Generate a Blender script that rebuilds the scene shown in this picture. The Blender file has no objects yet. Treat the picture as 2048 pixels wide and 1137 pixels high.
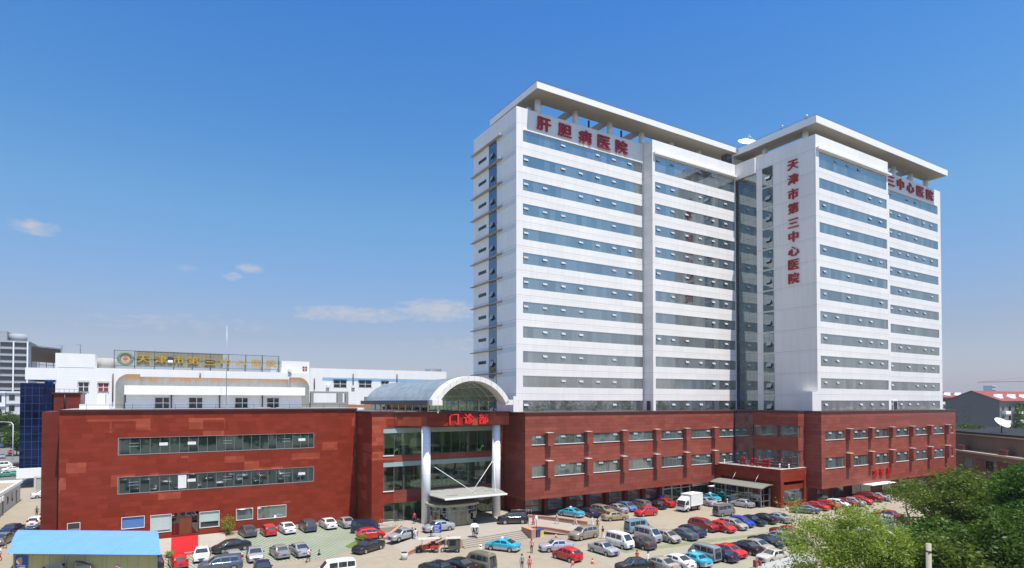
import bpy, bmesh, math, random
import numpy as np
from mathutils import Vector, Matrix, Quaternion

C = bpy.context.scene
R = math.radians
# ------------------------------------------------------------------ camera
HEAD = 58.80                      # direction of view, degrees from +X (the long fronts run along X)
cam_d = bpy.data.cameras.new('camera'); cam = bpy.data.objects.new('camera', cam_d)
C.collection.objects.link(cam); C.camera = cam
cam_d.sensor_width = 36.0; cam_d.sensor_fit = 'HORIZONTAL'
cam_d.lens = 36.0 * 1192.9 / 2048.0
cam_d.shift_y = (782.9 - 568.5) / 2048.0
cam_d.clip_start = 0.5; cam_d.clip_end = 9000
cam.location = (0, 0, 19.0)
cam.rotation_euler = (R(90 + 1.033), 0, R(HEAD - 90))
# ------------------------------------------------------------------ sun, sky, exposure
SUN_EL, SUN_AZ = 69.0, 9.0         # azimuth measured from the -Y side towards +X
sv = Vector((math.sin(R(SUN_AZ)) * math.cos(R(SUN_EL)), -math.cos(R(SUN_AZ)) * math.cos(R(SUN_EL)), math.sin(R(SUN_EL))))
sun_d = bpy.data.lights.new('sun', 'SUN'); sun = bpy.data.objects.new('sun', sun_d); C.collection.objects.link(sun)
sun_d.energy = 5.0; sun_d.angle = R(0.53); sun_d.color = (1.0, 0.95, 0.88)
sun.rotation_euler = sv.to_track_quat('Z', 'Y').to_euler(); sun.location = (0, -40, 120)
C.view_settings.view_transform = 'Standard'; C.view_settings.look = 'None'
C.view_settings.gamma = 1.0; C.view_settings.exposure = 0.45
C.view_settings.use_curve_mapping = False
W = bpy.data.worlds.new('World'); C.world = W; W.use_nodes = True
C.cycles.max_bounces = 8; C.cycles.transparent_max_bounces = 16
C.cycles.diffuse_bounces = 3; C.cycles.glossy_bounces = 4

SKY_STOPS = [(0.0, (.92, .86, 1.18)), (0.04, (.96, .89, 1.10)), (0.1, (.97, .89, .98)), (.18, (.94, 1.06, 1.22)), (.28, (.86, 1.26, 1.42)), (.40, (.64, 1.22, 1.60)), (.56, (.46, 1.12, 1.78)), (.74, (.8, 1.25, 1.75)), (1.0, (1.4, 1.6, 1.8))]  # upper two stops brighten the unseen zenith, added fill for shaded walls
CLOUDS = [(97.6, 12.9, 2.0, .8, 1.1), (82.5, 11.6, 1.6, .55, 1.0), (84.0, 10.8, 1.1, .5, .9), (74.0, 8.1, 7.5, .95, 1.15), (66.0, 8.7, 5.0, 1.4, 1.3), (87.6, 11.2, 1.5, .5, .6), (60, 5.5, 14, 1.2, .55), (88, 6.5, 12, 1.4, .5)]
def build_world():
    nt = W.node_tree; nt.nodes.clear(); N = nt.nodes; L = nt.links
    out = N.new('ShaderNodeOutputWorld'); bg = N.new('ShaderNodeBackground'); bg.inputs['Strength'].default_value = 0.085
    sky = N.new('ShaderNodeTexSky'); sky.sky_type = 'NISHITA'; sky.sun_disc = False
    sky.sun_elevation = R(SUN_EL); sky.sun_rotation = R(180 - SUN_AZ)
    sky.altitude = 0; sky.air_density = 1.0; sky.dust_density = 1.0; sky.ozone_density = 2.5
    hs = N.new('ShaderNodeHueSaturation'); hs.inputs['Saturation'].default_value = 1.0
    L.new(sky.outputs[0], hs.inputs['Color'])
    tc = N.new('ShaderNodeTexCoord'); sep = N.new('ShaderNodeSeparateXYZ'); L.new(tc.outputs['Generated'], sep.inputs[0])
    def m(op, a, b=None, c=None):
        n = N.new('ShaderNodeMath'); n.operation = op
        for i, v in enumerate((a, b, c)):
            if v is None: continue
            if isinstance(v, (int, float)): n.inputs[i].default_value = v
            else: L.new(v, n.inputs[i])
        return n.outputs[0]
    # air near the horizon is milky and slightly violet, the sky above a clean blue, the unseen zenith brightened as added fill
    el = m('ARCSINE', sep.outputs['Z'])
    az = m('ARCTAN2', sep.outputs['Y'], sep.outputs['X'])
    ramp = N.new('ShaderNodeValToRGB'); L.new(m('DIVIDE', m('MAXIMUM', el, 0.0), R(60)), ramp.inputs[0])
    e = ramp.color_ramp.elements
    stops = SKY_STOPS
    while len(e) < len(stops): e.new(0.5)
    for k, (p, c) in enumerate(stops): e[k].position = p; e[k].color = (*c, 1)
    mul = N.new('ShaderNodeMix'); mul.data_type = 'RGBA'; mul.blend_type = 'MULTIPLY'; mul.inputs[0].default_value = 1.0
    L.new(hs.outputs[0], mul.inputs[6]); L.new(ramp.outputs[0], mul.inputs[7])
    # small clouds: elliptical patches of noise at fixed azimuth / elevation
    nz = N.new('ShaderNodeTexNoise'); nz.inputs['Scale'].default_value = 55; nz.inputs['Detail'].default_value = 7; nz.inputs['Roughness'].default_value = .62
    mp = N.new('ShaderNodeMapping'); mp.inputs['Scale'].default_value = (1, 1, 2.6); L.new(tc.outputs['Generated'], mp.inputs[0]); L.new(mp.outputs[0], nz.inputs[0])
    total = None
    for (a0, e0, wa, we, s) in CLOUDS:
        da = m('DIVIDE', m('SUBTRACT', az, R(a0)), R(wa)); de = m('DIVIDE', m('SUBTRACT', el, R(e0)), R(we))
        r2 = m('ADD', m('MULTIPLY', da, da), m('MULTIPLY', de, de))
        k = m('MULTIPLY', m('MAXIMUM', m('SUBTRACT', 1.0, r2), 0.0), s)
        total = k if total is None else m('MAXIMUM', total, k)
    dens = m('MULTIPLY', m('MINIMUM', m('MAXIMUM', m('MULTIPLY', m('SUBTRACT', m('ADD', nz.outputs['Fac'], m('MULTIPLY', total, .42)), .64), 2.1), 0.0), 1.0), m('MINIMUM', m('MULTIPLY', total, 2.2), 1.0))
    mix = N.new('ShaderNodeMix'); mix.data_type = 'RGBA'; L.new(m('MULTIPLY', dens, .8), mix.inputs[0])
    L.new(mul.outputs[2], mix.inputs[6]); mix.inputs[7].default_value = (5.2, 5.2, 5.5, 1)
    L.new(mix.outputs[2], bg.inputs['Color']); L.new(bg.outputs[0], out.inputs[0])
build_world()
# ------------------------------------------------------------------ helpers
COL = C.collection
def link(o): COL.objects.link(o); return o
def tag(o, label=None, cat=None, group=None, kind=None):
    if label: o['label'] = label
    if cat: o['category'] = cat
    if group: o['group'] = group
    if kind: o['kind'] = kind
    return o
def thing(name, label, cat, loc=(0, 0, 0), rz=0.0, group=None):
    o = bpy.data.objects.new(name, None); link(o); o.location = loc; o.rotation_euler = (0, 0, rz); o.empty_display_size = .3
    return tag(o, label, cat, group)
def adopt(ch, parent, world=True):
    ch.parent = parent
    if world and parent.parent is None:      # the child's mesh is in world coordinates
        ch.matrix_parent_inverse = Matrix.LocRotScale(parent.location, parent.rotation_euler, parent.scale).inverted()
    return ch
class MB:
    def __init__(s): s.v = []; s.f = []; s.m = []; s.smooth = []
    def add(s, vs, fs, m=0, smooth=False):
        b = len(s.v); s.v += [tuple(v) for v in vs]
        for f in fs: s.f.append(tuple(b + i for i in f)); s.m.append(m); s.smooth.append(smooth)
        return s
    def box(s, x0, x1, y0, y1, z0, z1, m=0):
        if x0 > x1: x0, x1 = x1, x0
        if y0 > y1: y0, y1 = y1, y0
        if z0 > z1: z0, z1 = z1, z0
        return s.add([(x0,y0,z0),(x1,y0,z0),(x1,y1,z0),(x0,y1,z0),(x0,y0,z1),(x1,y0,z1),(x1,y1,z1),(x0,y1,z1)],
              [(0,3,2,1),(4,5,6,7),(0,1,5,4),(1,2,6,5),(2,3,7,6),(3,0,4,7)], m)
    def prism(s, pts, z0, z1, m=0):           # pts counter-clockwise in plan
        n = len(pts); v = [(x, y, z0) for x, y in pts] + [(x, y, z1) for x, y in pts]
        f = [tuple(range(n - 1, -1, -1)), tuple(range(n, 2 * n))] + [(i, (i + 1) % n, n + (i + 1) % n, n + i) for i in range(n)]
        return s.add(v, f, m)
    def prism_axis(s, pts, a0, a1, axis, m=0, smooth=False):   # pts (u,z): axis 'x' -> u is y ; axis 'y' -> u is x
        n = len(pts)
        P = (lambda a, u, z: (a, u, z)) if axis == 'x' else (lambda a, u, z: (u, a, z))
        v = [P(a0, u, z) for u, z in pts] + [P(a1, u, z) for u, z in pts]
        f = [tuple(range(n)), tuple(range(2 * n - 1, n - 1, -1))] + [(i, n + i, n + (i + 1) % n, (i + 1) % n) for i in range(n)]
        return s.add(v, f, m, smooth)
    def quad(s, a, b, c, d, m=0): return s.add([a, b, c, d], [(0, 1, 2, 3)], m)
    def tube(s, pts, r, n=8, m=0, caps=True, smooth=True):
        pts = [Vector(p) for p in pts]; rs = r if isinstance(r, (list, tuple)) else [r] * len(pts); base = len(s.v)
        up = None
        for i, p in enumerate(pts):
            d = (pts[min(i + 1, len(pts) - 1)] - pts[max(i - 1, 0)]).normalized()
            if up is None: up = Vector((0, 0, 1)) if abs(d.z) < .9 else Vector((1, 0, 0))
            a = d.cross(up).normalized(); b = d.cross(a).normalized(); up = -b if b.dot(up) < 0 else b
            b = up; a = d.cross(b).normalized()
            for k in range(n):
                t = 2 * math.pi * k / n; q = p + (a * math.cos(t) + b * math.sin(t)) * rs[i]; s.v.append(tuple(q))
        for i in range(len(pts) - 1):
            for k in range(n):
                s.f.append((base + i * n + k, base + i * n + (k + 1) % n, base + (i + 1) * n + (k + 1) % n, base + (i + 1) * n + k)); s.m.append(m); s.smooth.append(smooth)
        if caps:
            s.f.append(tuple(base + k for k in range(n - 1, -1, -1))); s.m.append(m); s.smooth.append(False)
            s.f.append(tuple(base + (len(pts) - 1) * n + k for k in range(n))); s.m.append(m); s.smooth.append(False)
        return s
    def bar(s, p, q, w, h=None, m=0):          # rectangular bar between two points
        p = Vector(p); q = Vector(q); d = (q - p).normalized(); h = h or w
        a = d.cross(Vector((0, 0, 1)) if abs(d.z) < .95 else Vector((1, 0, 0))).normalized(); b = d.cross(a)
        v = [c + a * i * w / 2 + b * j * h / 2 for c in (p, q) for i, j in ((-1, -1), (1, -1), (1, 1), (-1, 1))]
        return s.add(v, [(0, 1, 2, 3), (7, 6, 5, 4), (0, 4, 5, 1), (1, 5, 6, 2), (2, 6, 7, 3), (3, 7, 4, 0)], m)
    def ball(s, c, r, nu=12, nv=8, m=0, sc=(1, 1, 1)):
        v = []; f = []
        for j in range(nv + 1):
            ph = math.pi * j / nv
            for i in range(nu):
                th = 2 * math.pi * i / nu
                v.append((c[0] + r * sc[0] * math.sin(ph) * math.cos(th), c[1] + r * sc[1] * math.sin(ph) * math.sin(th), c[2] + r * sc[2] * math.cos(ph)))
        for j in range(nv):
            for i in range(nu):
                f.append((j * nu + i, (j + 1) * nu + i, (j + 1) * nu + (i + 1) % nu, j * nu + (i + 1) % nu))
        return s.add(v, f, m, True)
    def mesh(s, name, mats, fix=True):
        me = bpy.data.meshes.new(name); me.from_pydata(s.v, [], s.f)
        if not isinstance(mats, (list, tuple)): mats = [mats]
        for x in mats: me.materials.append(x)
        me.polygons.foreach_set('material_index', s.m); me.polygons.foreach_set('use_smooth', s.smooth)
        if fix:
            bm = bmesh.new(); bm.from_mesh(me); bmesh.ops.recalc_face_normals(bm, faces=bm.faces); bm.to_mesh(me); bm.free()
        me.update(); return me
    def build(s, name, mats, parent=None, world=True, fix=True):
        o = bpy.data.objects.new(name, s.mesh(name, mats, fix)); link(o)
        if parent is not None: adopt(o, parent, world)
        return o
def B(): return MB()
# ------------------------------------------------------------------ materials
class NT:
    """small wrapper to write node materials compactly"""
    def __init__(s, name):
        s.mat = bpy.data.materials.new(name); s.mat.use_nodes = True; s.nt = s.mat.node_tree; s.nt.nodes.clear()
        s.N = s.nt.nodes; s.L = s.nt.links; s.out = s.N.new('ShaderNodeOutputMaterial')
    def inp(s, sock, v):
        if v is None: return
        if hasattr(v, 'links') or isinstance(v, bpy.types.NodeSocket): s.L.new(v, sock)
        elif isinstance(v, (int, float)): sock.default_value = v
        else: sock.default_value = (*v, 1) if len(v) == 3 and sock.type == 'RGBA' else v
    def m(s, op, a, b=None, c=None):
        n = s.N.new('ShaderNodeMath'); n.operation = op
        for i, v in enumerate((a, b, c)): s.inp(n.inputs[i], v)
        return n.outputs[0]
    def clamp(s, a): n = s.N.new('ShaderNodeClamp'); s.inp(n.inputs[0], a); return n.outputs[0]
    def mix(s, f, a, b, mode='MIX'):
        n = s.N.new('ShaderNodeMix'); n.data_type = 'RGBA'; n.blend_type = mode
        s.inp(n.inputs[0], f); s.inp(n.inputs[6], a); s.inp(n.inputs[7], b); return n.outputs[2]
    def pos(s): return s.N.new('ShaderNodeNewGeometry').outputs['Position']
    def obj(s): return s.N.new('ShaderNodeTexCoord').outputs['Object']
    def sep(s, v): n = s.N.new('ShaderNodeSeparateXYZ'); s.L.new(v, n.inputs[0]); return n.outputs
    def comb(s, x, y, z=0.0):
        n = s.N.new('ShaderNodeCombineXYZ')
        for i, v in enumerate((x, y, z)): s.inp(n.inputs[i], v)
        return n.outputs[0]
    def noise(s, vec, scale, detail=4, rough=.55, dist=0):
        n = s.N.new('ShaderNodeTexNoise'); s.inp(n.inputs['Vector'], vec); n.inputs['Scale'].default_value = scale
        n.inputs['Detail'].default_value = detail; n.inputs['Roughness'].default_value = rough; n.inputs['Distortion'].default_value = dist
        return n.outputs['Fac']
    def white(s, vec): n = s.N.new('ShaderNodeTexWhiteNoise'); s.inp(n.inputs['Vector'], vec); return n.outputs['Value']
    def wallcoord(s):
        """(u, z): u runs along the wall, whichever way it faces"""
        g = s.N.new('ShaderNodeNewGeometry'); p = s.sep(g.outputs['Position']); n = s.sep(g.outputs['True Normal'])
        fx = s.m('GREATER_THAN', s.m('ABSOLUTE', n[0]), .6)
        u = s.m('ADD', s.m('MULTIPLY', p[1], fx), s.m('MULTIPLY', p[0], s.m('SUBTRACT', 1.0, fx)))
        return u, p[2], fx
    def bsdf(s, color, rough=.6, metallic=0.0, spec=.5, bump=None, bump_s=.2, ior=None, coat=0.0, alpha=None, emit=None, emit_s=0.0):
        b = s.N.new('ShaderNodeBsdfPrincipled'); s.inp(b.inputs['Base Color'], color); s.inp(b.inputs['Roughness'], rough)
        s.inp(b.inputs['Metallic'], metallic); s.inp(b.inputs['Specular IOR Level'], spec)
        if ior: b.inputs['IOR'].default_value = ior
        if coat: b.inputs['Coat Weight'].default_value = coat; b.inputs['Coat Roughness'].default_value = .04
        if bump is not None:
            bp = s.N.new('ShaderNodeBump'); bp.inputs['Strength'].default_value = bump_s; bp.inputs['Distance'].default_value = .05
            s.L.new(bump, bp.inputs['Height']); s.L.new(bp.outputs[0], b.inputs['Normal'])
        if emit is not None: s.inp(b.inputs['Emission Color'], emit); b.inputs['Emission Strength'].default_value = emit_s
        s.L.new(b.outputs[0], s.out.inputs[0]); s.b = b; return s.mat
M = {}
def plain(name, color, rough=.6, metallic=0.0, spec=.4, var=.12, scale=3.0, coat=0.0):
    t = NT(name); n = t.noise(t.obj(), scale, 4)
    f = t.m('MULTIPLY_ADD', n, 2 * var, 1.0 - var)
    c = t.mix(1.0, (*color, 1), t.comb(f, f, f), 'MULTIPLY'); M[name] = t.bsdf(c, rough, metallic, spec, coat=coat); return M[name]
def line(t, u, period, w, off=0.0):
    """1 on a thin line of half width w every period"""
    a = t.m('ABSOLUTE', t.m('SUBTRACT', t.m('FRACT', t.m('ADD', t.m('DIVIDE', t.m('SUBTRACT', u, off), period), .5)), .5))
    return t.m('LESS_THAN', a, w / period)
def cell(t, u, period, off=0.0): return t.m('FLOOR', t.m('DIVIDE', t.m('SUBTRACT', u, off), period))
FLOOR = 4.383; STRIP0 = 19.29
def mat_white_panel(name, base, seam=.6):
    t = NT(name); u, z, fx = t.wallcoord()
    l1 = line(t, z, FLOOR, .035, STRIP0 + 1.16); l2 = line(t, z, FLOOR, .025, STRIP0 + .78); l3 = t.m('MULTIPLY', line(t, u, 3.6, .02, .4), .3)
    seams = t.m('MAXIMUM', t.m('MAXIMUM', l1, t.m('MULTIPLY', l2, .6)), l3)
    tone = t.white(t.comb(cell(t, u, 3.6, .4), cell(t, z, FLOOR, STRIP0 + 1.16), 0.0))
    streak = t.noise(t.comb(t.m('MULTIPLY', u, 1.4), t.m('MULTIPLY', z, .09), 0.0), 1.0, 5, .6)
    blot = t.noise(t.pos(), .09, 4)
    f = t.m('ADD', t.m('ADD', .95, t.m('MULTIPLY', tone, .06)), t.m('ADD', t.m('MULTIPLY', t.m('SUBTRACT', streak, .5), .22), t.m('MULTIPLY', t.m('SUBTRACT', blot, .5), .08)))
    f = t.m('MULTIPLY', f, t.m('SUBTRACT', 1.0, t.m('MULTIPLY', seams, 1 - seam)))
    M[name] = t.bsdf(t.mix(1.0, (*base, 1), t.comb(f, f, f), 'MULTIPLY'), .42, spec=.35); return M[name]
def mat_granite(name, a, b, c, slab=(1.25, .62), patch=.5, rough=.28, seam_k=.45, rowvar=0.0):
    t = NT(name); u, z, fx = t.wallcoord()
    row = cell(t, z, slab[1]); off = t.m('MULTIPLY', t.white(t.comb(row, 3.0, 0.0)), slab[0])
    uu = t.m('ADD', u, off); cu = cell(t, uu, slab[0])
    w = t.white(t.comb(cu, row, t.m('MULTIPLY', fx, 7.0)))
    big = t.white(t.comb(cell(t, u, 4.6), cell(t, z, 1.86), 5.0)); big2 = t.white(t.comb(cell(t, u, 2.7, 1.0), cell(t, z, 1.24, .3), 9.0))
    grain = t.noise(t.comb(t.m('MULTIPLY', u, .6), t.m('MULTIPLY', z, 5.0), 0.0), 1.2, 6, .65)
    fine = t.noise(t.pos(), 9.0, 4, .7)
    k = t.clamp(t.m('ADD', t.m('ADD', t.m('MULTIPLY', w, .42), t.m('MULTIPLY', t.m('SUBTRACT', grain, .5), .55)), t.m('MULTIPLY_ADD', t.m('SUBTRACT', fine, .5), .35, t.m('MULTIPLY', t.m('SUBTRACT', t.white(t.comb(row, 11.0, 2.0)), .3), rowvar))))
    col = t.mix(k, (*a, 1), (*b, 1))
    pt = t.m('MULTIPLY', t.m('MULTIPLY', t.m('GREATER_THAN', t.m('MULTIPLY', big, big2), t.m('SUBTRACT', .74, t.m('MULTIPLY', z, .021))), t.m('MULTIPLY_ADD', w, .5, .5)), patch)
    col = t.mix(pt, col, (*c, 1))
    seam = t.m('MAXIMUM', line(t, z, slab[1], .012), line(t, uu, slab[0], .010))
    col = t.mix(t.m('MULTIPLY', seam, seam_k), col, (.03, .012, .01, 1))
    rg = t.m('ADD', rough, t.m('MULTIPLY', w, .18))
    M[name] = t.bsdf(col, rg, spec=.22, bump=t.m('SUBTRACT', t.m('MULTIPLY', w, .12), seam), bump_s=.12); return M[name]
def mat_glass(name, tint, refl, pane, rough=.03, mull=(.16, .17, .17), mull_w=.035, zoff=0.0, zper=50.0, dark=.6, wob=.012, mull_mix=.8):
    """coated facade glass: dark body, mirror-like face, panes that lie slightly askew, thin mullion lines"""
    t = NT(name); u, z, fx = t.wallcoord()
    cu = cell(t, u, pane); cz = cell(t, z, zper, zoff); g = t.N.new('ShaderNodeNewGeometry')
    w1 = t.white(t.comb(cu, cz, 1.0)); w2 = t.white(t.comb(cu, cz, 2.0)); w3 = t.white(t.comb(cu, cz, 3.0))
    nv = t.comb(t.m('MULTIPLY', t.m('SUBTRACT', w1, .5), wob), t.m('MULTIPLY', t.m('SUBTRACT', w1, .5), wob), t.m('MULTIPLY', t.m('SUBTRACT', w2, .5), wob))
    add = t.N.new('ShaderNodeVectorMath'); add.operation = 'ADD'; t.L.new(g.outputs['Normal'], add.inputs[0]); t.L.new(nv, add.inputs[1])
    nrm = t.N.new('ShaderNodeVectorMath'); nrm.operation = 'NORMALIZE'; t.L.new(add.outputs[0], nrm.inputs[0])
    gl = t.N.new('ShaderNodeBsdfGlossy'); t.inp(gl.inputs['Color'], (*refl[:3], 1)); gl.inputs['Roughness'].default_value = rough; t.L.new(nrm.outputs[0], gl.inputs['Normal'])
    df = t.N.new('ShaderNodeBsdfDiffuse')
    f = t.m('ADD', dark, t.m('MULTIPLY', w3, 2 * (1 - dark)))
    t.inp(df.inputs['Color'], t.mix(1.0, (*tint, 1), t.comb(f, f, f), 'MULTIPLY'))
    lw = t.N.new('ShaderNodeFresnel'); lw.inputs['IOR'].default_value = 1.55; t.L.new(nrm.outputs[0], lw.inputs['Normal'])
    fac = t.m('MINIMUM', t.m('ADD', t.m('MULTIPLY', lw.outputs[0], .7), refl[3] if len(refl) > 3 else .45), 1.0)
    ms = t.N.new('ShaderNodeMixShader'); t.L.new(fac, ms.inputs[0]); t.L.new(df.outputs[0], ms.inputs[1]); t.L.new(gl.outputs[0], ms.inputs[2])
    ln = line(t, u, pane, mull_w)
    if zper < 20: ln = t.m('MAXIMUM', ln, line(t, z, zper, mull_w, zoff))
    fr = t.N.new('ShaderNodeBsdfDiffuse'); t.inp(fr.inputs['Color'], (*mull, 1))
    m2 = t.N.new('ShaderNodeMixShader'); t.L.new(t.m('MULTIPLY', ln, mull_mix), m2.inputs[0]); t.L.new(ms.outputs[0], m2.inputs[1]); t.L.new(fr.outputs[0], m2.inputs[2])
    t.L.new(m2.outputs[0], t.out.inputs[0]); M[name] = t.mat; return t.mat
def mat_clear(name, tint, refl=.12, pane=1.6, mull=(.2, .22, .2)):
    """see-through greenish glass with faint joints"""
    t = NT(name); u, z, fx = t.wallcoord()
    tr = t.N.new('ShaderNodeBsdfTransparent'); t.inp(tr.inputs['Color'], (*tint, 1))
    gl = t.N.new('ShaderNodeBsdfGlossy'); gl.inputs['Roughness'].default_value = .02; t.inp(gl.inputs['Color'], (.9, .95, .92, 1))
    lw = t.N.new('ShaderNodeFresnel'); lw.inputs['IOR'].default_value = 1.5
    ms = t.N.new('ShaderNodeMixShader'); t.L.new(t.m('MINIMUM', t.m('ADD', t.m('MULTIPLY', lw.outputs[0], .9), refl), 1.0), ms.inputs[0]); t.L.new(tr.outputs[0], ms.inputs[1]); t.L.new(gl.outputs[0], ms.inputs[2])
    fr = t.N.new('ShaderNodeBsdfDiffuse'); t.inp(fr.inputs['Color'], (*mull, 1))
    m2 = t.N.new('ShaderNodeMixShader'); t.L.new(line(t, u, pane, .03), m2.inputs[0]); t.L.new(ms.outputs[0], m2.inputs[1]); t.L.new(fr.outputs[0], m2.inputs[2])
    t.L.new(m2.outputs[0], t.out.inputs[0]); M[name] = t.mat; return t.mat
mat_white_panel('white_panel', (.79, .765, .725)); mat_white_panel('white_plain', (.78, .76, .73), .85)
mat_granite('granite', (.19, .026, .011), (.33, .047, .021), (.50, .125, .066))
mat_granite('granite_wing', (.21, .052, .035), (.33, .090, .062), (.36, .105, .072), slab=(1.5, .62), patch=.3, seam_k=.8, rowvar=.55)
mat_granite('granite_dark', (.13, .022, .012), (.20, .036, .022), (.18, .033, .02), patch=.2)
plain('cornice', (.075, .022, .018), .4, var=.25)
mat_glass('strip_glass', (.11, .13, .135), (.74, .76, .70, .48), 1.22, zper=FLOOR, zoff=STRIP0 + .4, mull_mix=.3, wob=.009, dark=.45)
mat_glass('side_glass', (.03, .05, .08), (.42, .50, .58, .45), 1.2, zper=1.46, mull_mix=.5)
mat_glass('curtain_glass', (.07, .09, .09), (.50, .58, .60, .36), 1.25, zper=1.46, zoff=.3, mull_mix=.55)
mat_glass('red_block_glass', (.012, .022, .02), (.55, .62, .60, .20), 1.16, zper=60, mull=(.20, .21, .20), mull_mix=.7)
mat_glass('podium_glass', (.10, .125, .12), (.55, .62, .60, .30), 1.1, zper=60, mull=(.20, .22, .21), mull_mix=.6, wob=.012)
mat_glass('blue_glass', (.002, .004, .03), (.05, .09, .26, .26), 1.25, zper=1.7, mull=(.06, .10, .22), mull_mix=.6, mull_w=.04)
mat_glass('dark_window', (.02, .025, .028), (.5, .55, .55, .10), 3.0, zper=60, mull_mix=0)
mat_clear('entrance_glass', (.72, .82, .72), .03); mat_clear('vestibule_glass', (.50, .64, .56), .14, 1.5, (.35, .36, .33))
mat_clear('roof_glass_side', (.45, .52, .44), .12, 1.4, (.3, .28, .2))
plain('column_white', (.78, .78, .76), .35, var=.04); plain('metal_grey', (.42, .43, .43), .4, .6); plain('metal_dark', (.06, .065, .07), .5, .3)
plain('red_letter', (.40, .010, .012), .45, var=.08); plain('canopy_under', (.33, .29, .22), .7, var=.06, scale=.4)
plain('canopy_white', (.80, .79, .76), .5, var=.05, scale=.6); plain('white_paint', (.80, .79, .77), .55, var=.06, scale=.5)
plain('sash_dim', (.30, .32, .31), .4); plain('sash_grey', (.40, .42, .43), .3); plain('frame_white', (.72, .72, .70), .4); plain('cream_steel', (.74, .68, .42), .5); plain('roof_felt', (.20, .19, .18), .9, var=.3, scale=.6)
plain('gold', (.58, .34, .06), .4, .5); plain('sill', (.72, .71, .69), .6); plain('white_trim', (.80, .79, .77), .5)
plain('door_wood', (.16, .055, .02), .5, var=.3, scale=4); plain('blind', (.42, .52, .47), .6, var=.1)
plain('concrete', (.36, .35, .32), .85, var=.2, scale=.9); plain('rusty_pipe', (.10, .05, .04), .6)
plain('rubber', (.018, .018, .02), .8); plain('rim', (.42, .43, .45), .35, .7); plain('underbody', (.012, .012, .013), .9)
plain('plate_blue', (.02, .05, .28), .5); plain('head_lamp', (.62, .64, .66), .12, spec=.8); plain('tail_lamp', (.38, .012, .01), .2, spec=.7); plain('black_trim', (.02, .02, .022), .5)
def mat_rust():
    t = NT('rusty_concrete'); u, z, fx = t.wallcoord()
    n = t.noise(t.comb(t.m('MULTIPLY', u, .8), t.m('MULTIPLY', z, .35), 0.0), 1.0, 5, .6)
    top = t.clamp(t.m('MULTIPLY', t.m('SUBTRACT', t.m('ADD', n, t.m('MULTIPLY', t.m('SUBTRACT', z, 22.0), .40)), .56), 6.0))
    base = t.mix(t.noise(t.pos(), 1.3, 5), (.19, .19, .175, 1), (.30, .30, .275, 1))
    c = t.mix(t.m('MULTIPLY', top, .8), base, (.36, .17, .05, 1)); c = t.mix(t.m('MULTIPLY', line(t, u, 1.5, .03), .5), c, (.12, .12, .11, 1))
    M['rusty_concrete'] = t.bsdf(c, .85)
mat_rust()
def mat_siding(name, col, per=.42):
    t = NT(name); u, z, fx = t.wallcoord(); l = line(t, z, per, .02)
    n = t.noise(t.comb(t.m('MULTIPLY', u, .7), t.m('MULTIPLY', z, .12), 0.0), 1.0, 5); f = t.m('MULTIPLY', t.m('MULTIPLY_ADD', n, .16, .92), t.m('SUBTRACT', 1.0, t.m('MULTIPLY', l, .28)))
    M[name] = t.bsdf(t.mix(1.0, (*col, 1), t.comb(f, f, f), 'MULTIPLY'), .5, spec=.3); return M[name]
mat_siding('white_siding', (.77, .775, .77)); 
def mat_ground():
    t = NT('yard_concrete'); p = t.pos()
    a = t.noise(p, .05, 6, .6); b = t.noise(p, .6, 6, .65, .4); c = t.noise(p, 7.0, 4, .7)
    f = t.m('ADD', t.m('ADD', .66, t.m('MULTIPLY', a, .34)), t.m('ADD', t.m('MULTIPLY', t.m('SUBTRACT', b, .5), .34), t.m('MULTIPLY', t.m('SUBTRACT', c, .5), .22)))
    x = t.sep(p); j = t.m('MAXIMUM', line(t, x[0], 6.0, .02, .7), line(t, x[1], 6.0, .02, 1.1))
    col = t.mix(1.0, (.345, .295, .22, 1), t.comb(f, f, f), 'MULTIPLY')
    tw = t.noise(t.comb(t.m('MULTIPLY', x[0], .16), t.m('MULTIPLY', x[1], 1.1), 0.0), 1.0, 5, .6); col = t.mix(t.m('MULTIPLY', t.clamp(t.m('MULTIPLY', t.m('SUBTRACT', tw, .52), 3.0)), .30), col, (.16, .14, .115, 1))
    st = t.clamp(t.m('MULTIPLY', t.m('SUBTRACT', t.noise(p, .35, 3, .5, .6), .62), 9.0)); col = t.mix(t.m('MULTIPLY', st, .35), col, (.15, .13, .11, 1))
    col = t.mix(t.m('MULTIPLY', j, .35), col, (.12, .11, .09, 1))
    M['yard_concrete'] = t.bsdf(col, .85, spec=.25, bump=c, bump_s=.08)
mat_ground()
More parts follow.
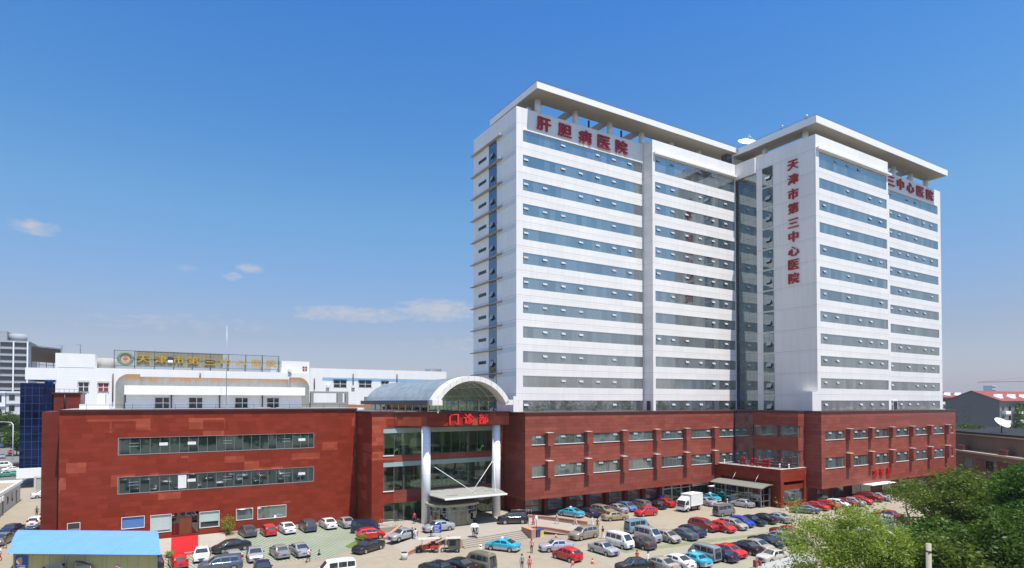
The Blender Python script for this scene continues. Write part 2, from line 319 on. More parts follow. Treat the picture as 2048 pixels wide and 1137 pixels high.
def mat_pavers(name, ang, per, green, grey, gw=.5):
    """grass paver strips"""
    t = NT(name); x = t.sep(t.pos()); ca, sa = math.cos(R(ang)), math.sin(R(ang))
    u = t.m('ADD', t.m('MULTIPLY', x[0], ca), t.m('MULTIPLY', x[1], sa)); v = t.m('SUBTRACT', t.m('MULTIPLY', x[1], ca), t.m('MULTIPLY', x[0], sa))
    s = t.m('ABSOLUTE', t.m('SUBTRACT', t.m('FRACT', t.m('DIVIDE', u, per)), .5)); k = t.m('MULTIPLY', t.m('SUBTRACT', s, .5 - gw / 2), 14.0)
    n = t.noise(t.pos(), 2.2, 5, .65); n2 = t.noise(t.pos(), .22, 4)
    g = t.clamp(t.m('ADD', t.m('ADD', k, t.m('MULTIPLY', t.m('SUBTRACT', n, .5), 5.0)), t.m('MULTIPLY', t.m('SUBTRACT', n2, .5), 5.0)))
    br = t.m('MULTIPLY', line(t, v, per, .03), .4)
    gc = t.mix(n2, (*green, 1), (green[0] * 1.5, green[1] * 1.15, green[2], 1)); pc = t.mix(n, (*[q * .82 for q in grey], 1), (*[min(q * 1.15, .8) for q in grey], 1))
    c = t.mix(g, pc, gc); c = t.mix(br, c, (.12, .12, .09, 1)); M[name] = t.bsdf(c, .9, spec=.2, bump=n, bump_s=.25); return M[name]
mat_pavers('pavers_left', 14, .42, (.09, .145, .06), (.30, .315, .265), .46); mat_pavers('pavers_right', 6, .34, (.14, .155, .085), (.33, .30, .235), .32)
def mat_stain(name, c0, c1, scale, rough=.85):
    t = NT(name); n = t.noise(t.pos(), scale, 6, .62); M[name] = t.bsdf(t.mix(n, (*c0, 1), (*c1, 1)), rough, spec=.25); return M[name]
mat_stain('grass', (.05, .10, .015), (.15, .22, .05), 2.5); mat_stain('grass_patchy', (.09, .13, .035), (.30, .28, .20), 1.1); mat_stain('asphalt', (.12, .115, .105), (.20, .19, .175), .8); mat_stain('apron_stone', (.29, .26, .215), (.40, .36, .30), .9)
mat_stain('pink_stone', (.36, .185, .13), (.48, .27, .20), 1.4); mat_stain('carpet_red', (.36, .008, .012), (.50, .016, .02), 3.0); mat_stain('platform_stone', (.27, .24, .195), (.35, .31, .255), .7)
mat_stain('far_ground', (.16, .17, .13), (.28, .27, .22), .02); mat_stain('dirt_roof', (.22, .17, .12), (.44, .37, .28), .45)
plain('cladding_grey', (.62, .62, .62), .45, var=.05); plain('rail_red', (.30, .05, .04), .5); plain('porch_roof', (.20, .205, .17), .35, var=.08)
mat_glass('shop_glass', (.14, .16, .15), (.5, .58, .56, .12), 1.6, zper=60, mull=(.1, .02, .015)); mat_clear('teal_glass', (.22, .45, .44), .10, 1.5)
for n_, c_, r_ in (('glass_soffit', (.30, .40, .37), .3), ('interior_floor', (.55, .57, .48), .6), ('interior_wall', (.62, .66, .52), .7), ('interior_counter', (.26, .28, .22), .6), ('red_letter_bright', (.75, .03, .03), .4), ('cornice_grey', (.10, .095, .09), .6), ('porch_cream', (.42, .38, .25), .6),
    ('roof_orange', (.42, .15, .05), .8), ('blue_paint', (.24, .42, .62), .6), ('red_curtain', (.22, .05, .04), .7), ('slat_green', (.24, .30, .29), .5), ('metal_green', (.06, .10, .10), .5), ('ochre_panel', (.27, .21, .085), .7), ('wreath_green', (.14, .19, .11), .7), ('emblem_red', (.42, .10, .07), .6), ('emblem_pale', (.46, .32, .24), .6), ('poster_blue', (.02, .07, .36), .5),
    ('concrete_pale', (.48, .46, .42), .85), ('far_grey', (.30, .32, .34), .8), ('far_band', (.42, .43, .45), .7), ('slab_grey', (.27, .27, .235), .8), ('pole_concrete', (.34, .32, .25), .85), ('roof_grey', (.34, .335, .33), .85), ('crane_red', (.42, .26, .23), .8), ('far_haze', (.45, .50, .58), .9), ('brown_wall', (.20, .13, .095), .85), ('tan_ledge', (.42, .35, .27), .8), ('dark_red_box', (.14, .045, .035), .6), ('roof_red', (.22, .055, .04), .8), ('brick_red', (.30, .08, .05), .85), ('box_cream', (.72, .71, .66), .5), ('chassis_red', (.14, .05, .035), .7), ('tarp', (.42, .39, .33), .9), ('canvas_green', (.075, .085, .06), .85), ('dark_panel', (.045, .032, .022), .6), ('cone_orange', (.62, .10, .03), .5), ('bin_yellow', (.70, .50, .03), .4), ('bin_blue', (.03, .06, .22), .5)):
    plain(n_, c_, r_, var=.14, scale=1.2)
mat_clear('vestibule_dark', (.22, .24, .20), .12, 1.0, (.1, .06, .04)); mat_siding('far_dark_grey', (.175, .17, .16), 3.0)
def mat_lines(name, col, axis, per, w, dark, rough=.5):
    t = NT(name); u, z, fx = t.wallcoord(); l = line(t, z if axis == 'z' else u, per, w); n = t.noise(t.pos(), .8, 5); f = t.m('MULTIPLY', t.m('MULTIPLY_ADD', n, .22, .89), t.m('SUBTRACT', 1.0, t.m('MULTIPLY', l, 1 - dark)))
    M[name] = t.bsdf(t.mix(1.0, (*col, 1), t.comb(f, f, f), 'MULTIPLY'), rough)
mat_lines('column_panel', (.80, .80, .78), 'z', 1.6, .02, .75, .35); mat_lines('rim_panel', (.74, .71, .66), 'u', 1.0, .03, .55, .5); mat_lines('louvre_blue', (.10, .22, .50), 'z', .16, .03, .5); mat_lines('yellow_wall', (.50, .41, .17), 'u', 2.0, .03, .7, .7)

def mat_vault():
    t = NT('vault_glass'); p = t.sep(t.pos()); l = t.m('MAXIMUM', line(t, p[1], 1.2, .035), line(t, p[2], .62, .015)); w = t.white(t.comb(cell(t, p[1], 1.2), cell(t, p[2], .62), 0.0))
    c = t.mix(w, (.32, .36, .40, 1), (.42, .46, .50, 1)); c = t.mix(t.m('MULTIPLY', l, .55), c, (.40, .42, .40, 1)); m_ = t.bsdf(c, .18, spec=.7)
    tr = t.N.new('ShaderNodeBsdfTransparent'); tr.inputs[0].default_value = (.72, .78, .66, 1); ms = t.N.new('ShaderNodeMixShader'); ms.inputs[0].default_value = .36; t.L.new(t.b.outputs[0], ms.inputs[1]); t.L.new(tr.outputs[0], ms.inputs[2]); t.L.new(ms.outputs[0], t.out.inputs[0]); M['vault_glass'] = m_
mat_vault()
def mat_roofmetal():
    t = NT('blue_roof'); p = t.pos(); n = t.noise(p, .5, 6, .6); n2 = t.noise(t.comb(t.m('MULTIPLY', t.sep(p)[0], .5), t.m('MULTIPLY', t.sep(p)[1], 3.0), 0.0), 1.0, 5, .6)
    c = t.mix(n, (.11, .265, .66, 1), (.16, .335, .72, 1)); c = t.mix(t.m('MULTIPLY', t.clamp(t.m('MULTIPLY', t.m('SUBTRACT', n2, .55), 4.0)), .35), c, (.22, .34, .48, 1))
    u = t.m('ADD', t.m('MULTIPLY', t.sep(p)[0], .84), t.m('MULTIPLY', t.sep(p)[1], -.54)); c = t.mix(t.m('MULTIPLY', line(t, u, 4.2, .03, .6), .4), c, (.05, .18, .36, 1)); M['blue_roof'] = t.bsdf(c, .4, spec=.5)
mat_roofmetal()

# ------------------------------------------------------------------ letters
def glyph(ch, name, w, h, depth, mat, origin, ux, uz, parent, bold=.02):
    """one written character as a solid: origin = centre of its back face, ux = reading direction, uz = up"""
    cu = bpy.data.curves.new(name, 'FONT'); cu.body = ch; cu.size = 1.0; cu.extrude = .5; cu.offset = 0; cu.resolution_u = 3
    tmp = bpy.data.objects.new('tmp', cu); link(tmp); dg = bpy.context.evaluated_depsgraph_get(); dg.update()
    me = bpy.data.meshes.new_from_object(tmp.evaluated_get(dg)); bpy.data.objects.remove(tmp); bpy.data.curves.remove(cu)
    b3 = bmesh.new()                                    # heavier strokes: the same solid three times, a little apart
    for dx, dy, dz in ((0, 0, 0), (-bold, .4 * bold, .011), (bold, -.4 * bold, .023)):
        n0 = len(b3.verts); b3.from_mesh(me); b3.verts.ensure_lookup_table()
        for v in b3.verts[n0:]: v.co += Vector((dx, dy, dz))
    b3.to_mesh(me); b3.free()
    me.name = name; co = np.empty(len(me.vertices) * 3); me.vertices.foreach_get('co', co); co = co.reshape(-1, 3)
    lo, hi = co.min(0), co.max(0); c = (lo + hi) / 2; sz = np.maximum(hi - lo, 1e-4)
    k = max(sz[0], sz[1], .75); ux = np.array(ux, float); uz = np.array(uz, float); un = np.cross(ux, uz)
    p = (co - c) / np.array([k, k, sz[2]]) * np.array([w, h, depth])
    q = np.array(origin)[None] + p[:, :1] * ux + p[:, 1:2] * uz + (p[:, 2:3] + depth / 2) * un
    me.vertices.foreach_set('co', q.ravel()); me.materials.clear(); me.materials.append(mat); me.update()
    o = bpy.data.objects.new(name, me); link(o); adopt(o, parent); return o
def sign(name, label, text, w, h, depth, mat, centers, ux, cat='sign', uz=(0, 0, 1), bold=.035, group=None):
    c0 = centers[0]; t = thing(name, label, cat, c0, group=group)
    for ch, c in zip(text, centers): glyph(ch, 'character', w, h, depth, mat, c, ux, uz, t, bold)
    return t
# ------------------------------------------------------------------ ground
def struct(o): o['kind'] = 'structure'; return o
g = B(); g.quad((-4000, -800, 0), (5000, -800, 0), (5000, 7000, 0), (-4000, 7000, 0)); struct(g.build('ground', M['far_ground']))
def sheet(name, pts, z, mat, kind='structure'):
    b = B(); b.add([(x, y, z) for x, y in pts], [tuple(range(len(pts)))]); o = b.build(name, mat); o['kind'] = kind; return o
sheet('yard_pavement', [(-22, 20), (175, -40), (175, 66), (110, 110), (-10, 175), (-24, 175)], .004, M['yard_concrete'])
sheet('lane_asphalt', [(-22, -30), (70, -30), (44, 30), (30, 48), (-22, 62)], .009, M['asphalt'])
sheet('street_road', [(-30, 176), (-24, 176), (-24, 235), (-80, 660), (-170, 660), (-75, 235), (-60, 176)], .006, M['asphalt'])
sheet('paver_lot', [(7.6, 77.2), (18.9, 74.0), (22.3, 76.5), (26.2, 82.3), (28.3, 86.5), (28.3, 94.6), (11.6, 94.6), (9.4, 90.6), (6.6, 86.6), (5.4, 84.0), (4.2, 79.0), (3, 74), (7, 73)], .008, M['pavers_left'])
sheet('paver_lot_low', [(-11, 77), (3, 74), (4.2, 79.0), (4.8, 84), (1.6, 84.6), (1.6, 76.8), (-11, 84.6)], .008, M['pavers_left'])
sheet('grass_verge', [(21.9, 78.6), (22.6, 76.9), (26.4, 80.3), (28.3, 83.2), (28.3, 86.3), (25.6, 83.2)], .012, M['grass'])
sheet('paver_lot_yard', [(47.2, 62.3), (45.0, 50.2), (44.2, 46), (75, 40.5), (90, 47), (92, 58), (86, 59.5), (70, 61.2), (58, 62.8)], .008, M['pavers_right'])
sheet('grass_strip_yard', [(51.2, 57.0), (58, 56.2), (70, 54.9), (78, 54.2), (86, 53.6), (86, 54.6), (78, 55.3), (70, 56.3), (58, 57.9), (51.3, 58.5)], .012, M['grass_patchy'])
b = B(); b.prism([(9.2, 94.7), (28.2, 94.7), (28.2, 95.1), (9.2, 95.1)], 0, .28); struct(b.build('wall_kerb', M['apron_stone']))
b = B(); b.prism([(1.1, 84.9), (4.9, 84.6), (7.2, 86.6), (9.0, 90.2), (9.2, 94.9), (-9, 94.9), (-9, 90.5), (1.0, 86.2)], 0, .3); struct(b.build('stone_apron', M['apron_stone']))
b = B(); b.add([(2.6, 95.0, .312), (5.9, 95.0, .312), (5.25, 84.72, .312), (2.3, 84.95, .312), (5.2, 84.4, .02), (2.25, 84.6, .02)], [(0, 1, 2, 3), (3, 2, 4, 5)])
tag(b.build('red_carpet', M['carpet_red']), 'bright red carpet laid over the stone apron to the wooden door', 'carpet')
# entrance platform, steps and ramps
b = B(); b.prism([(33.6, 72.6), (34.9, 71.2), (45.4, 72.1), (46.6, 72.4), (51.2, 79.6), (51.4, 81.0), (51.4, 87.5), (28.6, 87.5), (28.6, 84.2), (31.6, 83.6)], 0, .75)
for k in range(4):
    b.prism([(34.95, 71.2 - .42 * k - .42), (45.42, 71.85 - .42 * k - .2), (45.42, 71.85 - .42 * k + .3), (34.95, 71.2 - .42 * k)], 0, .60 - .15 * k)
struct(b.build('entrance_platform', M['platform_stone']))
b = B(); b.add([(33.55, 72.7, .746), (31.55, 83.5, .746), (27.6, 79.3, .01), (27.4, 70.3, .01), (33.5, 72.7, 0), (31.5, 83.5, 0)], [(0, 1, 2, 3)])
b.add([(46.65, 72.45, .746), (51.6, 68.4, .01), (57.4, 72.7, .01), (51.25, 79.5, .746)], [(0, 1, 2, 3)]); struct(b.build('entrance_ramp', M['platform_stone']))
def low_wall(name, label, pts, w=.42, hb=0.0, h=.5):
    t = thing(name, label, 'wall', (pts[0][0], pts[0][1], 0)); bb = B(); cc = B()
    for (x0, y0, z0), (x1, y1, z1) in zip(pts, pts[1:]):
        d = Vector((x1 - x0, y1 - y0, 0)).normalized(); n = Vector((-d.y, d.x, 0)) * w / 2
        P = [(x0, y0, z0), (x1, y1, z1)]
        for mb, ww, za, zb in ((bb, .8, 0, -.12), (cc, 1.0, -.117, 0)):
            v = []
            for (x, y, z) in P:
                lo = 0 if mb is bb else z + za
                for s in (-1, 1):
                    v.append((x + n.x * ww * s, y + n.y * ww * s, lo)); v.append((x + n.x * ww * s, y + n.y * ww * s, z + zb))
            mb.add(v, [(0, 1, 3, 2), (4, 6, 7, 5), (0, 4, 5, 1), (2, 3, 7, 6), (1, 5, 7, 3), (0, 2, 6, 4)])
    bb.build('wall_body', M['pink_stone'], t); cc.build('coping', M['pink_stone'], t); return t
def smooth_pts(pts, n=5):
    out = []
    for i in range(len(pts) - 1):
        p0, p1, p2, p3 = [np.array(pts[max(0, min(len(pts) - 1, k))]) for k in (i - 1, i, i + 1, i + 2)]
        for k in range(n):
            t = k / n; out.append(tuple(.5 * ((2 * p1) + (-p0 + p2) * t + (2 * p0 - 5 * p1 + 4 * p2 - p3) * t * t + (-p0 + 3 * p1 - 3 * p2 + p3) * t ** 3)))
    out.append(tuple(pts[-1])); return out
low_wall('ramp_wall', 'low pink stone wall curving along the inner side of the ramp beside the steps', smooth_pts([(45.9, 71.9, 1.25), (48.2, 71.7, 1.1), (50.0, 70.4, .85), (51.7, 68.4, .6)]))
low_wall('ramp_wall', 'low pink stone wall curving in front of the red overhang, behind the red shirted walker', smooth_pts([(51.2, 79.6, 1.2), (53.0, 78.3, 1.05), (55.1, 76.3, .9), (57.5, 72.6, .7)]))
low_wall('step_cheek_wall', 'short pink stone wall ending in a square block beside the entrance steps', [(45.75, 69.7, 1.25), (45.75, 72.3, 1.25)], .9)
low_wall('step_cheek_wall', 'pink stone block between the tricycles and the entrance steps', [(34.6, 70.0, 1.1), (34.6, 73.2, 1.1)], .7)
low_wall('ramp_wall', 'sloping pink stone kerb wall behind the red tricycle', smooth_pts([(26.9, 69.8, .5), (29.4, 71.4, .65), (33.2, 73.1, 1.05)]))
low_wall('ramp_wall', 'low pink kerb wall between the red coupe and the compact silver sedan', [(27.6, 79.4, .45), (31.5, 83.6, .95)])
# ------------------------------------------------------------------ white twin tower
rnd = random.Random(5)
tower = thing('hospital_tower', 'white twin winged high-rise hospital tower with dark window bands above the red base', 'building', (84, 90, 17))
ZT = [STRIP0 + FLOOR * k for k in range(12)]; PAR = 71.5; BASE = 16.9
def wing_front(x0, x1, xs, xe, yf, yback, tall_top, z_par, sashes, name_off, open_p=.72):
    """one bay of the front: wall with bands cut out, one glass band per storey, awning sashes on it"""
    w = B(); w.box(x0, x1, yf + .28, yback, BASE, z_par)
    w.box(x0, xs, yf, yf + .278, BASE, z_par); w.box(xe, x1, yf, yf + .278, BASE, z_par)
    z = BASE; bands = []
    for k, zt in enumerate(ZT):
        top, bot = zt, zt - 2.03
        if tall_top and k == 11: top, bot = 68.4, 65.2
        w.box(xs, xe, yf, yf + .278, z, bot); z = top; bands.append((bot, top))
    w.box(xs, xe, yf, yf + .278, z, z_par)
    w.build('wall', M['white_panel'], tower)
    for k, (bot, top) in enumerate(bands):
        gl = B(); gl.box(xs + .002, xe - .002, yf + .10, yf + .277, bot + .003, top - .003); wo = gl.build('window_band', M['strip_glass'], tower)
        for i in range(sashes):
            if rnd.random() > open_p: continue
            u = xs + (xe - xs) * (i + name_off) / sashes
            zz = top - .62; SASH.append((wo, u, yf + .10, zz, rnd.uniform(.12, .24)))
SASH = []
def sash_geom(mb, u, y, z, out):
    w = .95; h = .50
    a = (u, y - .03, z); n = [(u, y - .02, z), (u + w, y - .02, z), (u + w, y - out, z - h + .12), (u, y - out, z - h + .12)]
    mb.add(n + [(p[0], p[1] + .02, p[2] - .05) for p in n], [(0, 1, 2, 3), (7, 6, 5, 4), (0, 4, 5, 1), (1, 5, 6, 2), (2, 6, 7, 3), (3, 7, 4, 0)], 0)
    mb.box(u + .03, u + w - .03, y - .012, y - .004, z - h, z - .06, 1)
wing_front(54.95, 85.20, 56.33, 85.05, 89.25, 105.6, False, PAR, 7, .05, .64)
wing_front(85.25, 110.35, 85.94, 110.15, 86.66, 105.5, True, PAR, 6, .12, .66)
wing_front(110.84, 137.6, 111.98, 137.0, 68.35, 81.7, True, PAR, 6, .30, .55)
wing_front(137.65, 168.1, 143.9, 166.7, 71.24, 95.0, False, PAR, 6, .04, .55)
for i, (wo, u, y, z, o_) in enumerate(SASH[:100]):
    b = B(); sash_geom(b, u, y, z, o_); b.build('open_sash', [M['sash_grey'], M['underbody']], wo, )
b = B()
for wo, u, y, z, o_ in SASH[100:]: sash_geom(b, u, y, z, o_)
b.build('open_sash', [M['sash_grey'], M['underbody']], tower)['kind'] = 'stuff'
# shaded sign walls (slightly proud) and drip ledges over the tall windows
for (x0, x1, yf) in ((57.25, 85.2, 89.25), (143.0, 166.2, 71.24)):
    b = B(); b.box(x0, x1, yf - .06, yf - .003, 67.75, PAR - .25); b.build('sign_wall', M['white_plain'], tower)
    b = B(); b.box(x0 - .6, x1, yf - .16, yf - .003, 67.52, 67.72); b.build('ledge', M['white_trim'], tower)
for (x0, x1, yf) in ((85.5, 110.6, 86.66), (111.0, 138.2, 68.35)):
    b = B(); b.box(x0, x1, yf - .55, yf - .003, 68.55, 68.95); b.build('drip_ledge', M['white_trim'], tower)
b = B(); b.box(111.3, 137.2, 68.18, 68.348, 16.95, 17.25); b.box(85.5, 110.2, 86.5, 86.658, 16.95, 17.25); b.box(55.2, 85.1, 89.0, 89.248, 16.95, 17.22); b.build('base_ledge', M['white_trim'], tower)
b = B(); b.box(112.4, 137.6, 81.72, 95.0, BASE, PAR); b.build('wall', M['white_panel'], tower)
b = B(); b.box(55.3, 109.9, 89.6, 105.2, PAR + .003, PAR + .02); b.box(111.2, 167.7, 71.6, 94.6, PAR + .003, PAR + .02); b.build('roof_felt', M['roof_felt'], tower)
# rear core joining the two wings, stair column glass and the glass corner
b = B(); b.box(110.4, 125, 95.05, 112, BASE, 71.0); b.build('wall', M['white_plain'], tower)
side = B(); side.box(110.86, 112.2, 81.75, 86.60, BASE, 68.1); side.build('glass_corner', M['curtain_glass'], tower)
b = B(); b.box(110.36, 112.5, 81.75, 94.9, 68.13, PAR); b.build('wall', M['white_plain'], tower)
for k in range(12):
    zt = ZT[k] + 1.1; b = B(); b.box(110.72, 110.838, 77.75, 80.2, zt - 4.15, zt - .12); wo = b.build('stair_window', M['curtain_glass'], tower)
    b = B(); b.add([(110.70, 78.2, zt - 1.9), (110.70, 79.3, zt - 1.9), (110.25, 79.3, zt - 2.75), (110.25, 78.2, zt - 2.75)], [(0, 1, 2, 3)])
    b.box(110.70, 110.716, 78.2, 79.3, zt - 3.0, zt - 1.95, 1); o = b.build('open_sash', [M['sash_grey'], M['underbody']], wo)
# left gable: tall window column, slot windows, sun ledges with pegs, darker grey cladding bands
for k in range(12):
    zt = ZT[k] - .2
    b = B(); b.box(54.86, 54.948, 96.24, 99.13, zt - 3.45, zt + .70); wo = b.build('stair_window', M['side_glass'], tower)
    b = B(); b.add([(54.85, 97.2, zt - 1.2), (54.85, 98.3, zt - 1.2), (54.45, 98.3, zt - 2.1), (54.45, 97.2, zt - 2.1)], [(0, 1, 2, 3)]); b.box(54.84, 54.858, 97.2, 98.3, zt - 2.3, zt - 1.25, 1)
    o = b.build('open_sash', [M['sash_grey'], M['underbody']], wo)
    b = B(); b.box(54.90, 54.948, 100.3, 103.4, zt - 1.55, zt - .95); b.build('slot_window', M['dark_window'], tower)
    b = B(); b.box(54.35, 54.945, 94.1, 105.9, zt + .72, zt + .86); lo = b.build('sun_ledge', M['canopy_under'], tower)
    b = B(); b.box(54.40, 54.52, 94.15, 94.32, zt + .86, zt + 1.2); b.build('peg', M['white_trim'], lo)
    b = B(); b.box(54.935, 54.948, 89.5, 95.9, zt + .1, zt + .95); b.build('cladding_band', M['cladding_grey'], tower)
# roof frames: open slabs on short columns
def roof_frame(x0, x1, y0, y1, z0, z1, wf, wl, beams, y_beam_end, left_edge=True):
    s = B(); s.box(x0, x1, y0, y0 + wf, z0, z1); s.box(x0, x0 + wl, y0 + wf, y1, z0, z1); s.box(x0 + wl, x1, y1 - 3, y1, z0, z1)
    s.build('roof_slab', M['canopy_under'], tower)
    f = B(); f.box(x0 - .12, x1, y0 - .12, y0 - .003, z0 - .06, z1 + .05); f.box(x0 - .12, x0 - .003, y0 - .003, y1, z0 - .06, z1 + .05); f.build('fascia', M['canopy_white'], tower)
    for xb in beams:
        b = B(); b.box(xb - .55, xb + .55, y0 + wf, y1 - 3, z0 + .1, z1 - .1); b.build('roof_beam', M['canopy_under'], tower)
roof_frame(57.7, 111.0, 86.75, 103.6, 74.35, 75.35, 4.6, 4.2, (68.8, 77.3, 85.8, 94.3, 102.8), 104.6)
roof_frame(111.25, 165.2, 68.45, 88.4, 74.0, 75.25, 4.7, 4.2, (122.8, 131, 139.5, 148.1, 156), 93)
for i, (xc, yc) in enumerate([(60.2, 90.3), (68.8, 90.3), (77.3, 90.3), (85.82, 90.3), (94.3, 90.3), (102.8, 90.3), (60.2, 102.5), (113.6, 72.2), (113.6, 81.5), (123, 72.2), (131, 72.2), (139.6, 72.4), (148.1, 72.4), (156, 72.4), (163.4, 72.4)]):
    b = B(); b.tube([(xc, yc, PAR - .5), (xc, yc, 74.34 if yc > 85 else 73.99)], .58, 16); b.build('roof_column', M['canopy_white'], tower)
for xc in (73.2, 81.6, 90, 98.5, 150, 158): 
    b = B(); y = 91.6 if xc < 110 else 73.8; b.box(xc - .14, xc + .14, y, y + .28, PAR - .5, 74.34 if xc < 110 else 73.99); b.build('steel_post', M['metal_dark'], tower)
b = B(); b.box(112.6, 119.9, 88.7, 94.5, 71.53, 74.3); b.box(110.5, 118, 95.1, 104, 71.003, 73.9); b.build('lift_house', M['white_plain'], tower)
b = B(); b.box(109.2, 110.9, 88.0, 89.5, 71.53, 74.3); b.build('roof_window', M['side_glass'], tower)
for pts in ([(57.9, 86.95, 75.9), (110.9, 86.95, 75.9)], [(57.9, 86.95, 75.9), (57.9, 103.4, 75.9)], [(111.5, 68.7, 75.8), (165, 68.7, 75.8)], [(111.5, 68.7, 75.8), (111.5, 88, 75.8)]):
    b = B(); b.tube(pts, .03, 5); p0, p1 = Vector(pts[0]), Vector(pts[1]); n = int((p1 - p0).length / 3)
    for i in range(n + 1): q = p0.lerp(p1, i / n); b.tube([q - Vector((0, 0, .6)), q], .02, 4)
    b.build('roof_railing', M['rail_red'], tower)
b = B(); b.box(57.25, 58.0, 89.3, 90, 71.52, 71.9); b.build('parapet_vent', M['metal_grey'], tower)
b = B(); b.box(109.0, 110.82, 68.3, 71.5, 16.95, 21.0); b.build('duct_box', M['white_plain'], tower)
b = B(); b.box(57.3 - 3.6, 54.9, 88.2, 89.2, 16.95, 20.0); b.build('duct_box', M['white_trim'], tower)
b = B(); b.box(144.3, 146.4, 71.12, 71.24, 17.05, 19.4); b.box(144.5, 146.2, 71.09, 71.119, 17.1, 19.2, 1); b.build('roof_door', [M['frame_white'], M['dark_window']], tower)
b = B(); b.box(85.02, 85.22, 87.4, 88.3, 16.96, 19.2); b.build('roof_door', M['dark_window'], tower)
# signs on the tower
sign('wall_sign', 'five big red characters on the shaded top wall of the nearer wing', '肝胆病医院', 3.1, 2.6, .3, M['red_letter'],
     [(x, 89.18, 69.55) for x in (60.6, 66.0, 71.3, 76.1, 80.6)][:0] or [(60.7, 89.18, 69.5), (65.4, 89.18, 69.45), (70.2, 89.18, 69.35), (74.8, 89.18, 69.4), (79.3, 89.18, 69.45)], (1, 0, 0), bold=.022)
sign('wall_sign', 'nine red characters stacked vertically down the blank gable of the farther wing', '天津市第三中心医院', 2.35, 2.15, .3, M['red_letter'],
     [(110.835, 73.1, z) for z in (66.98, 64.08, 61.07, 58.18, 55.12, 52.4, 49.46, 46.74, 43.98)], (0, -1, 0), bold=.02)
sign('wall_sign', 'red characters along the shaded top wall at the far end of the farther wing', '第三中心医院', 3.3, 2.5, .3, M['red_letter'],
     [(x, 71.17, 69.55) for x in (139.6, 144.3, 148.6, 153.1, 157.7, 162.3)], (1, 0, 0), bold=.022)
# satellite dishes
def dish(name, label, loc, r, aim, mast):
    t = thing(name, label, 'dish', loc); q = Vector(aim).normalized().to_track_quat('Z', 'Y'); c = Vector(loc) + Vector((0, 0, mast))
    v = []; f = []; n = 24; rings = 6
    for j in range(rings + 1):
        for i in range(n):
            rr = r * j / rings; a = 2 * math.pi * i / n; v.append(c + q @ Vector((rr * math.cos(a), rr * math.sin(a), .22 * r * (j / rings) ** 2)))
    for j in range(rings):
        for i in range(n): f.append((j * n + i, j * n + (i + 1) % n, (j + 1) * n + (i + 1) % n, (j + 1) * n + i))
    b = B(); b.add(v, f, 0, True); b.build('reflector', M['column_white'], t, fix=False)
    b = B(); tip = c + q @ Vector((0, 0, r * .8))
    for k in range(3): a = k * 2.094; b.tube([c + q @ Vector((r * .97 * math.cos(a), r * .97 * math.sin(a), .21 * r)), tip], r * .02, 5)
    b.ball(tip, r * .08); b.build('feed_arm', M['metal_grey'], t)
    b = B(); b.tube([Vector(loc), c], r * .07, 8); b.bar(Vector(loc) + Vector((-.4 * r, 0, .05)), Vector(loc) + Vector((.4 * r, 0, .05)), .1); b.build('mast', M['metal_dark'], t)
dish('satellite_dish', 'large white satellite dish on the roof slab at the junction of the tower wings', (112.6, 85.2, 75.25), 2.1, (-.35, -.55, .8), 1.0)
dish('satellite_dish', 'smaller white dish lying behind the end of the nearer wing roof slab', (108.6, 91.0, 75.35), 1.5, (-.3, -.4, .85), .6)
b = B(); b.tube([(111.6, 76, 75.25), (111.6, 76, 76.1)], .05, 5); b.ball((111.6, 76, 76.2), .25); b.box(111.35, 111.9, 75.6, 76.4, 75.26, 75.6); tag(b.build('roof_camera', M['metal_grey']), 'small dark roof fixture by the satellite dish on the farther wing slab', 'camera')
b = B(); b.tube([(111.6, 70.6, 75.25), (111.6, 70.6, 76.0)], .05, 5); b.ball((111.6, 70.6, 76.1), .3); b.box(111.35, 111.9, 70.2, 71.0, 75.26, 75.6); tag(b.build('roof_camera', M['metal_grey']), 'small dark roof fixture near the front corner of the farther wing slab', 'camera')
# ------------------------------------------------------------------ red podium (under the tower)
pod = thing('red_podium', 'long red stone base building under the tower with two rows of windows and piers', 'building', (100, 80, 0))
def podium_block(x0, x1, yf, yb, mat, wins, piers, zt=17.05, zb=3.17, glass='podium_glass'):
    rows = ((12.07, 13.6), (6.84, 8.75)); w = B()
    w.box(x0, x1, yf + .3, yb, zb, zt)
    zs = [zb, rows[1][0], rows[1][1], rows[0][0], rows[0][1], zt]
    for a, c in ((zs[0], zs[1]), (zs[2], zs[3]), (zs[4], zs[5])): w.box(x0, x1, yf, yf + .297, a, c)
    for (a, c) in rows:
        xs = [x0] + [q for p in wins for q in p] + [x1]
        for i in range(0, len(xs), 2):
            if xs[i + 1] - xs[i] > .01: w.box(xs[i], xs[i + 1], yf, yf + .297, a, c)
    w.build('wall', mat, pod)
    for (a, c) in rows:
        for (p, q) in wins:
            b = B(); b.box(p + .002, q - .002, yf + .12, yf + .296, a + .003, c - .003); wo = b.build('window', M[glass], pod)
            b = B(); b.box(p - .1, q + .1, yf - .10, yf - .003, a - .10, a - .003); b.build('sill', M['sill'], wo)
            for fr in ((.2, .72) if q - p > 3 else (.3,)):
                if rnd.random() < .75:
                    u = p + (q - p) * fr; b = B(); sash_geom(b, u, yf + .12, c - .12, .12); b.build('open_sash', [M['sash_dim'], M['underbody']], wo)
    for (p, q) in piers:
        for (a, c) in ((11.8, 13.9), (6.6, 9.3)):
            b = B(); b.box(p, q, yf - .82, yf - .003, a, c); b.build('pier', mat, pod); 
            b = B(); b.box(p - .05, q + .05, yf - .87, yf - .003, c + .003, c + .10); b.build('pier_cap', M['concrete_pale'], pod)
podium_block(51.56, 102.2, 81.02, 90, M['granite_wing'], [(52.86, 55.55), (57.32, 63.75), (65.51, 71.78), (73.63, 79.84), (81.76, 87.79), (89.76, 95.75), (97.81, 102.1)],
             [(55.47, 56.54), (63.58, 64.56), (71.62, 72.63), (79.64, 80.67), (87.5, 88.52), (95.49, 96.59)])
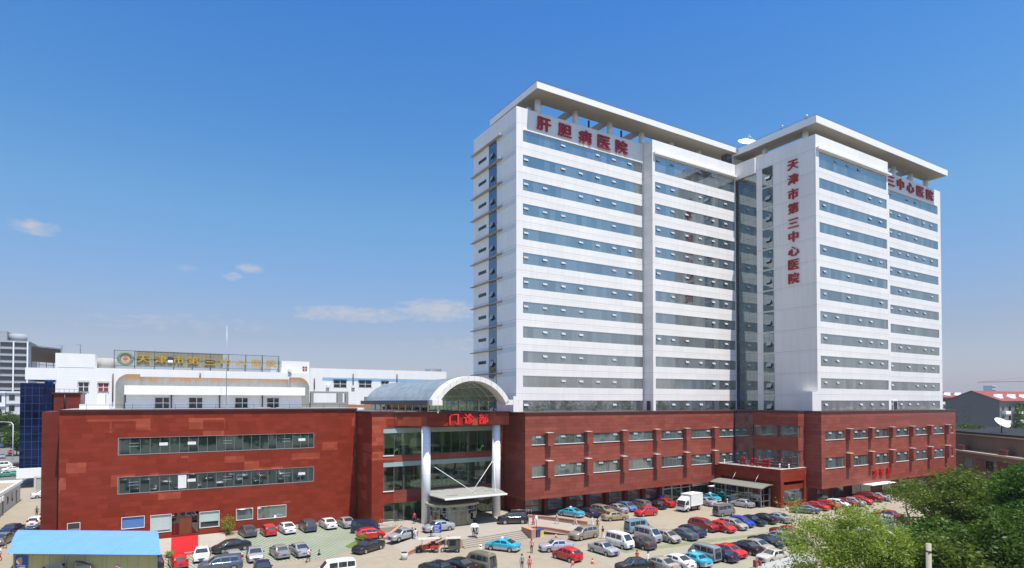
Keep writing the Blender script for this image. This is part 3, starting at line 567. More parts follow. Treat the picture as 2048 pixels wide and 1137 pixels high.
podium_block(104.37, 156.24, 63.74, 82, M['granite_wing'], [(105.5, 111.71), (114.24, 119.62), (122.04, 127.3), (129.98, 135.17), (137.68, 143.01), (145.53, 150.48), (153.21, 154.82)],
             [(112.3, 113.3), (119.95, 120.95), (127.6, 128.6), (135.6, 136.6), (143.3, 144.3), (151.1, 152.1)])
for (x0, x1, y0, y1) in ((51.4, 102.25, 80.86, 89.2), (104.2, 156.4, 63.58, 82.1)):
    b = B(); b.box(x0, x1, y0, y1, 17.053, 17.3); b.build('cornice', M['cornice'], pod)
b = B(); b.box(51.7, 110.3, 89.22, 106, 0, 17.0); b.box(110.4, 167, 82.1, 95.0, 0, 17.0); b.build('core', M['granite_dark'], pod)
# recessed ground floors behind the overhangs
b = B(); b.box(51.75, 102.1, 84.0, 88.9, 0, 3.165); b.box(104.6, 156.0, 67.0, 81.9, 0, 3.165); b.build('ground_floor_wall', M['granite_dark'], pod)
for i in range(11):
    x = 53.4 + i * 4.45
    b = B(); b.box(x, x + 3.3, 83.9, 83.997, .7, 2.75); b.build('shop_window', M['shop_glass'], pod)
    b = B(); b.box(x, x + 3.3, 83.85, 83.897, 1.55, 1.7); b.build('window_rail', M['carpet_red'], pod)
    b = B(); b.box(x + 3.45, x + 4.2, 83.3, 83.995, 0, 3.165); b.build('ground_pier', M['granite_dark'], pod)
b = B(); b.box(84.2, 91.6, 83.2, 83.26, 0, 3.0); b.build('shop_door', M['entrance_glass'], pod)
b = B()
for x in (84.2, 86.6, 89.1, 91.6): b.box(x - .06, x + .06, 83.12, 83.197, 0, 3.05)
b.box(84.26, 91.54, 83.12, 83.197, 2.2, 2.3); b.build('door_frame', M['white_paint'], pod)
b = B(); b.box(91.9, 96.6, 82.7, 82.95, 2.3, 3.05); b.build('shop_board', M['white_paint'], pod)
b = B(); b.box(91.9, 96.6, 83.5, 83.98, 0, 2.25); b.build('shop_front', M['curtain_glass'], pod)
for x in (108, 113, 123, 131, 138, 146):
    b = B(); b.box(x, x + 3.6, 66.9, 66.997, .5, 2.8); b.build('shop_window', M['podium_glass'], pod)
b = B(); b.box(118.6, 121.6, 66.2, 66.26, 0, 2.8); b.build('glass_door', M['teal_glass'], pod)
b = B(); b.box(117.8, 126.5, 61.9, 66.0, 3.0, 3.12); b.build('door_canopy', M['white_paint'], pod)
sign('wall_sign', 'three bright red characters on the red wing wall above the teal glass door', '急诊部', 1.35, 1.45, .3, M['red_letter'], [(121.9, 63.72, 5.1), (124.4, 63.72, 5.08), (127.0, 63.72, 5.06)], (1, 0, 0), bold=.02)
# inner corner block between podium and wing, with its glass part
b = B(); b.box(102.3, 104.3, 66.9, 76.6, 9.9, 13.0 - .6); b.box(102.3, 104.3, 66.9, 76.6, 14.6, 17.0); b.box(102.9, 109, 66.95, 86.5, 6.5, 17.04); b.box(102.3, 104.3, 66.9, 76.6, 6.4, 7.0); b.build('inner_wall', M['granite_wing'], pod)
b = B(); b.box(102.45, 104.2, 67.05, 76.5, 12.41, 14.59); b.box(102.45, 104.2, 67.05, 76.5, 7.02, 9.88); b.build('inner_window', M['podium_glass'], pod)
b = B(); b.box(102.32, 102.88, 76.62, 80.98, 6.5, 17.0); b.build('glass_corner', M['curtain_glass'], pod)
b = B(); b.box(102.2, 109, 66.8, 86.6, 17.06, 17.3); b.build('cornice', M['cornice'], pod)
# annex
ann = thing('annex_hall', 'low red stone annex with flat grey roof in the corner between podium and wing', 'building', (100, 74, 0))
b = B(); b.box(96.4, 104.35, 66.5, 81.0, 4.6, 6.5); b.box(96.4, 104.35, 66.5, 66.9, 6.503, 6.85); b.box(96.4, 96.8, 66.903, 81.0, 6.503, 6.85)
b.box(96.4, 97.3, 66.5, 67.4, 0, 4.597); b.box(103.3, 104.35, 66.5, 67.4, 0, 4.597); b.box(97.32, 103.28, 66.7, 67.2, 3.1, 4.0); b.box(97.32, 103.28, 66.6, 67.2, 0, .8)
b.box(96.4, 97.3, 79.6, 81.0, 0, 4.597); b.box(97.32, 104.3, 70.5, 81.0, 0, 4.597); b.box(96.9, 97.31, 67.42, 70.4, 0, 4.597); b.build('wall', M['granite'], ann)
b = B(); b.box(97.34, 103.26, 66.95, 67.0, .803, 3.097); b.build('window', M['podium_glass'], ann)
b = B(); b.box(96.82, 104.3, 66.92, 80.9, 6.503, 6.56); b.build('roof_felt', M['roof_felt'], ann)
b = B(); b.box(96.35, 96.83, 66.45, 81.0, 6.853, 6.92); b.box(96.83, 104.36, 66.45, 66.92, 6.853, 6.92); b.build('coping', M['concrete_pale'], ann)
b = B(); b.box(96.88, 97.3, 70.6, 79.5, 0, 3.2); b.build('side_window', M['podium_glass'], ann)
sign('roof_sign', 'three red characters standing on short legs on the annex roof', '住院部', 1.7, 1.55, .3, M['red_letter'], [(97.3, 75.0, 7.75), (97.3, 72.5, 7.75), (97.3, 70.0, 7.75)], (0, -1, 0), bold=.02)
b = B()
for y in (75.0, 72.5, 70.0):
    for s in (-.5, .5): b.tube([(97.35, y + s, 6.56), (97.35, y + s, 7.1)], .03, 5)
b.build('sign_leg', M['metal_dark'], bpy.data.objects[[o.name for o in bpy.data.objects if o.name.startswith('roof_sign')][0]])
for i, y in enumerate((79.2, 73.6, 68.2, 66.9)):
    b = B(); b.tube([(97.0 + i * .8, y, 6.56), (97.0 + i * .8, y, 7.5)], .09, 8); b.ball((97.0 + i * .8, y, 7.55), .16, 8, 5); b.build('roof_vent', M['column_white'], ann)
ves = thing('glass_porch', 'glazed entrance porch with curved pale roof against the annex', 'porch', (95.4, 73.5, 0))
b = B(); b.box(93.7, 93.74, 68.6, 78.8, .05, 3.3); b.box(93.76, 96.3, 68.6, 68.64, .05, 3.3); b.box(93.76, 96.3, 78.76, 78.8, .05, 3.3); b.build('glass_wall', M['vestibule_glass'], ves)
b = B()
for y in (68.6, 71.2, 73.7, 76.2, 78.8): b.box(93.64, 93.78, y - .06, y + .06, 0, 3.4)
for z in (1.15, 2.3): b.box(93.66, 93.76, 68.66, 78.74, z - .04, z + .04); b.box(93.78, 96.3, 68.55, 68.65, z - .04, z + .04)
b.box(96.2, 96.34, 68.54, 68.66, 0, 3.4); b.build('frame', M['metal_grey'], ves)
pts = [(93.0 + 3.4 * i / 8, 3.42 + .55 * math.sin(math.pi * (i / 8) * .62)) for i in range(9)]
b = B(); b.prism_axis([(x, z) for x, z in pts] + [(x, z + .14) for x, z in reversed(pts)], 67.9, 79.4, 'y'); b.build('roof', M['porch_roof'], ves)
b = B(); b.tube([(95, 71, 3.9), (96.38, 71, 5.6)], .05, 6); b.tube([(95, 76, 3.9), (96.38, 76, 5.6)], .05, 6); b.build('tie_rod', M['metal_grey'], ves)
bo = thing('guard_booth', 'narrow dark booth with pale roof beside the glass porch', 'booth', (95.2, 80.3, 0))
b = B(); b.box(94.4, 95.9, 79.7, 80.9, 0, 2.3); b.build('body', M['metal_dark'], bo); b = B(); b.box(94.2, 96.0, 79.5, 81.0, 2.303, 2.45); b.build('roof', M['white_paint'], bo)
b = B(); b.box(94.37, 94.398, 79.9, 80.7, 1.0, 2.0); b.build('window', M['podium_glass'], bo)

# ------------------------------------------------------------------ entrance hall
ent = thing('entrance_hall', 'glazed entrance hall between the red blocks with white columns and arched glass roof', 'building', (40, 88, 0))
X0, X1, YE = 28.46, 51.55, 87.6
b = B(); b.box(X0, 30.25, YE, 88.4, 0, 17.25); b.box(30.253, 31.85, YE, 88.4, 15.0, 17.25); b.box(30.253, 31.85, YE, 88.4, 9.85, 10.85); b.box(30.253, 31.85, YE, 88.4, 3.55, 5.45)
b.box(X0, 29.2, 88.403, 95.3, 0, 17.25); b.build('wall', M['granite'], ent)
b = B(); b.box(50.9, X1, YE, 88.4, .75, 17.25); b.build('wall', M['granite'], ent)
b = B(); b.box(31.86, 50.89, YE + .02, 88.35, 9.86, 10.84); b.box(31.86, 50.89, YE + .02, 88.35, 3.56, 5.44); b.box(31.86, 50.89, YE + .02, 88.35, 15.0, 17.2); b.build('spandrel', M['granite_wing'], ent)
for (a, c) in ((.8, 3.54), (5.46, 9.84), (10.87, 14.98)):
    b = B(); b.box(30.26, 50.89, YE + .15, YE + .19, a, c); wo = b.build('glass_wall', M['entrance_glass'], ent)
    if a > 1: b = B(); b.box(30.26, 50.88, YE + .05, YE + .14, c - .75, c - .02); b.build('glass_soffit', M['glass_soffit'], wo)
    b = B(); b.box(30.2, 31.9, YE - .1, YE + .02, a - .14, a); b.build('sill', M['sill'], wo)
# interior that shows through the glass
b = B(); b.box(29.3, 51.4, 88.45, 110, .7, .75); b.box(29.3, 51.4, 88.45, 93, 5.1, 5.4); b.box(29.3, 51.4, 88.45, 93, 10.3, 10.7); b.box(29.3, 51.4, 103, 110, 5.1, 5.4); b.box(29.3, 51.4, 103, 110, 10.3, 10.7); b.build('interior_floor', M['interior_floor'], ent)
b = B(); b.box(29.3, 51.4, 110.003, 110.4, 0, 17); b.box(51.2, 51.5, 88.45, 109.99, 0, 17); b.build('interior_wall', M['interior_wall'], ent)
for x in (33.5, 37.5, 41.5, 45.5, 49):
    b = B(); b.tube([(x, 91.0, .75), (x, 91.0, 15.0)], .45, 14); b.build('interior_column', M['column_white'], ent)
b = B()
for z in (5.5, 10.8):
    b.box(30.3, 50.8, 88.6, 88.64, z, z + 1.05)
b.build('balustrade', M['vestibule_glass'], ent)
rr = random.Random(3); b = B()
for i in range(34):
    x = rr.uniform(30.5, 50); z = rr.choice((.75, 5.4, 5.4, 10.7)); y = rr.uniform(89.5, 92.2); w = rr.uniform(.5, 2.2); b.box(x, x + w, y, y + .6, z, z + rr.uniform(.7, 2.2))
b.build('interior_counter', M['interior_counter'], ent)
# projecting fascia, with a curved left return
fp = [(31.9, 87.58)]
for i in range(10):
    t = i / 9; fp.append((32.0 + 3.9 * t ** 1.0, 87.5 - 5.0 * (3 * t * t - 2 * t ** 3)))
fp += [(49.4, 82.5), (49.4, 87.58)]
b = B(); b.prism(fp, 15.35, 17.3); b.build('fascia', M['granite'], ent)
b = B(); b.prism([(x + (.15 if x > 40 else -.15 * (x < 33)), y - .15) for x, y in fp], 17.303, 17.5); b.prism([(28.2, 87.4), (32, 87.4), (32, 95.4), (28.2, 95.4)], 17.253, 17.55); b.prism([(49.6, 82.6), (51.6, 87.3), (51.6, 89), (49.6, 89)], 17.253, 17.45); b.build('cornice', M['cornice'], ent)
b = B(); b.box(28.6, 36.2, 88.45, 118, 17.2, 17.45); b.box(47.8, 51.4, 88.45, 118, 17.2, 17.45); b.box(36.203, 47.797, 88.45, 90.5, 17.2, 17.45); b.build('roof_felt', M['roof_felt'], ent)
for (x, y) in ((35.55, 83.7), (47.5, 83.35)):
    b = B(); b.tube([(x, y, .75), (x, y, 15.34)], .68, 32); b.build('column', M['column_panel'], ent)
sign('fascia_sign', 'three bright red characters on the entrance fascia over the white columns', '门诊部', 1.75, 1.7, .3, M['red_letter_bright'], [(39.5, 82.47, 16.4), (42.0, 82.47, 16.4), (44.6, 82.47, 16.4)], (1, 0, 0), bold=.03)  # brighter red than the tower letters
# arched glass roof
ar = thing('arched_roof', 'barrel vaulted glass roof with white arched rim on top of the entrance hall', 'roof', (42, 92, 17.5))
AX0, AX1, AY0, AY1, AZ, AH = 35.6, 48.2, 80.4, 114.5, 19.25, 3.7
def arc(k, n, dr=0.0):
    c = ((AX1 - AX0) / 2); rad = (c * c + AH * AH) / (2 * AH); zc = AZ + AH - rad; a0 = math.asin(c / rad); a = -a0 + 2 * a0 * k / n
    return ((AX0 + AX1) / 2 + (rad + dr) * math.sin(a), zc + (rad + dr) * math.cos(a))
n = 22; op = [arc(k, n) for k in range(n + 1)]; ip = [arc(k, n, -.75) for k in range(n + 1)]
def arch(y0, y1, o_, i_, name, mat, par):
    mb = B()
    for k in range(n):
        q = [o_[k], o_[k + 1], i_[k + 1], i_[k]]
        mb.add([(x, y0, z) for x, z in q] + [(x, y1, z) for x, z in q], [(0, 1, 2, 3), (7, 6, 5, 4), (0, 4, 5, 1), (1, 5, 6, 2), (2, 6, 7, 3), (3, 7, 4, 0)], 0)
    return mb.build(name, mat, par)
arch(AY0, AY0 + 2.3, op, ip, 'rim', M['rim_panel'], ar)
sk = [arc(k, n, -.12) for k in range(n + 1)]; sk2 = [arc(k, n, -.17) for k in range(n + 1)]
arch(AY0 + 2.32, AY1, sk, sk2, 'glass_vault', M['vault_glass'], ar)
b = B()
for j in range(11):
    y = AY0 + 2.8 + j * 2.4; pts = [(x, y, z) for x, z in [arc(k, 14, -.5) for k in range(15)]]; b.tube(pts, .09, 5)
for k in range(1, 14, 2):
    x, z = arc(k, 14, -.36); b.tube([(x, AY0 + 2.4, z), (x, AY1, z)], .06, 5)
b.build('steel_rib', M['cream_steel'], ar)
b = B(); b.box(AX0 - .7, AX0 + .5, AY0 + 1.4, AY1, 18.55, 19.25); b.build('eave_beam', M['cornice_grey'], ar)
b = B(); b.box(AX0 - .5, AX0 + 1.1, AY0 - .06, AY0 + 1.38, 18.5, 19.3); b.box(AX1 - .6, AX1 + 2.6, AY0 + .1, AY0 + 2.2, 18.55, 19.35); b.build('rim_foot', M['rim_panel'], ar)
b = B(); b.box(AX0 - .1, AX0 - .04, AY0 + 2, AY1, 17.5, 18.55); b.box(AX0, AX1 + 1, 88.5, 88.56, 17.5, 19.2); b.box(AX0, AX1, AY1 - .1, AY1, 17.5, 20); b.build('glass_side', M['roof_glass_side'], ar)
b = B()
for j in range(9): y = AY0 + 2.2 + j * 3.1; b.box(AX0 - .2, AX0, y, y + .22, 17.5, 18.6)
for x in (36.2, 39.8, 43.4, 47): b.box(x - .12, x + .12, 88.3, 88.48, 17.5, 19.4)
b.box(36.1, 36.25, 80.7, 80.85, 17.35, 18.5); b.build('roof_post', M['cream_steel'], ar)
# hanging stone coloured entrance canopy with rods
cp = thing('entrance_canopy', 'thin stone grey entrance canopy slung on white rods from the columns', 'canopy', (41, 82, 5.1))
b = B(); b.prism([(35.9, 77.7), (46.1, 77.6), (47.6, 83.0), (47.0, 87.4), (38.0, 87.5), (35.4, 82.0)], 5.05, 5.2); b.build('slab', M['slab_grey'], cp)
b = B(); b.prism([(35.86, 77.62), (46.14, 77.52), (46.18, 77.68), (35.94, 77.78)], 5.0, 5.24); b.build('slab_edge', M['canopy_white'], cp)
b = B()
for p, q in (((36.75, 83.2, 9.2), (41.8, 79.0, 5.2)), ((46.7, 83.1, 9.6), (41.6, 80.6, 5.2)), ((46.9, 83.0, 9.6), (44.9, 79.0, 5.2))): b.tube([p, q], .042, 6)
b.build('tie_rod', M['column_white'], cp)
b = B(); b.prism([(37.3, 79.6), (38.9, 79.3), (39.2, 80.6), (37.4, 80.7)], 5.203, 5.22); b.prism([(44.3, 81.2), (45.2, 81.0), (45.3, 81.9), (44.4, 82)], 5.203, 5.22); b.build('puddle', M['roof_felt'], cp)
vs = thing('revolving_porch', 'rounded glass entrance porch with pale flat roof under the slung canopy', 'porch', (39.5, 82, .75))
def rnd_rect(x0, x1, y0, y1, r, n=8):
    p = []
    for (cx, cy, a0) in ((x1 - r, y1 - r, 0), (x0 + r, y1 - r, 90), (x0 + r, y0 + r, 180), (x1 - r, y0 + r, 270)):
        for i in range(n + 1): a = R(a0 + 90 * i / n); p.append((cx + r * math.cos(a), cy + r * math.sin(a)))
    return p
b = B(); b.prism(rnd_rect(35.2, 43.2, 79.2, 86.8, 2.6), 3.62, 3.95); b.build('roof', M['porch_cream'], vs)
gp = rnd_rect(35.5, 42.9, 79.5, 86.5, 2.4); b = B()
for i in range(len(gp)): (xa, ya), (xb, yb) = gp[i], gp[(i + 1) % len(gp)]; b.quad((xa, ya, .76), (xb, yb, .76), (xb, yb, 3.6), (xa, ya, 3.6))
b.build('glass_wall', M['vestibule_glass'], vs, fix=False)
b = B()
for i in (18, 22, 26, 27, 31, 35): x, y = gp[i % len(gp)]; b.tube([(x, y, .76), (x, y, 3.6)], .06, 6)
for x in (38, 40.4): b.tube([(x, 79.48, .76), (x, 79.48, 3.6)], .05, 6)
b.tube([(x, y, 3.0) for x, y in gp] + [(gp[0][0], gp[0][1], 3.0)], .05, 5); b.build('frame', M['metal_grey'], vs)
b = B(); b.box(38.2, 40.2, 81.5, 83.5, .76, 3.4); b.build('revolving_door', M['teal_glass'], vs)
# ------------------------------------------------------------------ left red block
lb = thing('outpatient_block', 'long red granite block with two dark window strips and a wooden door below', 'building', (9, 96, 0))
LX0, LX1, LY = -9.95, 28.36, 95.14
STR = ((11.98, 14.15), (6.78, 8.94))
low = [(-3.13, -.62, 2.1, 3.55, 'louvre'), (.18, 2.55, 1.2, 3.5, 'blind'), (2.62, 6.02, .5, 3.6, 'door'), (6.1, 8.54, 1.25, 3.4, 'blind'), (10.81, 12.97, 1.85, 3.38, 'win'), (13.71, 17.63, 1.7, 3.45, 'win'), (-8.95, -7.7, 1.0, 3.4, 'service')]
b = B(); b.box(LX0, LX1, LY + .3, 124, 0, 17.75)
b.box(LX0, LX1, LY, LY + .297, 14.15, 17.75); b.box(LX0, LX1, LY, LY + .297, 8.94, 11.98); b.box(LX0, LX1, LY, LY + .297, 3.6, 6.78)
for (a, c) in STR: b.box(LX0, -3.59, LY, LY + .297, a, c); b.box(21.65, LX1, LY, LY + .297, a, c)
xs = [LX0] + [q for l in sorted(low) for q in l[:2]] + [LX1]
for i in range(0, len(xs), 2): b.box(xs[i], xs[i + 1], LY, LY + .297, 0, 3.6)
for l in low:
    if l[2] > 0: b.box(l[0], l[1], LY, LY + .297, 0, l[2])
    if l[3] < 3.6: b.box(l[0], l[1], LY, LY + .297, l[3], 3.6)
b.build('wall', M['granite'], lb)
b = B(); b.box(LX0 - .2, LX1 + .1, LY - .2, 124.2, 17.753, 18.0); b.build('cornice', M['cornice'], lb)
b = B(); b.box(LX0 + .2, LX1 - .2, LY + .2, 124, 18.003, 18.03); b.build('roof_felt', M['concrete'], lb)
for (a, c) in STR:
    b = B(); b.box(-3.587, 21.647, LY + .06, LY + .29, a + .003, c - .003); wo = b.build('window_strip', M['red_block_glass'], lb)
    b = B(); b.box(-3.66, 21.72, LY - .03, LY + .055, a - .09, a - .002); b.box(-3.66, 21.72, LY - .03, LY + .055, c + .002, c + .05); b.box(-3.67, -3.592, LY - .03, LY + .055, a - .002, c + .002); b.box(21.652, 21.73, LY - .03, LY + .055, a - .002, c + .002); b.build('frame', M['metal_grey'], wo)
    n_ = int(25.24 / 1.147)
    for i in ((4, 7, 20) if a > 10 else (6, 7, 20)):
        x = -3.59 + i * 1.147
        b = B(); b.box(x + .06, x + 1.08, LY + .03, LY + .058, (a + c) / 2 - .05 if not (a < 10 and i == 6) else a + .2, (a + c) / 2 + .35 if not (a < 10 and i == 6) else c - .1); b.build('pale_blind', M['frame_white'], wo)
    for i in (1, 11, 18):
        x = -3.59 + i * 1.147; b = B(); b.box(x, x + 1.147, LY + .04, LY + .058, c - .75, c - .68); b.box(x, x + 1.147, LY + .04, LY + .058, c - 1.15, c - 1.08); b.build('transom', M['metal_grey'], wo)
for (x0, x1, z0, z1, kind) in low:
    if kind == 'door':
        b = B(); b.box(x0 + .003, x1 - .003, LY + .2, LY + .29, z0, z1 - .003); d = b.build('door', M['vestibule_dark'], lb)
        for (xa, xb) in ((x0 + 1.0, x0 + 1.68), (x0 + 1.72, x0 + 2.4)): b = B(); b.box(xa, xb, LY + .12, LY + .19, z0 + .05, 2.9); b.build('door_leaf', M['door_wood'], d)
        b = B()
        for x in (x0 + .03, x0 + .95, x0 + 1.7, x0 + 2.45, x1 - .1): b.box(x - .04, x + .04, LY + .08, LY + .119, z0, z1 - .01)
        b.box(x0 + .07, x1 - .14, LY + .08, LY + .118, 2.93, 3.05); b.build('frame', M['rusty_pipe'], d)
        continue
    mat = {'louvre': 'louvre_blue', 'blind': 'blind', 'win': 'podium_glass', 'service': 'white_trim'}[kind]
    b = B(); b.box(x0 + .003, x1 - .003, LY + .1, LY + .29, z0 + .003, z1 - .003); wo = b.build('window' if kind != 'service' else 'service_door', M[mat], lb)
    if kind == 'blind': b = B(); b.box(x0 + .1, x1 - .1, LY + .06, LY + .098, z0 + .1, z0 + (.2 if x0 < 3 else .75)); b.build('dark_pane', M['dark_window'], wo)
    if kind == 'service': b = B(); b.box(x0, x1, LY - .02, LY + .098, z1 - .7, z1 - .05); b.build('shutter_box', M['metal_dark'], wo)
    b = B(); b.box(x0 - .06, x0, LY - .03, LY + .09, z0, z1); b.box(x1, x1 + .06, LY - .03, LY + .09, z0, z1); b.box(x0 - .06, x1 + .06, LY - .06, LY + .09, z0 - .08, z0 - .002); b.box(x0 - .06, x1 + .06, LY - .03, LY + .09, z1 + .002, z1 + .06); b.build('frame', M['sill'], wo)
for (x, z) in ((0, 0),):
    b = B()
    for i in range(16): q = -9.7 + i * 2.53; b.tube([(q, LY + .3, 18.0), (q, LY + .3, 18.75)], .02, 4)
    b.tube([(-9.7, LY + .3, 18.6), (28.2, LY + .3, 18.6)], .02, 4); b.build('roof_railing', M['metal_dark'], lb)
b = B(); b.box(-8.0, -4.6, 96.2, 97.4, 18.03, 18.7); b.build('roof_duct', M['white_trim'], lb)
b = B(); b.box(-6.6, -5.6, 104, 105.6, 18.03, 20.2); b.box(-3.9, -2.0, 105, 106, 18.9, 20.2); b.build('roof_tank', M['white_paint'], lb)
b = B(); b.box(12.5, 15.5, 95.9, 96.4, 18.03, 18.22); b.box(16.3, 17.6, 95.9, 96.4, 18.03, 18.2); b.build('vent_slab', M['concrete'], lb)
b = B(); b.tube([(9.55, 97.2, 18.0), (9.55, 97.2, 24), (9.55, 97.2, 30.3)], [.07, .05, .02], 6); b.box(9.3, 9.8, 96.95, 97.45, 18.0, 18.15); tag(b.build('antenna_mast', M['metal_grey']), 'thin tall lightning rod standing on the long red block roof', 'mast')
for x in (-9.3, 28.0):
    pass
sb = thing('red_stair_block', 'narrow dark red block rising behind the corner of the long red block', 'building', (-11, 110, 0))
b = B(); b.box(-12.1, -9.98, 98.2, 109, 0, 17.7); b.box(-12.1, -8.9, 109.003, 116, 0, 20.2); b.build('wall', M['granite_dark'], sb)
b = B(); b.box(-12.3, -8.7, 108.8, 116.2, 20.203, 20.4); b.build('cornice', M['cornice'], sb)
b = B(); b.tube([(-10.8, 108.95, 17.8), (-10.8, 108.95, 20.1)], .12, 6); b.build('drain_pipe', M['black_trim'], sb)
b = B()
for i in range(6): b.tube([(-12.1 + i * .6, 109.1, 20.4), (-12.1 + i * .6, 109.1, 20.95)], .02, 4)
b.tube([(-12.1, 109.1, 20.9), (-9, 109.1, 20.9)], .02, 4); b.build('roof_railing', M['metal_dark'], sb)
# white roof house on the left block
ph = thing('roof_house', 'white single storey house with rusty parapet on the long red block roof', 'building', (9, 102, 18))
PX0, PX1, PY = -3.0, 21.1, 101.2
b = B(); b.box(PX0, PX1, PY, 112, 18.03, 20.05); b.build('wall', M['white_siding'], ph)
b = B(); b.box(PX0 - .2, PX1 + .3, PY - 1.1, 112, 20.053, 21.35); b.build('parapet', M['white_paint'], ph)
b = B(); b.box(PX0 - .1, PX1, PY - .02, PY - .003, 18.03, 18.9); b.build('plinth', M['white_trim'], ph)
b = B(); b.box(PX0 + .6, 19.6, 104.0, 104.4, 21.353, 22.75); b.build('rusty_wall', M['rusty_concrete'], ph)
for sgn, xa in ((-1, -4.35), (1, 22.6)):
    p = [(xa, 18.03), (xa, 21.3)]
    for i in range(9): a = math.pi / 2 * i / 8; p.append((xa - sgn * (1.7 - 1.7 * math.cos(a)) , 21.3 + 1.75 * math.sin(a)))
    p += [(xa - sgn * 3.0, 23.05), (xa - sgn * 3.0, 21.36), (xa - sgn * 1.25, 21.36), (xa - sgn * 1.25, 18.03)]
    if sgn > 0: p = list(reversed(p))
    b = B(); b.prism_axis(p, 102.6, 103.6, 'y'); b.build('end_scroll', M['rusty_concrete'], ph)
for x in (.55, 4.9, 11.2, 15.8):
    b = B(); b.box(x, x + 1.75, PY - .06, PY - .022, 18.1, 19.6); wo = b.build('window', M['dark_window'], ph)
    b = B(); b.box(x + .95, x + 1.05, PY - .1, PY - .062, 18.1, 19.6); b.box(x, x + .945, PY - .1, PY - .062, 18.8, 18.9); b.box(x + 1.055, x + 1.75, PY - .1, PY - .062, 18.8, 18.9); b.box(x - .07, x, PY - .1, PY - .025, 18.05, 19.65); b.box(x + 1.75, x + 1.82, PY - .1, PY - .025, 18.05, 19.65); b.build('frame', M['frame_white'], wo)
for x in (2.6, 9.0, 15.1):
    b = B(); b.tube([(x, PY - .12, 18.1), (x, PY - .12, 20.05)], .09, 6); b.build('drain_pipe', M['rusty_pipe'], ph)
b = B(); b.box(23.1, 29.5, 103.8, 106, 18.03, 18.9); b.box(23.1, 29.5, 103.8, 104.2, 20.5, 20.8); b.box(27.6, 28.5, 103.8, 104.5, 18.9, 20.5); b.box(29.0, 29.5, 103.8, 104.5, 18.9, 20.5); b.box(23.1, 23.6, 103.8, 104.5, 18.9, 20.5); b.build('rusty_frame', M['rusty_concrete'], ph)
b = B(); b.box(29.6, 33.8, 104.5, 107, 18.0, 18.5); b.build('roof_tile_patch', M['roof_orange'], ph)
# ------------------------------------------------------------------ white rear building
wb = thing('rear_white_building', 'white sided building behind the red block carrying a lattice roof sign', 'building', (20, 175, 0))
Y = 168
b = B(); b.box(-18.4, 37.2, Y, 195, 3.0, 26.9); b.box(-18.45, -11.1, Y - .05, 186, 26.903, 30.05); b.box(30.0, 37.2, Y + 1, 186, 26.903, 30.05); b.box(37.203, 78, Y - .1, 195, 3.0, 28.3); b.build('wall', M['white_siding'], wb)
b = B(); b.box(-23.7, -18.2, Y - .3, 186, 23.95, 26.6); b.build('overhang', M['white_siding'], wb)
b = B(); b.box(40.5, 77.5, Y - .14, Y - .104, 25.0, 25.8); b.build('blue_band', M['blue_paint'], wb)
b = B(); b.tube([(-9.3, 176, 26.9), (-9.3, 176, 29.6)], 2.2, 20); b.build('roof_drum', M['concrete'], wb)
for (x0, x1, z0, z1, m_) in ((-14.1, -12.3, 21.5, 23.4, 'dark_window'), (-10.4, -8.5, 21.5, 23.3, 'red_curtain'), (35.4, 36.6, 27.4, 28.7, 'red_curtain'), (43.6, 47.1, 23.1, 25.0, 'dark_window'), (50.7, 54.3, 23.2, 25.0, 'dark_window'), (57.3, 59.4, 23.4, 24.9, 'dark_window')):
    yy = Y + 1 if z0 > 27 else Y - .1; b = B(); b.box(x0, x1, yy - .06, yy - .003, z0, z1); wo = b.build('window', M[m_], wb)
    b = B(); b.box((x0 + x1) / 2 - .07, (x0 + x1) / 2 + .07, yy - .1, yy - .063, z0, z1); b.box(x0 - .12, x0, yy - .1, yy - .005, z0 - .1, z1 + .1); b.box(x1, x1 + .12, yy - .1, yy - .005, z0 - .1, z1 + .1); b.box(x0, (x0 + x1) / 2 - .072, yy - .1, yy - .063, (z0 + z1) / 2 - .06, (z0 + z1) / 2 + .06); b.box((x0 + x1) / 2 + .072, x1, yy - .1, yy - .063, (z0 + z1) / 2 - .06, (z0 + z1) / 2 + .06); b.build('frame', M['frame_white'], wo)
    if z0 < 24: b = B(); b.box(x0 - .2, x1 + .2, yy - .4, yy - .003, z1 + .35, z1 + .45); b.build('window_hood', M['concrete'], wo)
for (x, z0, z1) in ((-7.6, 19, 25.6), (10.5, 24.8, 26.2), (38.3, 22.5, 25.5), (49.0, 22.8, 27), (62, 23, 27.2)):
    b = B(); b.tube([(x, Y - .3, z0), (x, Y - .3, z1)], .15, 6); b.build('drain_pipe', M['rusty_pipe'], wb)
for x in (41.5, 48.6, 31.5):
    b = B(); b.box(x, x + .9, Y - .5, Y - .12 if x > 40 else Y + .99, 23.0 if x > 40 else 27.1, 23.7 if x > 40 else 27.8); b.build('cooling_unit', M['frame_white'], wb)
b = B(); b.box(58, 70, 180, 184, 28.3, 29.2); b.box(76, 80, 176, 180, 28.3, 29.6); b.build('roof_plant', M['metal_grey'], wb)
b = B(); b.box(-24.6, -18.95, Y + .3, 184, 4.4, 23.2); b.build('glass_tower', M['blue_glass'], wb)
b = B(); b.tube([(-19.5, Y - .1, 21.2), (-19.5, Y - .1, 23.9)], .8, 14); b.build('glass_drum', M['blue_glass'], wb)
b = B(); b.box(-25.0, -18.6, Y, 184, 2.2, 4.397); b.build('base_band', M['white_paint'], wb)
for i, (x, h) in enumerate(((-18, 2.2), (-14.5, 2.6))):
    b = B(); b.tube([(x, 175, 30), (x, 175, 30 + h)], .06, 5); b.bar((x - .8, 175, 30 + h), (x + .4, 175, 30 + h), .06); b.build('aerial', M['metal_dark'], wb)
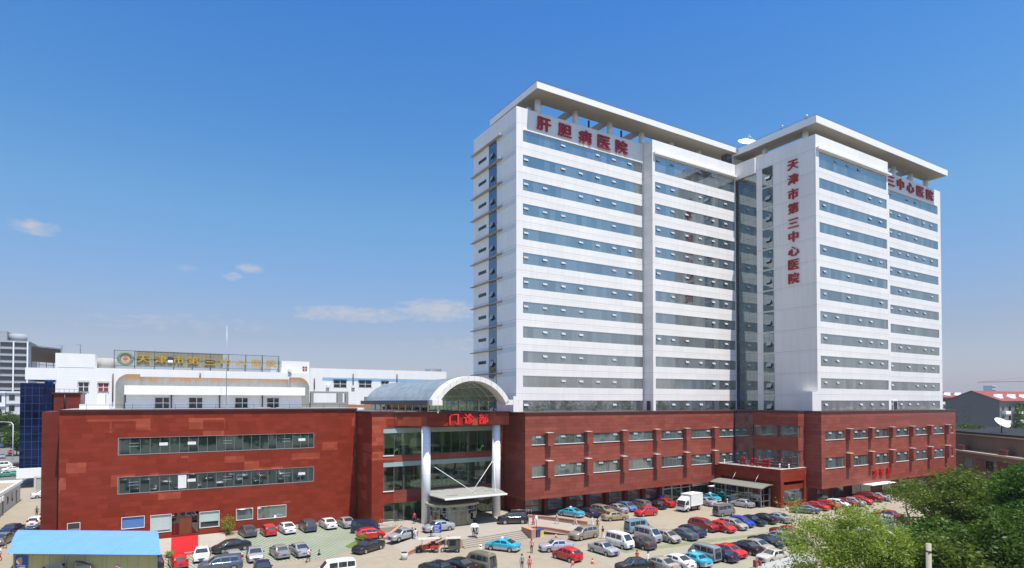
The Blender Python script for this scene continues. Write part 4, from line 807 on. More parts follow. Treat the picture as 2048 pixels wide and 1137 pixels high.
# lattice roof sign
ls = thing('lattice_sign', 'long rooftop lattice sign with a wreath emblem and gold characters', 'sign', (11, 172, 27))
SX0, SX1, SY = -7.6, 29.8, 172.0
b = B(); n_ = 120
for i in range(n_ + 1): x = SX0 + (SX1 - SX0) * i / n_; b.box(x - .04, x + .04, SY, SY + .05, 27.75, 31.4)
b.build('slat', M['slat_green'], ls)
b = B()
for i in range(10): x = SX0 + (SX1 - SX0) * i / 9; b.box(x - .11, x + .11, SY + .06, SY + .24, 27.0, 31.55); b.bar((x, SY + .2, 31.2), (x, SY + 3.0, 27.0), .12)
for z in (27.75, 29.5, 31.45): b.box(SX0, SX1, SY + .06, SY + .12, z - .06, z + .06)
b.build('frame', M['metal_green'], ls)
b = B(); b.box(-3.1, 16.0, SY + .13, SY + .16, 27.85, 31.4); b.build('backing_panel', M['ochre_panel'], ls)
for ch, x in zip('天津市第三中心医院', (-1.7, 2.0, 5.9, 9.2, 13.0, 16.7, 20.3, 24.2, 27.9)): glyph(ch, 'character', 2.6, 1.9, .25, M['gold'], (x, SY - .02, 29.6 if x < 12 else 29.35), (1, 0, 0), (0, 0, 1), ls, .03)
em = B(); em.tube([(-5.3 + 1.35 * math.cos(a), SY - .15, 29.5 + 1.35 * math.sin(a)) for a in [2 * math.pi * i / 28 for i in range(29)]], .36, 8); eo = em.build('wreath', M['wreath_green'], ls)
em = B(); em.tube([(-5.3, SY - .22, 29.5), (-5.3, SY - .05, 29.5)], .98, 24); em.build('emblem_disc', M['emblem_pale'], ls)
em = B(); em.box(-5.42, -5.18, SY - .3, SY - .222, 29.0, 30.0); em.box(-5.8, -5.422, SY - .3, SY - .222, 29.4, 29.62); em.box(-5.178, -4.8, SY - .3, SY - .222, 29.4, 29.62); em.build('emblem_cross', M['emblem_red'], ls)
b = B(); b.box(3.55, 4.65, SY - .3, SY - .02, 28.9, 29.45); tag(b.build('roof_lamp_box', M['white_paint']), 'small white lamp box fixed among the gold characters of the lattice sign', 'lamp')
b = B(); b.box(3.5, 4.7, SY - .28, SY - .02, 29.5, 30.3); b.build('hood', M['metal_dark'], bpy.data.objects['roof_lamp_box'])
st = thing('billboard', 'dark rusty sign panel on posts above the blue glass tower', 'billboard', (-21.5, 174, 26.6))
b = B(); b.add([(-23.2, 172, 28.2), (-18.6, 178, 28.2), (-18.6, 178, 31.6), (-23.2, 172, 31.6), (-23.3, 172.15, 28.2), (-18.7, 178.15, 28.2), (-18.7, 178.15, 31.6), (-23.3, 172.15, 31.6)], [(0, 1, 2, 3), (7, 6, 5, 4), (0, 3, 7, 4), (1, 5, 6, 2), (3, 2, 6, 7), (0, 4, 5, 1)]); b.build('panel', M['dark_panel'], st)
b = B()
for i in range(5): t = i / 4; x, y = -23.2 + 4.6 * t, 172.1 + 6 * t; b.tube([(x, y, 26.6), (x, y, 31.8)], .07, 5)
b.tube([(-23.4, 171.9, 31.75), (-18.4, 178, 31.75)], .07, 5); b.tube([(-23.4, 171.9, 27.6), (-18.4, 178, 27.6)], .06, 5); b.build('post', M['metal_dark'], st)
# ------------------------------------------------------------------ blue roofed shed, gatehouse, alley fence
sh = thing('blue_roof_shed', 'yellow walled shed with a curved bright blue metal roof', 'shed', (-6, 83, 0))
ux = Vector((14.19, -9.24, 0)).normalized(); uy = Vector((-.03, 1, 0)); o0 = Vector((-13.1, 85.3, 0)); LEN = 16.9; DEP = 7.0
def SP(a, b_, z): p = o0 + ux * a + uy * b_; return (p.x, p.y, z)
b = B(); v = [SP(.25, .35, 0), SP(LEN - .3, .35, 0), SP(LEN - .3, DEP, 0), SP(.25, DEP, 0)]; b.add(v + [(x, y, 2.35) for x, y, z in v], [(0, 1, 5, 4), (1, 2, 6, 5), (2, 3, 7, 6), (3, 0, 4, 7), (4, 5, 6, 7)]); b.build('wall', M['yellow_wall'], sh)
b = B()
for i in range(9): a = .3 + i * 2.0; b.add([SP(a, .30, 0), SP(a + .08, .30, 0), SP(a + .08, .30, 2.3), SP(a, .30, 2.3), SP(a, .345, 0), SP(a + .08, .345, 0), SP(a + .08, .345, 2.3), SP(a, .345, 2.3)], [(0, 1, 2, 3), (0, 3, 7, 4), (1, 5, 6, 2), (3, 2, 6, 7)])
b.build('wall_post', M['metal_grey'], sh)
b = B(); NR = 48; pr = []
for i in range(NR + 1): t = i / NR; pr.append((-.35 + t * (DEP + .8), 2.25 + 1.30 * math.sin(math.pi * (.02 + .60 * t)) + (.07 if (i // 2) % 2 else 0.0)))
vs_ = [SP(-.25, q, z) for q, z in pr] + [SP(LEN, q, z) for q, z in pr]; m_ = NR + 1
b.add(vs_, [(i, i + m_, i + m_ + 1, i + 1) for i in range(NR)], 0, False); b.build('roof', M['blue_roof'], sh, fix=False)
b = B(); vs_ = [SP(-.2, q, z - .04) for q, z in pr[::4]] + [SP(-.2, DEP, 1.9)] + [SP(-.2, -.3, 2.2)]; b.add(vs_, [tuple(range(len(vs_)))]); vs2 = [SP(LEN - .05, q, z - .04) for q, z in pr[::4]] + [SP(LEN - .05, DEP, 1.9), SP(LEN - .05, -.3, 2.2)]; b.add(vs2, [tuple(range(len(vs2)))]); b.build('gable', M['blue_roof'], sh)
po = thing('wall_poster', 'blue poster with a pale round emblem on the yellow shed wall', 'poster', SP(1, .2, 1.2))
def pbox(a0, a1, y0, y1, z0, z1): 
    return [SP(a0, y0, z0), SP(a1, y0, z0), SP(a1, y1, z0), SP(a0, y1, z0), SP(a0, y0, z1), SP(a1, y0, z1), SP(a1, y1, z1), SP(a0, y1, z1)]
BF = [(0, 3, 2, 1), (4, 5, 6, 7), (0, 1, 5, 4), (1, 2, 6, 5), (2, 3, 7, 6), (3, 0, 4, 7)]
b = B(); b.add(pbox(.5, 1.9, .20, .26, .35, 2.0), BF); b.build('board', M['poster_blue'], po)
b = B(); cen = Vector(SP(1.2, .19, 1.45)); b.tube([cen, cen - uy * .04], .42, 20); b.build('emblem', M['emblem_pale'], po)
b = B(); cen = Vector(SP(1.2, .145, 1.45)); b.tube([cen, cen - uy * .03], .2, 16); b.build('emblem_core', M['gold'], po)
b = B()
for z, a0, a1 in ((.88, .68, 1.72), (.70, .75, 1.65), (.52, .9, 1.5)): b.add(pbox(a0, a1, .185, .198, z, z + .06), BF)
b.build('text_line', M['white_paint'], po)
gh = thing('gatehouse', 'long low grey gatehouse with parapet and dusty flat roof along the alley', 'building', (-22, 130, 0))
b = B(); b.box(-42, -21.3, 88, 147.5, 0, 3.5); b.build('wall', M['concrete_pale'], gh)
b = B(); b.box(-21.3, -21.0, 88, 147.8, 3.45, 4.0); b.box(-42, -21.303, 147.5, 147.8, 3.503, 4.0); b.build('parapet', M['white_trim'], gh)
b = B(); b.box(-41.9, -21.32, 88, 147.45, 3.503, 3.55); b.build('roof_deck', M['dirt_roof'], gh)
for i, y in enumerate((96, 101, 106.5, 112, 117.5, 122.5, 127, 131, 135, 139, 143)):
    b = B(); b.box(-21.297, -21.24, y, y + 1.1, .2 if i % 3 == 1 else 1.1, 2.5); b.build('door' if i % 3 == 1 else 'window', M['dark_window'], gh)
for y in (116, 126.5, 128.5):
    b = B(); b.box(-21.25, -20.8, y + .2, y + 1.2, 2.55, 3.3); b.build('cooling_unit', M['frame_white'], gh)
b = B(); b.box(-21.29, -19.2, 100.5, 104.5, 2.6, 2.85); b.build('door_canopy', M['concrete'], gh)
b = B(); b.box(-30, -26, 120, 135, 3.56, 3.9); b.box(-40, -33, 100, 110, 3.56, 4.2); b.build('roof_rubble', M['dirt_roof'], gh)
fe = thing('alley_fence', 'grey panelled concrete fence closing the alley behind the white sedan', 'fence', (-16, 162, 0))
b = B(); b.box(-21.2, -12, 162.5, 162.8, 0, 2.7); b.build('panel', M['concrete'], fe)
b = B()
for x in (-21, -18, -15, -12.2): b.box(x - .2, x + .2, 162.2, 162.48, 0, 2.95)
b.box(-21.2, -12, 162.3, 162.9, 2.953, 3.1); b.build('post', M['concrete_pale'], fe)
# ------------------------------------------------------------------ far left street side
def block(name, label, x0, x1, y0, y1, h, mat, storeys, bays, roofmat=None, side=None, glass='dark_window', bandy=False):
    t = thing(name, label, 'building', ((x0 + x1) / 2, (y0 + y1) / 2, 0)); b = B(); b.box(x0, x1, y0, y1, 0, h); b.build('wall', mat, t)
    fh = h / storeys
    b = B()
    for k in range(storeys):
        z = k * fh + fh * .3
        for i in range(bays):
            w = (x1 - x0) / bays
            if bandy: 
                if i == 0: b.box(x0 + .4, x1 - .4, y0 - .12, y0 - .01, z, z + fh * .5)
            else: b.box(x0 + w * (i + .25), x0 + w * (i + .75), y0 - .12, y0 - .01, z, z + fh * .5)
    b.build('window', M[glass], t)
    b = B()
    for k in range(1, storeys + 1): b.box(x0 - .2, x1 + .2, y0 - .5, y0 - .125, k * fh - .35, k * fh)
    b.build('floor_band', M['far_band'], t)
    b = B(); b.box(x0 - .3, x1 + .3, y0 - .3, y1 + .3, h + .003, h + .6); b.build('parapet', mat if roofmat is None else roofmat, t); return t
fb = block('apartment_block', 'grey balconied high block at the far end of the street', -130, -58, 420, 450, 52, M['far_grey'], 14, 12, bandy=True)
b = B(); b.box(-76, -68, 424, 436, 52.6, 58); b.tube([(-64, 430, 52.6), (-64, 430, 57)], 4, 14); b.build('roof_house', M['far_grey'], fb)
b = B()
for i in range(12): b.box(-58.6 - i * 6, -58.0 - i * 6, 418.6, 419.5, 0, 52)
b.build('pilaster', M['white_paint'], fb)
block('street_building', 'low white commercial building under the grey high block', -95, -53.2, 330, 350, 23, M['white_siding'], 4, 9)
block('street_building', 'pale grey building with small square windows beside the blue glass tower', -53, -30, 331, 345, 23, M['cladding_grey'], 5, 6)
block('street_building', 'distant beige building seen past the lamp post behind the street trees', -128, -100, 330, 350, 12, M['concrete_pale'], 4, 8)
# ------------------------------------------------------------------ right side background
A0 = Vector((177, 77.5, 0)); du = Vector((-.637, -.77, 0)); dn = Vector((du.y, -du.x, 0))
if dn.dot(Vector((-1, -1, 0))) > 0: dn = -dn
rb = thing('brown_service_building', 'long low brown building with stepped flat roofs and dish behind the dark trees', 'building', (165, 65, 0))
def RP(a, b_, z): p = A0 + du * a + dn * b_; return (p.x, p.y, z)
def rbox(a0, a1, b0, b1, z0, z1): return [RP(a0, b0, z0), RP(a1, b0, z0), RP(a1, b1, z0), RP(a0, b1, z0), RP(a0, b0, z1), RP(a1, b0, z1), RP(a1, b1, z1), RP(a0, b1, z1)]
b = B(); b.add(rbox(-30, 70, 0, 12, 0, 6.9), BF); b.add(rbox(-30, 70, 2.2, 25, 6.903, 11.0), BF); b.build('wall', M['brown_wall'], rb)
b = B(); b.add(rbox(-30, 70, -.5, 2.19, 6.903, 7.3), BF); b.build('lower_roof', M['tan_ledge'], rb); b = B(); b.add(rbox(-30, 70, 1.7, 25.3, 11.003, 11.3), BF); b.build('coping', M['tan_ledge'], rb); b = B(); b.add(rbox(-30, 70, 1.65, 25.4, 11.303, 11.75), BF); b.build('roof_edge', M['underbody'], rb)
for a in (2, 10.5, 26, 38): b = B(); b.add(rbox(a, a + 2.6, .2, 1.6, 7.303, 8.5), BF); b.build('cooling_unit', M['dark_red_box'], rb)
for a in (-4, 6, 14.5, 22, 30): b = B(); b.add(rbox(a, a + 2.6, -.05, -.003, 3.4, 5.6), BF); b.build('window', M['dark_window'], rb)
for a in (-1, 10, 18, 26): b = B(); b.add(rbox(a, a + 3.5, -.06, -.003, 3.2, 5.9), BF); b.build('panel', M['granite_dark'], rb)
dish('satellite_dish', 'white satellite dish on the low brown building by the dark trees', RP(17.5, 6, 11.75), 1.7, (-.19, -.61, .75), 2.2)

# apartments with red roofs
def gable_house(name, label, ang, origin, ln, dep, h, rise, wall, front, nb, gable=True):
    t = thing(name, label, 'building', origin); d = Vector((math.cos(R(ang)), math.sin(R(ang)), 0)); n = Vector((-d.y, d.x, 0)); o0 = Vector(origin)
    def P(a, c, z): q = o0 + d * a + n * c; return (q.x, q.y, z)
    def bx(a0, a1, c0, c1, z0, z1): return [P(a0, c0, z0), P(a1, c0, z0), P(a1, c1, z0), P(a0, c1, z0), P(a0, c0, z1), P(a1, c0, z1), P(a1, c1, z1), P(a0, c1, z1)]
    b = B(); b.add(bx(0, ln, 0, dep, 0, h), BF); b.add([P(0, 0, h), P(0, dep, h), P(0, dep / 2, h + rise), P(.3, 0, h), P(.3, dep, h), P(.3, dep / 2, h + rise)], [(0, 1, 2), (5, 4, 3), (0, 2, 5, 3), (1, 4, 5, 2)]); b.build('wall', wall, t)
    b = B(); b.add([P(-.4, -.8, h - .3), P(ln + .4, -.8, h - .3), P(ln + .4, dep / 2, h + rise + .15), P(-.4, dep / 2, h + rise + .15), P(-.4, dep + .8, h - .3), P(ln + .4, dep + .8, h - .3)], [(0, 1, 2, 3), (3, 2, 5, 4)]); b.build('roof', M['roof_red'], t)
    for i in range(nb):
        a = ln * (i + .5) / nb; b = B(); b.add([P(a - .9, 1.0, h + .5), P(a + .9, 1.0, h + .5), P(a, 1.0, h + 2.0), P(a - .9, 3.2, h + .9), P(a + .9, 3.2, h + .9), P(a, 3.2, h + 2.0)], [(0, 1, 2), (0, 2, 5, 3), (1, 4, 5, 2)]); b.build('dormer', M['white_paint'], t)
    st = int(h / 3)
    for k in range(st):
        for i in range(nb * 2):
            a = ln * (i + .5) / (nb * 2); b = B(); b.add(bx(a - .8, a + .8, -.08, -.003, k * 3 + 1.0, k * 3 + 2.5), BF); b.build('window', M['dark_window'], t)
        for i in range(nb):
            a = ln * (i + .5) / nb; b = B(); b.add(bx(a - ln / nb * .40, a - .2, -1.3, -.09, k * 3 + .1, k * 3 + 1.1), BF); b.build('balcony', front, t)
    if gable:
        for c, k in ((.60, st - 1), (.84, st - 1), (.60, st - 2), (.84, st - 2)):
            b = B(); b.add(bx(-.08, -.003, dep * c - .9, dep * c + .9, k * 3 + .4, k * 3 + 2.4), BF); b.build('window', M['dark_window'], t)
    return t
ah = gable_house('apartment_house', 'grey gabled apartment house with red roof and ivy covered balconies', 0, (231, 82, 0), 70, 15, 19.6, 3.0, M['far_dark_grey'], M['white_paint'], 7)
rng = np.random.default_rng(44); P = []
for ax_ in (242, 247, 259, 268):
    k = 420; P.append(np.stack([ax_ + rng.normal(0, .9, k), 81.2 - rng.uniform(0, .9, k), rng.uniform(2, 18.5, k)], 1))
P.append(np.stack([rng.uniform(240, 272, 700), 80.9 - rng.uniform(0, .8, 700), 11 + rng.normal(0, 2.0, 700)], 1))
gable_house('apartment_house', 'farther red roofed house with white dormers beside the tower edge', 0, (252, 122, 0), 60, 26, 21.2, 3.4, M['far_dark_grey'], M['white_paint'], 6, False)
gable_house('apartment_house', 'red roofed house row on the horizon behind the grey gabled house', 0, (330, 150, 0), 90, 24, 20.5, 3.5, M['far_grey'], M['white_paint'], 7, False)
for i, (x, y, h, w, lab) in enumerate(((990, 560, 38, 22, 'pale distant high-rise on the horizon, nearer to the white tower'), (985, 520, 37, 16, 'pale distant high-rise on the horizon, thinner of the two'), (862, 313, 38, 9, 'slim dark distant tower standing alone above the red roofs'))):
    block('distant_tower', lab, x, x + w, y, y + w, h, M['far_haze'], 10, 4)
cr = thing('tower_crane', 'faint red tower crane above the red roofs on the horizon', 'crane', (520, 155, 0))
b = B(); b.box(519.2, 520.8, 154.2, 155.8, 0, 38); b.build('mast', M['crane_red'], cr); b = B(); b.bar((500, 190, 33), (528, 141, 33), .35, .5); b.bar((500, 190, 33), (520, 155, 37.5), .15); b.build('jib', M['crane_red'], cr); b = B(); b.box(525, 528, 140, 144, 31, 33); b.build('counterweight', M['metal_dark'], cr)
# flat shed roof in the near foreground and utility pole
nr = thing('flat_roof_shed', 'near flat grey roof with red brick edge below the light green tree', 'shed', (53, 36, 0))
b = B(); b.prism([(48.8, 36.5), (50.7, 34.7), (56.8, 35.2), (57.2, 37.0)], 0, 3.2); b.build('wall', M['brick_red'], nr)
b = B(); b.prism([(48.4, 36.7), (50.6, 34.4), (57.0, 34.9), (57.5, 37.2)], 3.28, 3.45); b.build('roof_slab', M['roof_grey'], nr)
b = B(); b.prism([(48.35, 36.72), (50.58, 34.34), (57.05, 34.84), (57.55, 37.25)], 3.203, 3.277); b.build('roof_edge', M['dark_red_box'], nr)
b = B(); b.box(48.75, 49.1, 36.3, 36.6, 3.453, 4.1); b.box(49.5, 49.7, 36.35, 36.55, 3.453, 3.9); b.build('chimney', M['brick_red'], nr)
up = thing('utility_pole', 'round concrete utility pole standing among the dark green trees', 'pole', (40.0, 17.8, 0))
b = B(); b.tube([(40.0, 17.8, 0), (40.0, 17.8, 10.5)], [.17, .14], 14); b.build('shaft', M['pole_concrete'], up); b = B(); b.tube([(40.0, 17.8, 10.0), (40.0, 17.8, 10.1)], .165, 14); b.build('band', M['rusty_pipe'], up)
# ------------------------------------------------------------------ trees
def leaf_mesh(name, pts, size, mat, rng, up=.35):
    n = len(pts); a = rng.normal(size=(n, 3)); a[:, 2] *= .55; a /= np.linalg.norm(a, axis=1)[:, None]
    t = rng.normal(size=(n, 3)); t[:, 2] = t[:, 2] * .6 + up; b_ = np.cross(a, t); b_ /= np.linalg.norm(b_, axis=1)[:, None]
    s = size * rng.uniform(.6, 1.35, n)[:, None]; a = a * s; b_ = b_ * s * .42
    v = np.stack([pts - a, pts - b_ , pts + a, pts + b_], 1).reshape(-1, 3)
    me = bpy.data.meshes.new(name); me.vertices.add(4 * n); me.vertices.foreach_set('co', v.astype(np.float32).ravel()); me.loops.add(4 * n); me.loops.foreach_set('vertex_index', np.arange(4 * n, dtype=np.int32))
    me.polygons.add(n); me.polygons.foreach_set('loop_start', np.arange(0, 4 * n, 4, dtype=np.int32)); me.polygons.foreach_set('loop_total', np.full(n, 4, dtype=np.int32)); me.materials.append(mat); me.update(calc_edges=True); me.validate(); return me
def tree(name, label, loc, h, cr, mat, seed, leaf=.22, clumps=170, per=90, lean=0.0, crown_lo=.30, flat=.85, bark='bark', spread=.62, group=None, trunk=True, clump_r=.75):
    rng = np.random.default_rng(seed); t = thing(name, label, 'tree', loc, group=group); ends = []; b = B(); r0 = .018 * h + .05
    def branch(p, d, ln, r, lvl):
        pts = [p]; rs = [r]; q = p.copy(); dd = d.copy(); k = 4
        for i in range(k):
            dd = (dd + Vector(rng.normal(0, .16, 3)) + Vector((0, 0, .05))).normalized(); q = q + dd * ln / k; pts.append(q.copy()); rs.append(r * (1 - .55 * (i + 1) / k))
        b.tube(pts, rs, 6 if lvl < 2 else 4)
        if lvl >= 2: ends.append(np.array(q)); ends.append(np.array(pts[2])); return
        m_ = 5 if lvl == 0 else 4
        for j in range(m_):
            k2 = int(rng.integers(2, 5)); s = pts[k2]; ang = rng.uniform(0, 6.28); tilt = rng.uniform(.5, 1.05)
            ax = dd.orthogonal().normalized(); ax.rotate(Quaternion(dd, ang)); nd = (dd * math.cos(tilt) + ax * math.sin(tilt)).normalized()
            branch(s, nd, ln * rng.uniform(.55, .75), rs[k2] * .6, lvl + 1)
        ends.append(np.array(q))
    branch(Vector((0, 0, 0)), Vector((lean, 0, 1)).normalized(), h * .52, r0, 0)
    if trunk: b.build('trunk', M[bark], t, world=False)
    zc = h * (1 + crown_lo) / 2; rz = h * (1 - crown_lo) / 2; cen = []
    E_ = np.array(ends)
    # clump centres: shell of an uneven ellipsoid plus the ends of the limbs that reach it
    ph = rng.uniform(0, 6.28, 6)
    while len(cen) < clumps:
        v = rng.normal(size=3); v /= np.linalg.norm(v); th = math.atan2(v[1], v[0])
        lump = 1 + .16 * math.sin(2 * th + ph[0]) + .13 * math.sin(3 * th + ph[1] + 2 * v[2]) + .10 * math.sin(5 * th + ph[2] + 4 * v[2])
        rr = rng.uniform(spread, 1.0) * lump
        if v[2] < -.55: continue
        c = np.array([v[0] * cr * rr, v[1] * cr * rr, zc + v[2] * rz * rr * flat]); cen.append(c)
    cen = np.concatenate([np.array(cen), E_[E_[:, 2] > h * crown_lo * .9]]) if len(E_) else np.array(cen)
    big = rng.uniform(.5, 1.25, len(cen)); cnt = (per * big ** 1.5).astype(int) + 4
    P = np.concatenate([c + rng.normal(0, 1, (k, 3)) * np.array([clump_r, clump_r, clump_r * .55]) * s * .62 for c, k, s in zip(cen, cnt, big)])
    o = bpy.data.objects.new('crown', leaf_mesh('crown', P, leaf, M[mat], rng)); link(o); adopt(o, t, False); return t
def mat_leaf(name, c0, c1, c2, trans=.45):
    t = NT(name); g = t.N.new('ShaderNodeNewGeometry'); r = g.outputs['Random Per Island']; n = t.noise(t.pos(), .35, 3)
    c = t.mix(r, (*c0, 1), (*c1, 1)); c = t.mix(t.clamp(t.m('MULTIPLY', t.m('SUBTRACT', n, .42), 3.0)), c, (*c2, 1))
    d = t.N.new('ShaderNodeBsdfDiffuse'); tr = t.N.new('ShaderNodeBsdfTranslucent'); gl = t.N.new('ShaderNodeBsdfGlossy'); gl.inputs['Roughness'].default_value = .45
    t.L.new(c, d.inputs[0]); t.L.new(t.mix(1.0, c, (1.15, 1.1, .55, 1), 'MULTIPLY'), tr.inputs[0]); ms = t.N.new('ShaderNodeMixShader'); ms.inputs[0].default_value = trans; t.L.new(d.outputs[0], ms.inputs[1]); t.L.new(tr.outputs[0], ms.inputs[2])
    m2 = t.N.new('ShaderNodeMixShader'); m2.inputs[0].default_value = .015; t.L.new(ms.outputs[0], m2.inputs[1]); t.L.new(gl.outputs[0], m2.inputs[2]); t.L.new(m2.outputs[0], t.out.inputs[0]); M[name] = t.mat
mat_leaf('leaf_light', (.19, .27, .035), (.29, .37, .065), (.22, .30, .055)); mat_leaf('leaf_olive', (.075, .125, .016), (.13, .19, .03), (.135, .165, .04)); mat_leaf('leaf_dark', (.034, .090, .010), (.072, .165, .018), (.055, .125, .018)); mat_leaf('leaf_street', (.04, .09, .012), (.09, .155, .02), (.07, .12, .02))
iv = bpy.data.objects.new('ivy', leaf_mesh('ivy', np.concatenate(P), .5, M['leaf_street'], rng)); link(iv); adopt(iv, ah)
plain('bark', (.12, .09, .065), .9, var=.3, scale=6)
tree('light_tree', 'feathery light green tree standing in front of the parked cars', (46.4, 25.3, 0), 11.3, 4.3, 'leaf_light', 11, leaf=.105, clumps=165, per=170, crown_lo=.25, spread=.35, clump_r=.82)
tree('olive_tree', 'tall olive green tree whose top twigs reach the red wing windows', (71.0, 28.0, 0), 13.0, 4.3, 'leaf_olive', 12, leaf=.155, clumps=210, per=150, crown_lo=.18, spread=.5, clump_r=.9)
tree('dark_tree', 'dense dark green tree at the picture edge below the low brown building', (69.0, 20.0, 0), 13.6, 4.6, 'leaf_dark', 13, leaf=.20, clumps=260, per=160, crown_lo=.15, spread=.62, clump_r=.95)
tree('dark_tree', 'dark green tree farther behind the dense dark tree at the edge', (82, 21, 0), 12.8, 5.4, 'leaf_dark', 14, leaf=.26, clumps=220, per=110, crown_lo=.15, clump_r=1.0)
tree('mid_tree', 'round mid green tree with light leaf tips low at the bottom corner', (52.0, 16.4, 0), 11.6, 4.6, 'leaf_street', 15, leaf=.155, clumps=240, per=165, crown_lo=.15, clump_r=.9)
tree('olive_tree', 'lower olive tree around the utility pole', (47.4, 20.0, 0), 10.0, 3.3, 'leaf_olive', 16, leaf=.17, clumps=150, per=110, crown_lo=.2, spread=.5, clump_r=.8)
tree('olive_tree', 'thin twiggy tree in front of the end of the red wing', (89, 34.5, 0), 10.6, 4.4, 'leaf_olive', 17, leaf=.17, clumps=80, per=45, crown_lo=.3, spread=.4)
tree('olive_tree', 'sparse slender tree beside the teal glass door of the wing', (98.5, 46.5, 0), 7.6, 3.0, 'leaf_olive', 18, leaf=.16, clumps=60, per=45, crown_lo=.3, spread=.4)
tree('dark_tree', 'dark tree in the shadowy gap under the low brown building', (97, 34, 0), 9.5, 4.8, 'leaf_dark', 19, leaf=.24, clumps=150, per=90, crown_lo=.1)
tree('dark_tree', 'low dark tree between the olive tree and the dense dark tree', (57, 22.8, 0), 9.6, 3.4, 'leaf_dark', 20, leaf=.2, clumps=140, per=100, crown_lo=.1)
tree('mid_tree', 'bush like tree in front of the grey gabled apartment house', (193, 76, 0), 13.8, 4.5, 'leaf_street', 21, leaf=.4, clumps=90, per=60, crown_lo=.2)
for i_, (x_, y_, h_, l_) in enumerate(((-52, 322, 15, 'bushy street tree beside the top of the street lamp'), (-60, 350, 16, 'street tree behind the lamp, in front of the low white building'), (-50, 345, 13, 'street tree touching the blue glass tower edge'), (-40.5, 272, 9, 'small dark street tree by the lamp foot'), (-72, 365, 14, 'street tree at the picture edge before the white building'))):
    tree('street_tree', l_, (x_, y_, 0), h_, h_ * .42, 'leaf_street', 30 + i_, leaf=.5, clumps=70, per=60, crown_lo=.25, group='trees along the far street', clump_r=1.3)

def shrub(label, loc, h, r, seed, mat='leaf_light', n=700, leaf=.11):
    rng = np.random.default_rng(seed); t = thing('shrub', label, 'shrub', loc); b = B()
    for i in range(7): a = rng.uniform(0, 6.28); b.tube([(0, 0, 0), (r * .5 * math.cos(a), r * .5 * math.sin(a), h * .6)], [.03, .012], 5)
    b.build('stem', M['bark'], t, world=False); v = rng.normal(size=(n, 3)); v /= np.linalg.norm(v, axis=1)[:, None]; v *= rng.uniform(.35, 1, n)[:, None]
    P = v * np.array([r, r, h * .5]) + np.array([0, 0, h * .55]); o = bpy.data.objects.new('foliage', leaf_mesh('foliage', P, leaf, M[mat], rng)); link(o); adopt(o, t, False)
shrub('leafy green bush at the foot of the red wall beside the stone apron', (9.6, 94.0, 0), 2.9, 1.1, 3)
shrub('small weed tuft at the paver edge by the black sedan', (24.6, 80.2, 0), 1.1, .7, 4, n=260)
shrub('leafy bush between the yellow shed and the parked cars', (2.2, 84.4, 0), .8, .7, 5, n=260)

rng = np.random.default_rng(77); n_ = 26000
P_ = np.stack([rng.uniform(-120, 260, n_), rng.uniform(-75, -45, n_), np.zeros(n_)], 1); hh = 15 + 3.2 * np.sin(P_[:, 0] * .31) + 2.2 * np.sin(P_[:, 0] * .83 + 1) + rng.normal(0, .8, n_); P_[:, 2] = hh * rng.uniform(.15, 1, n_) ** .6
tl_ = bpy.data.objects.new('treeline', leaf_mesh('treeline', P_, 1.1, M['leaf_street'], rng)); link(tl_); tl_['kind'] = 'stuff'

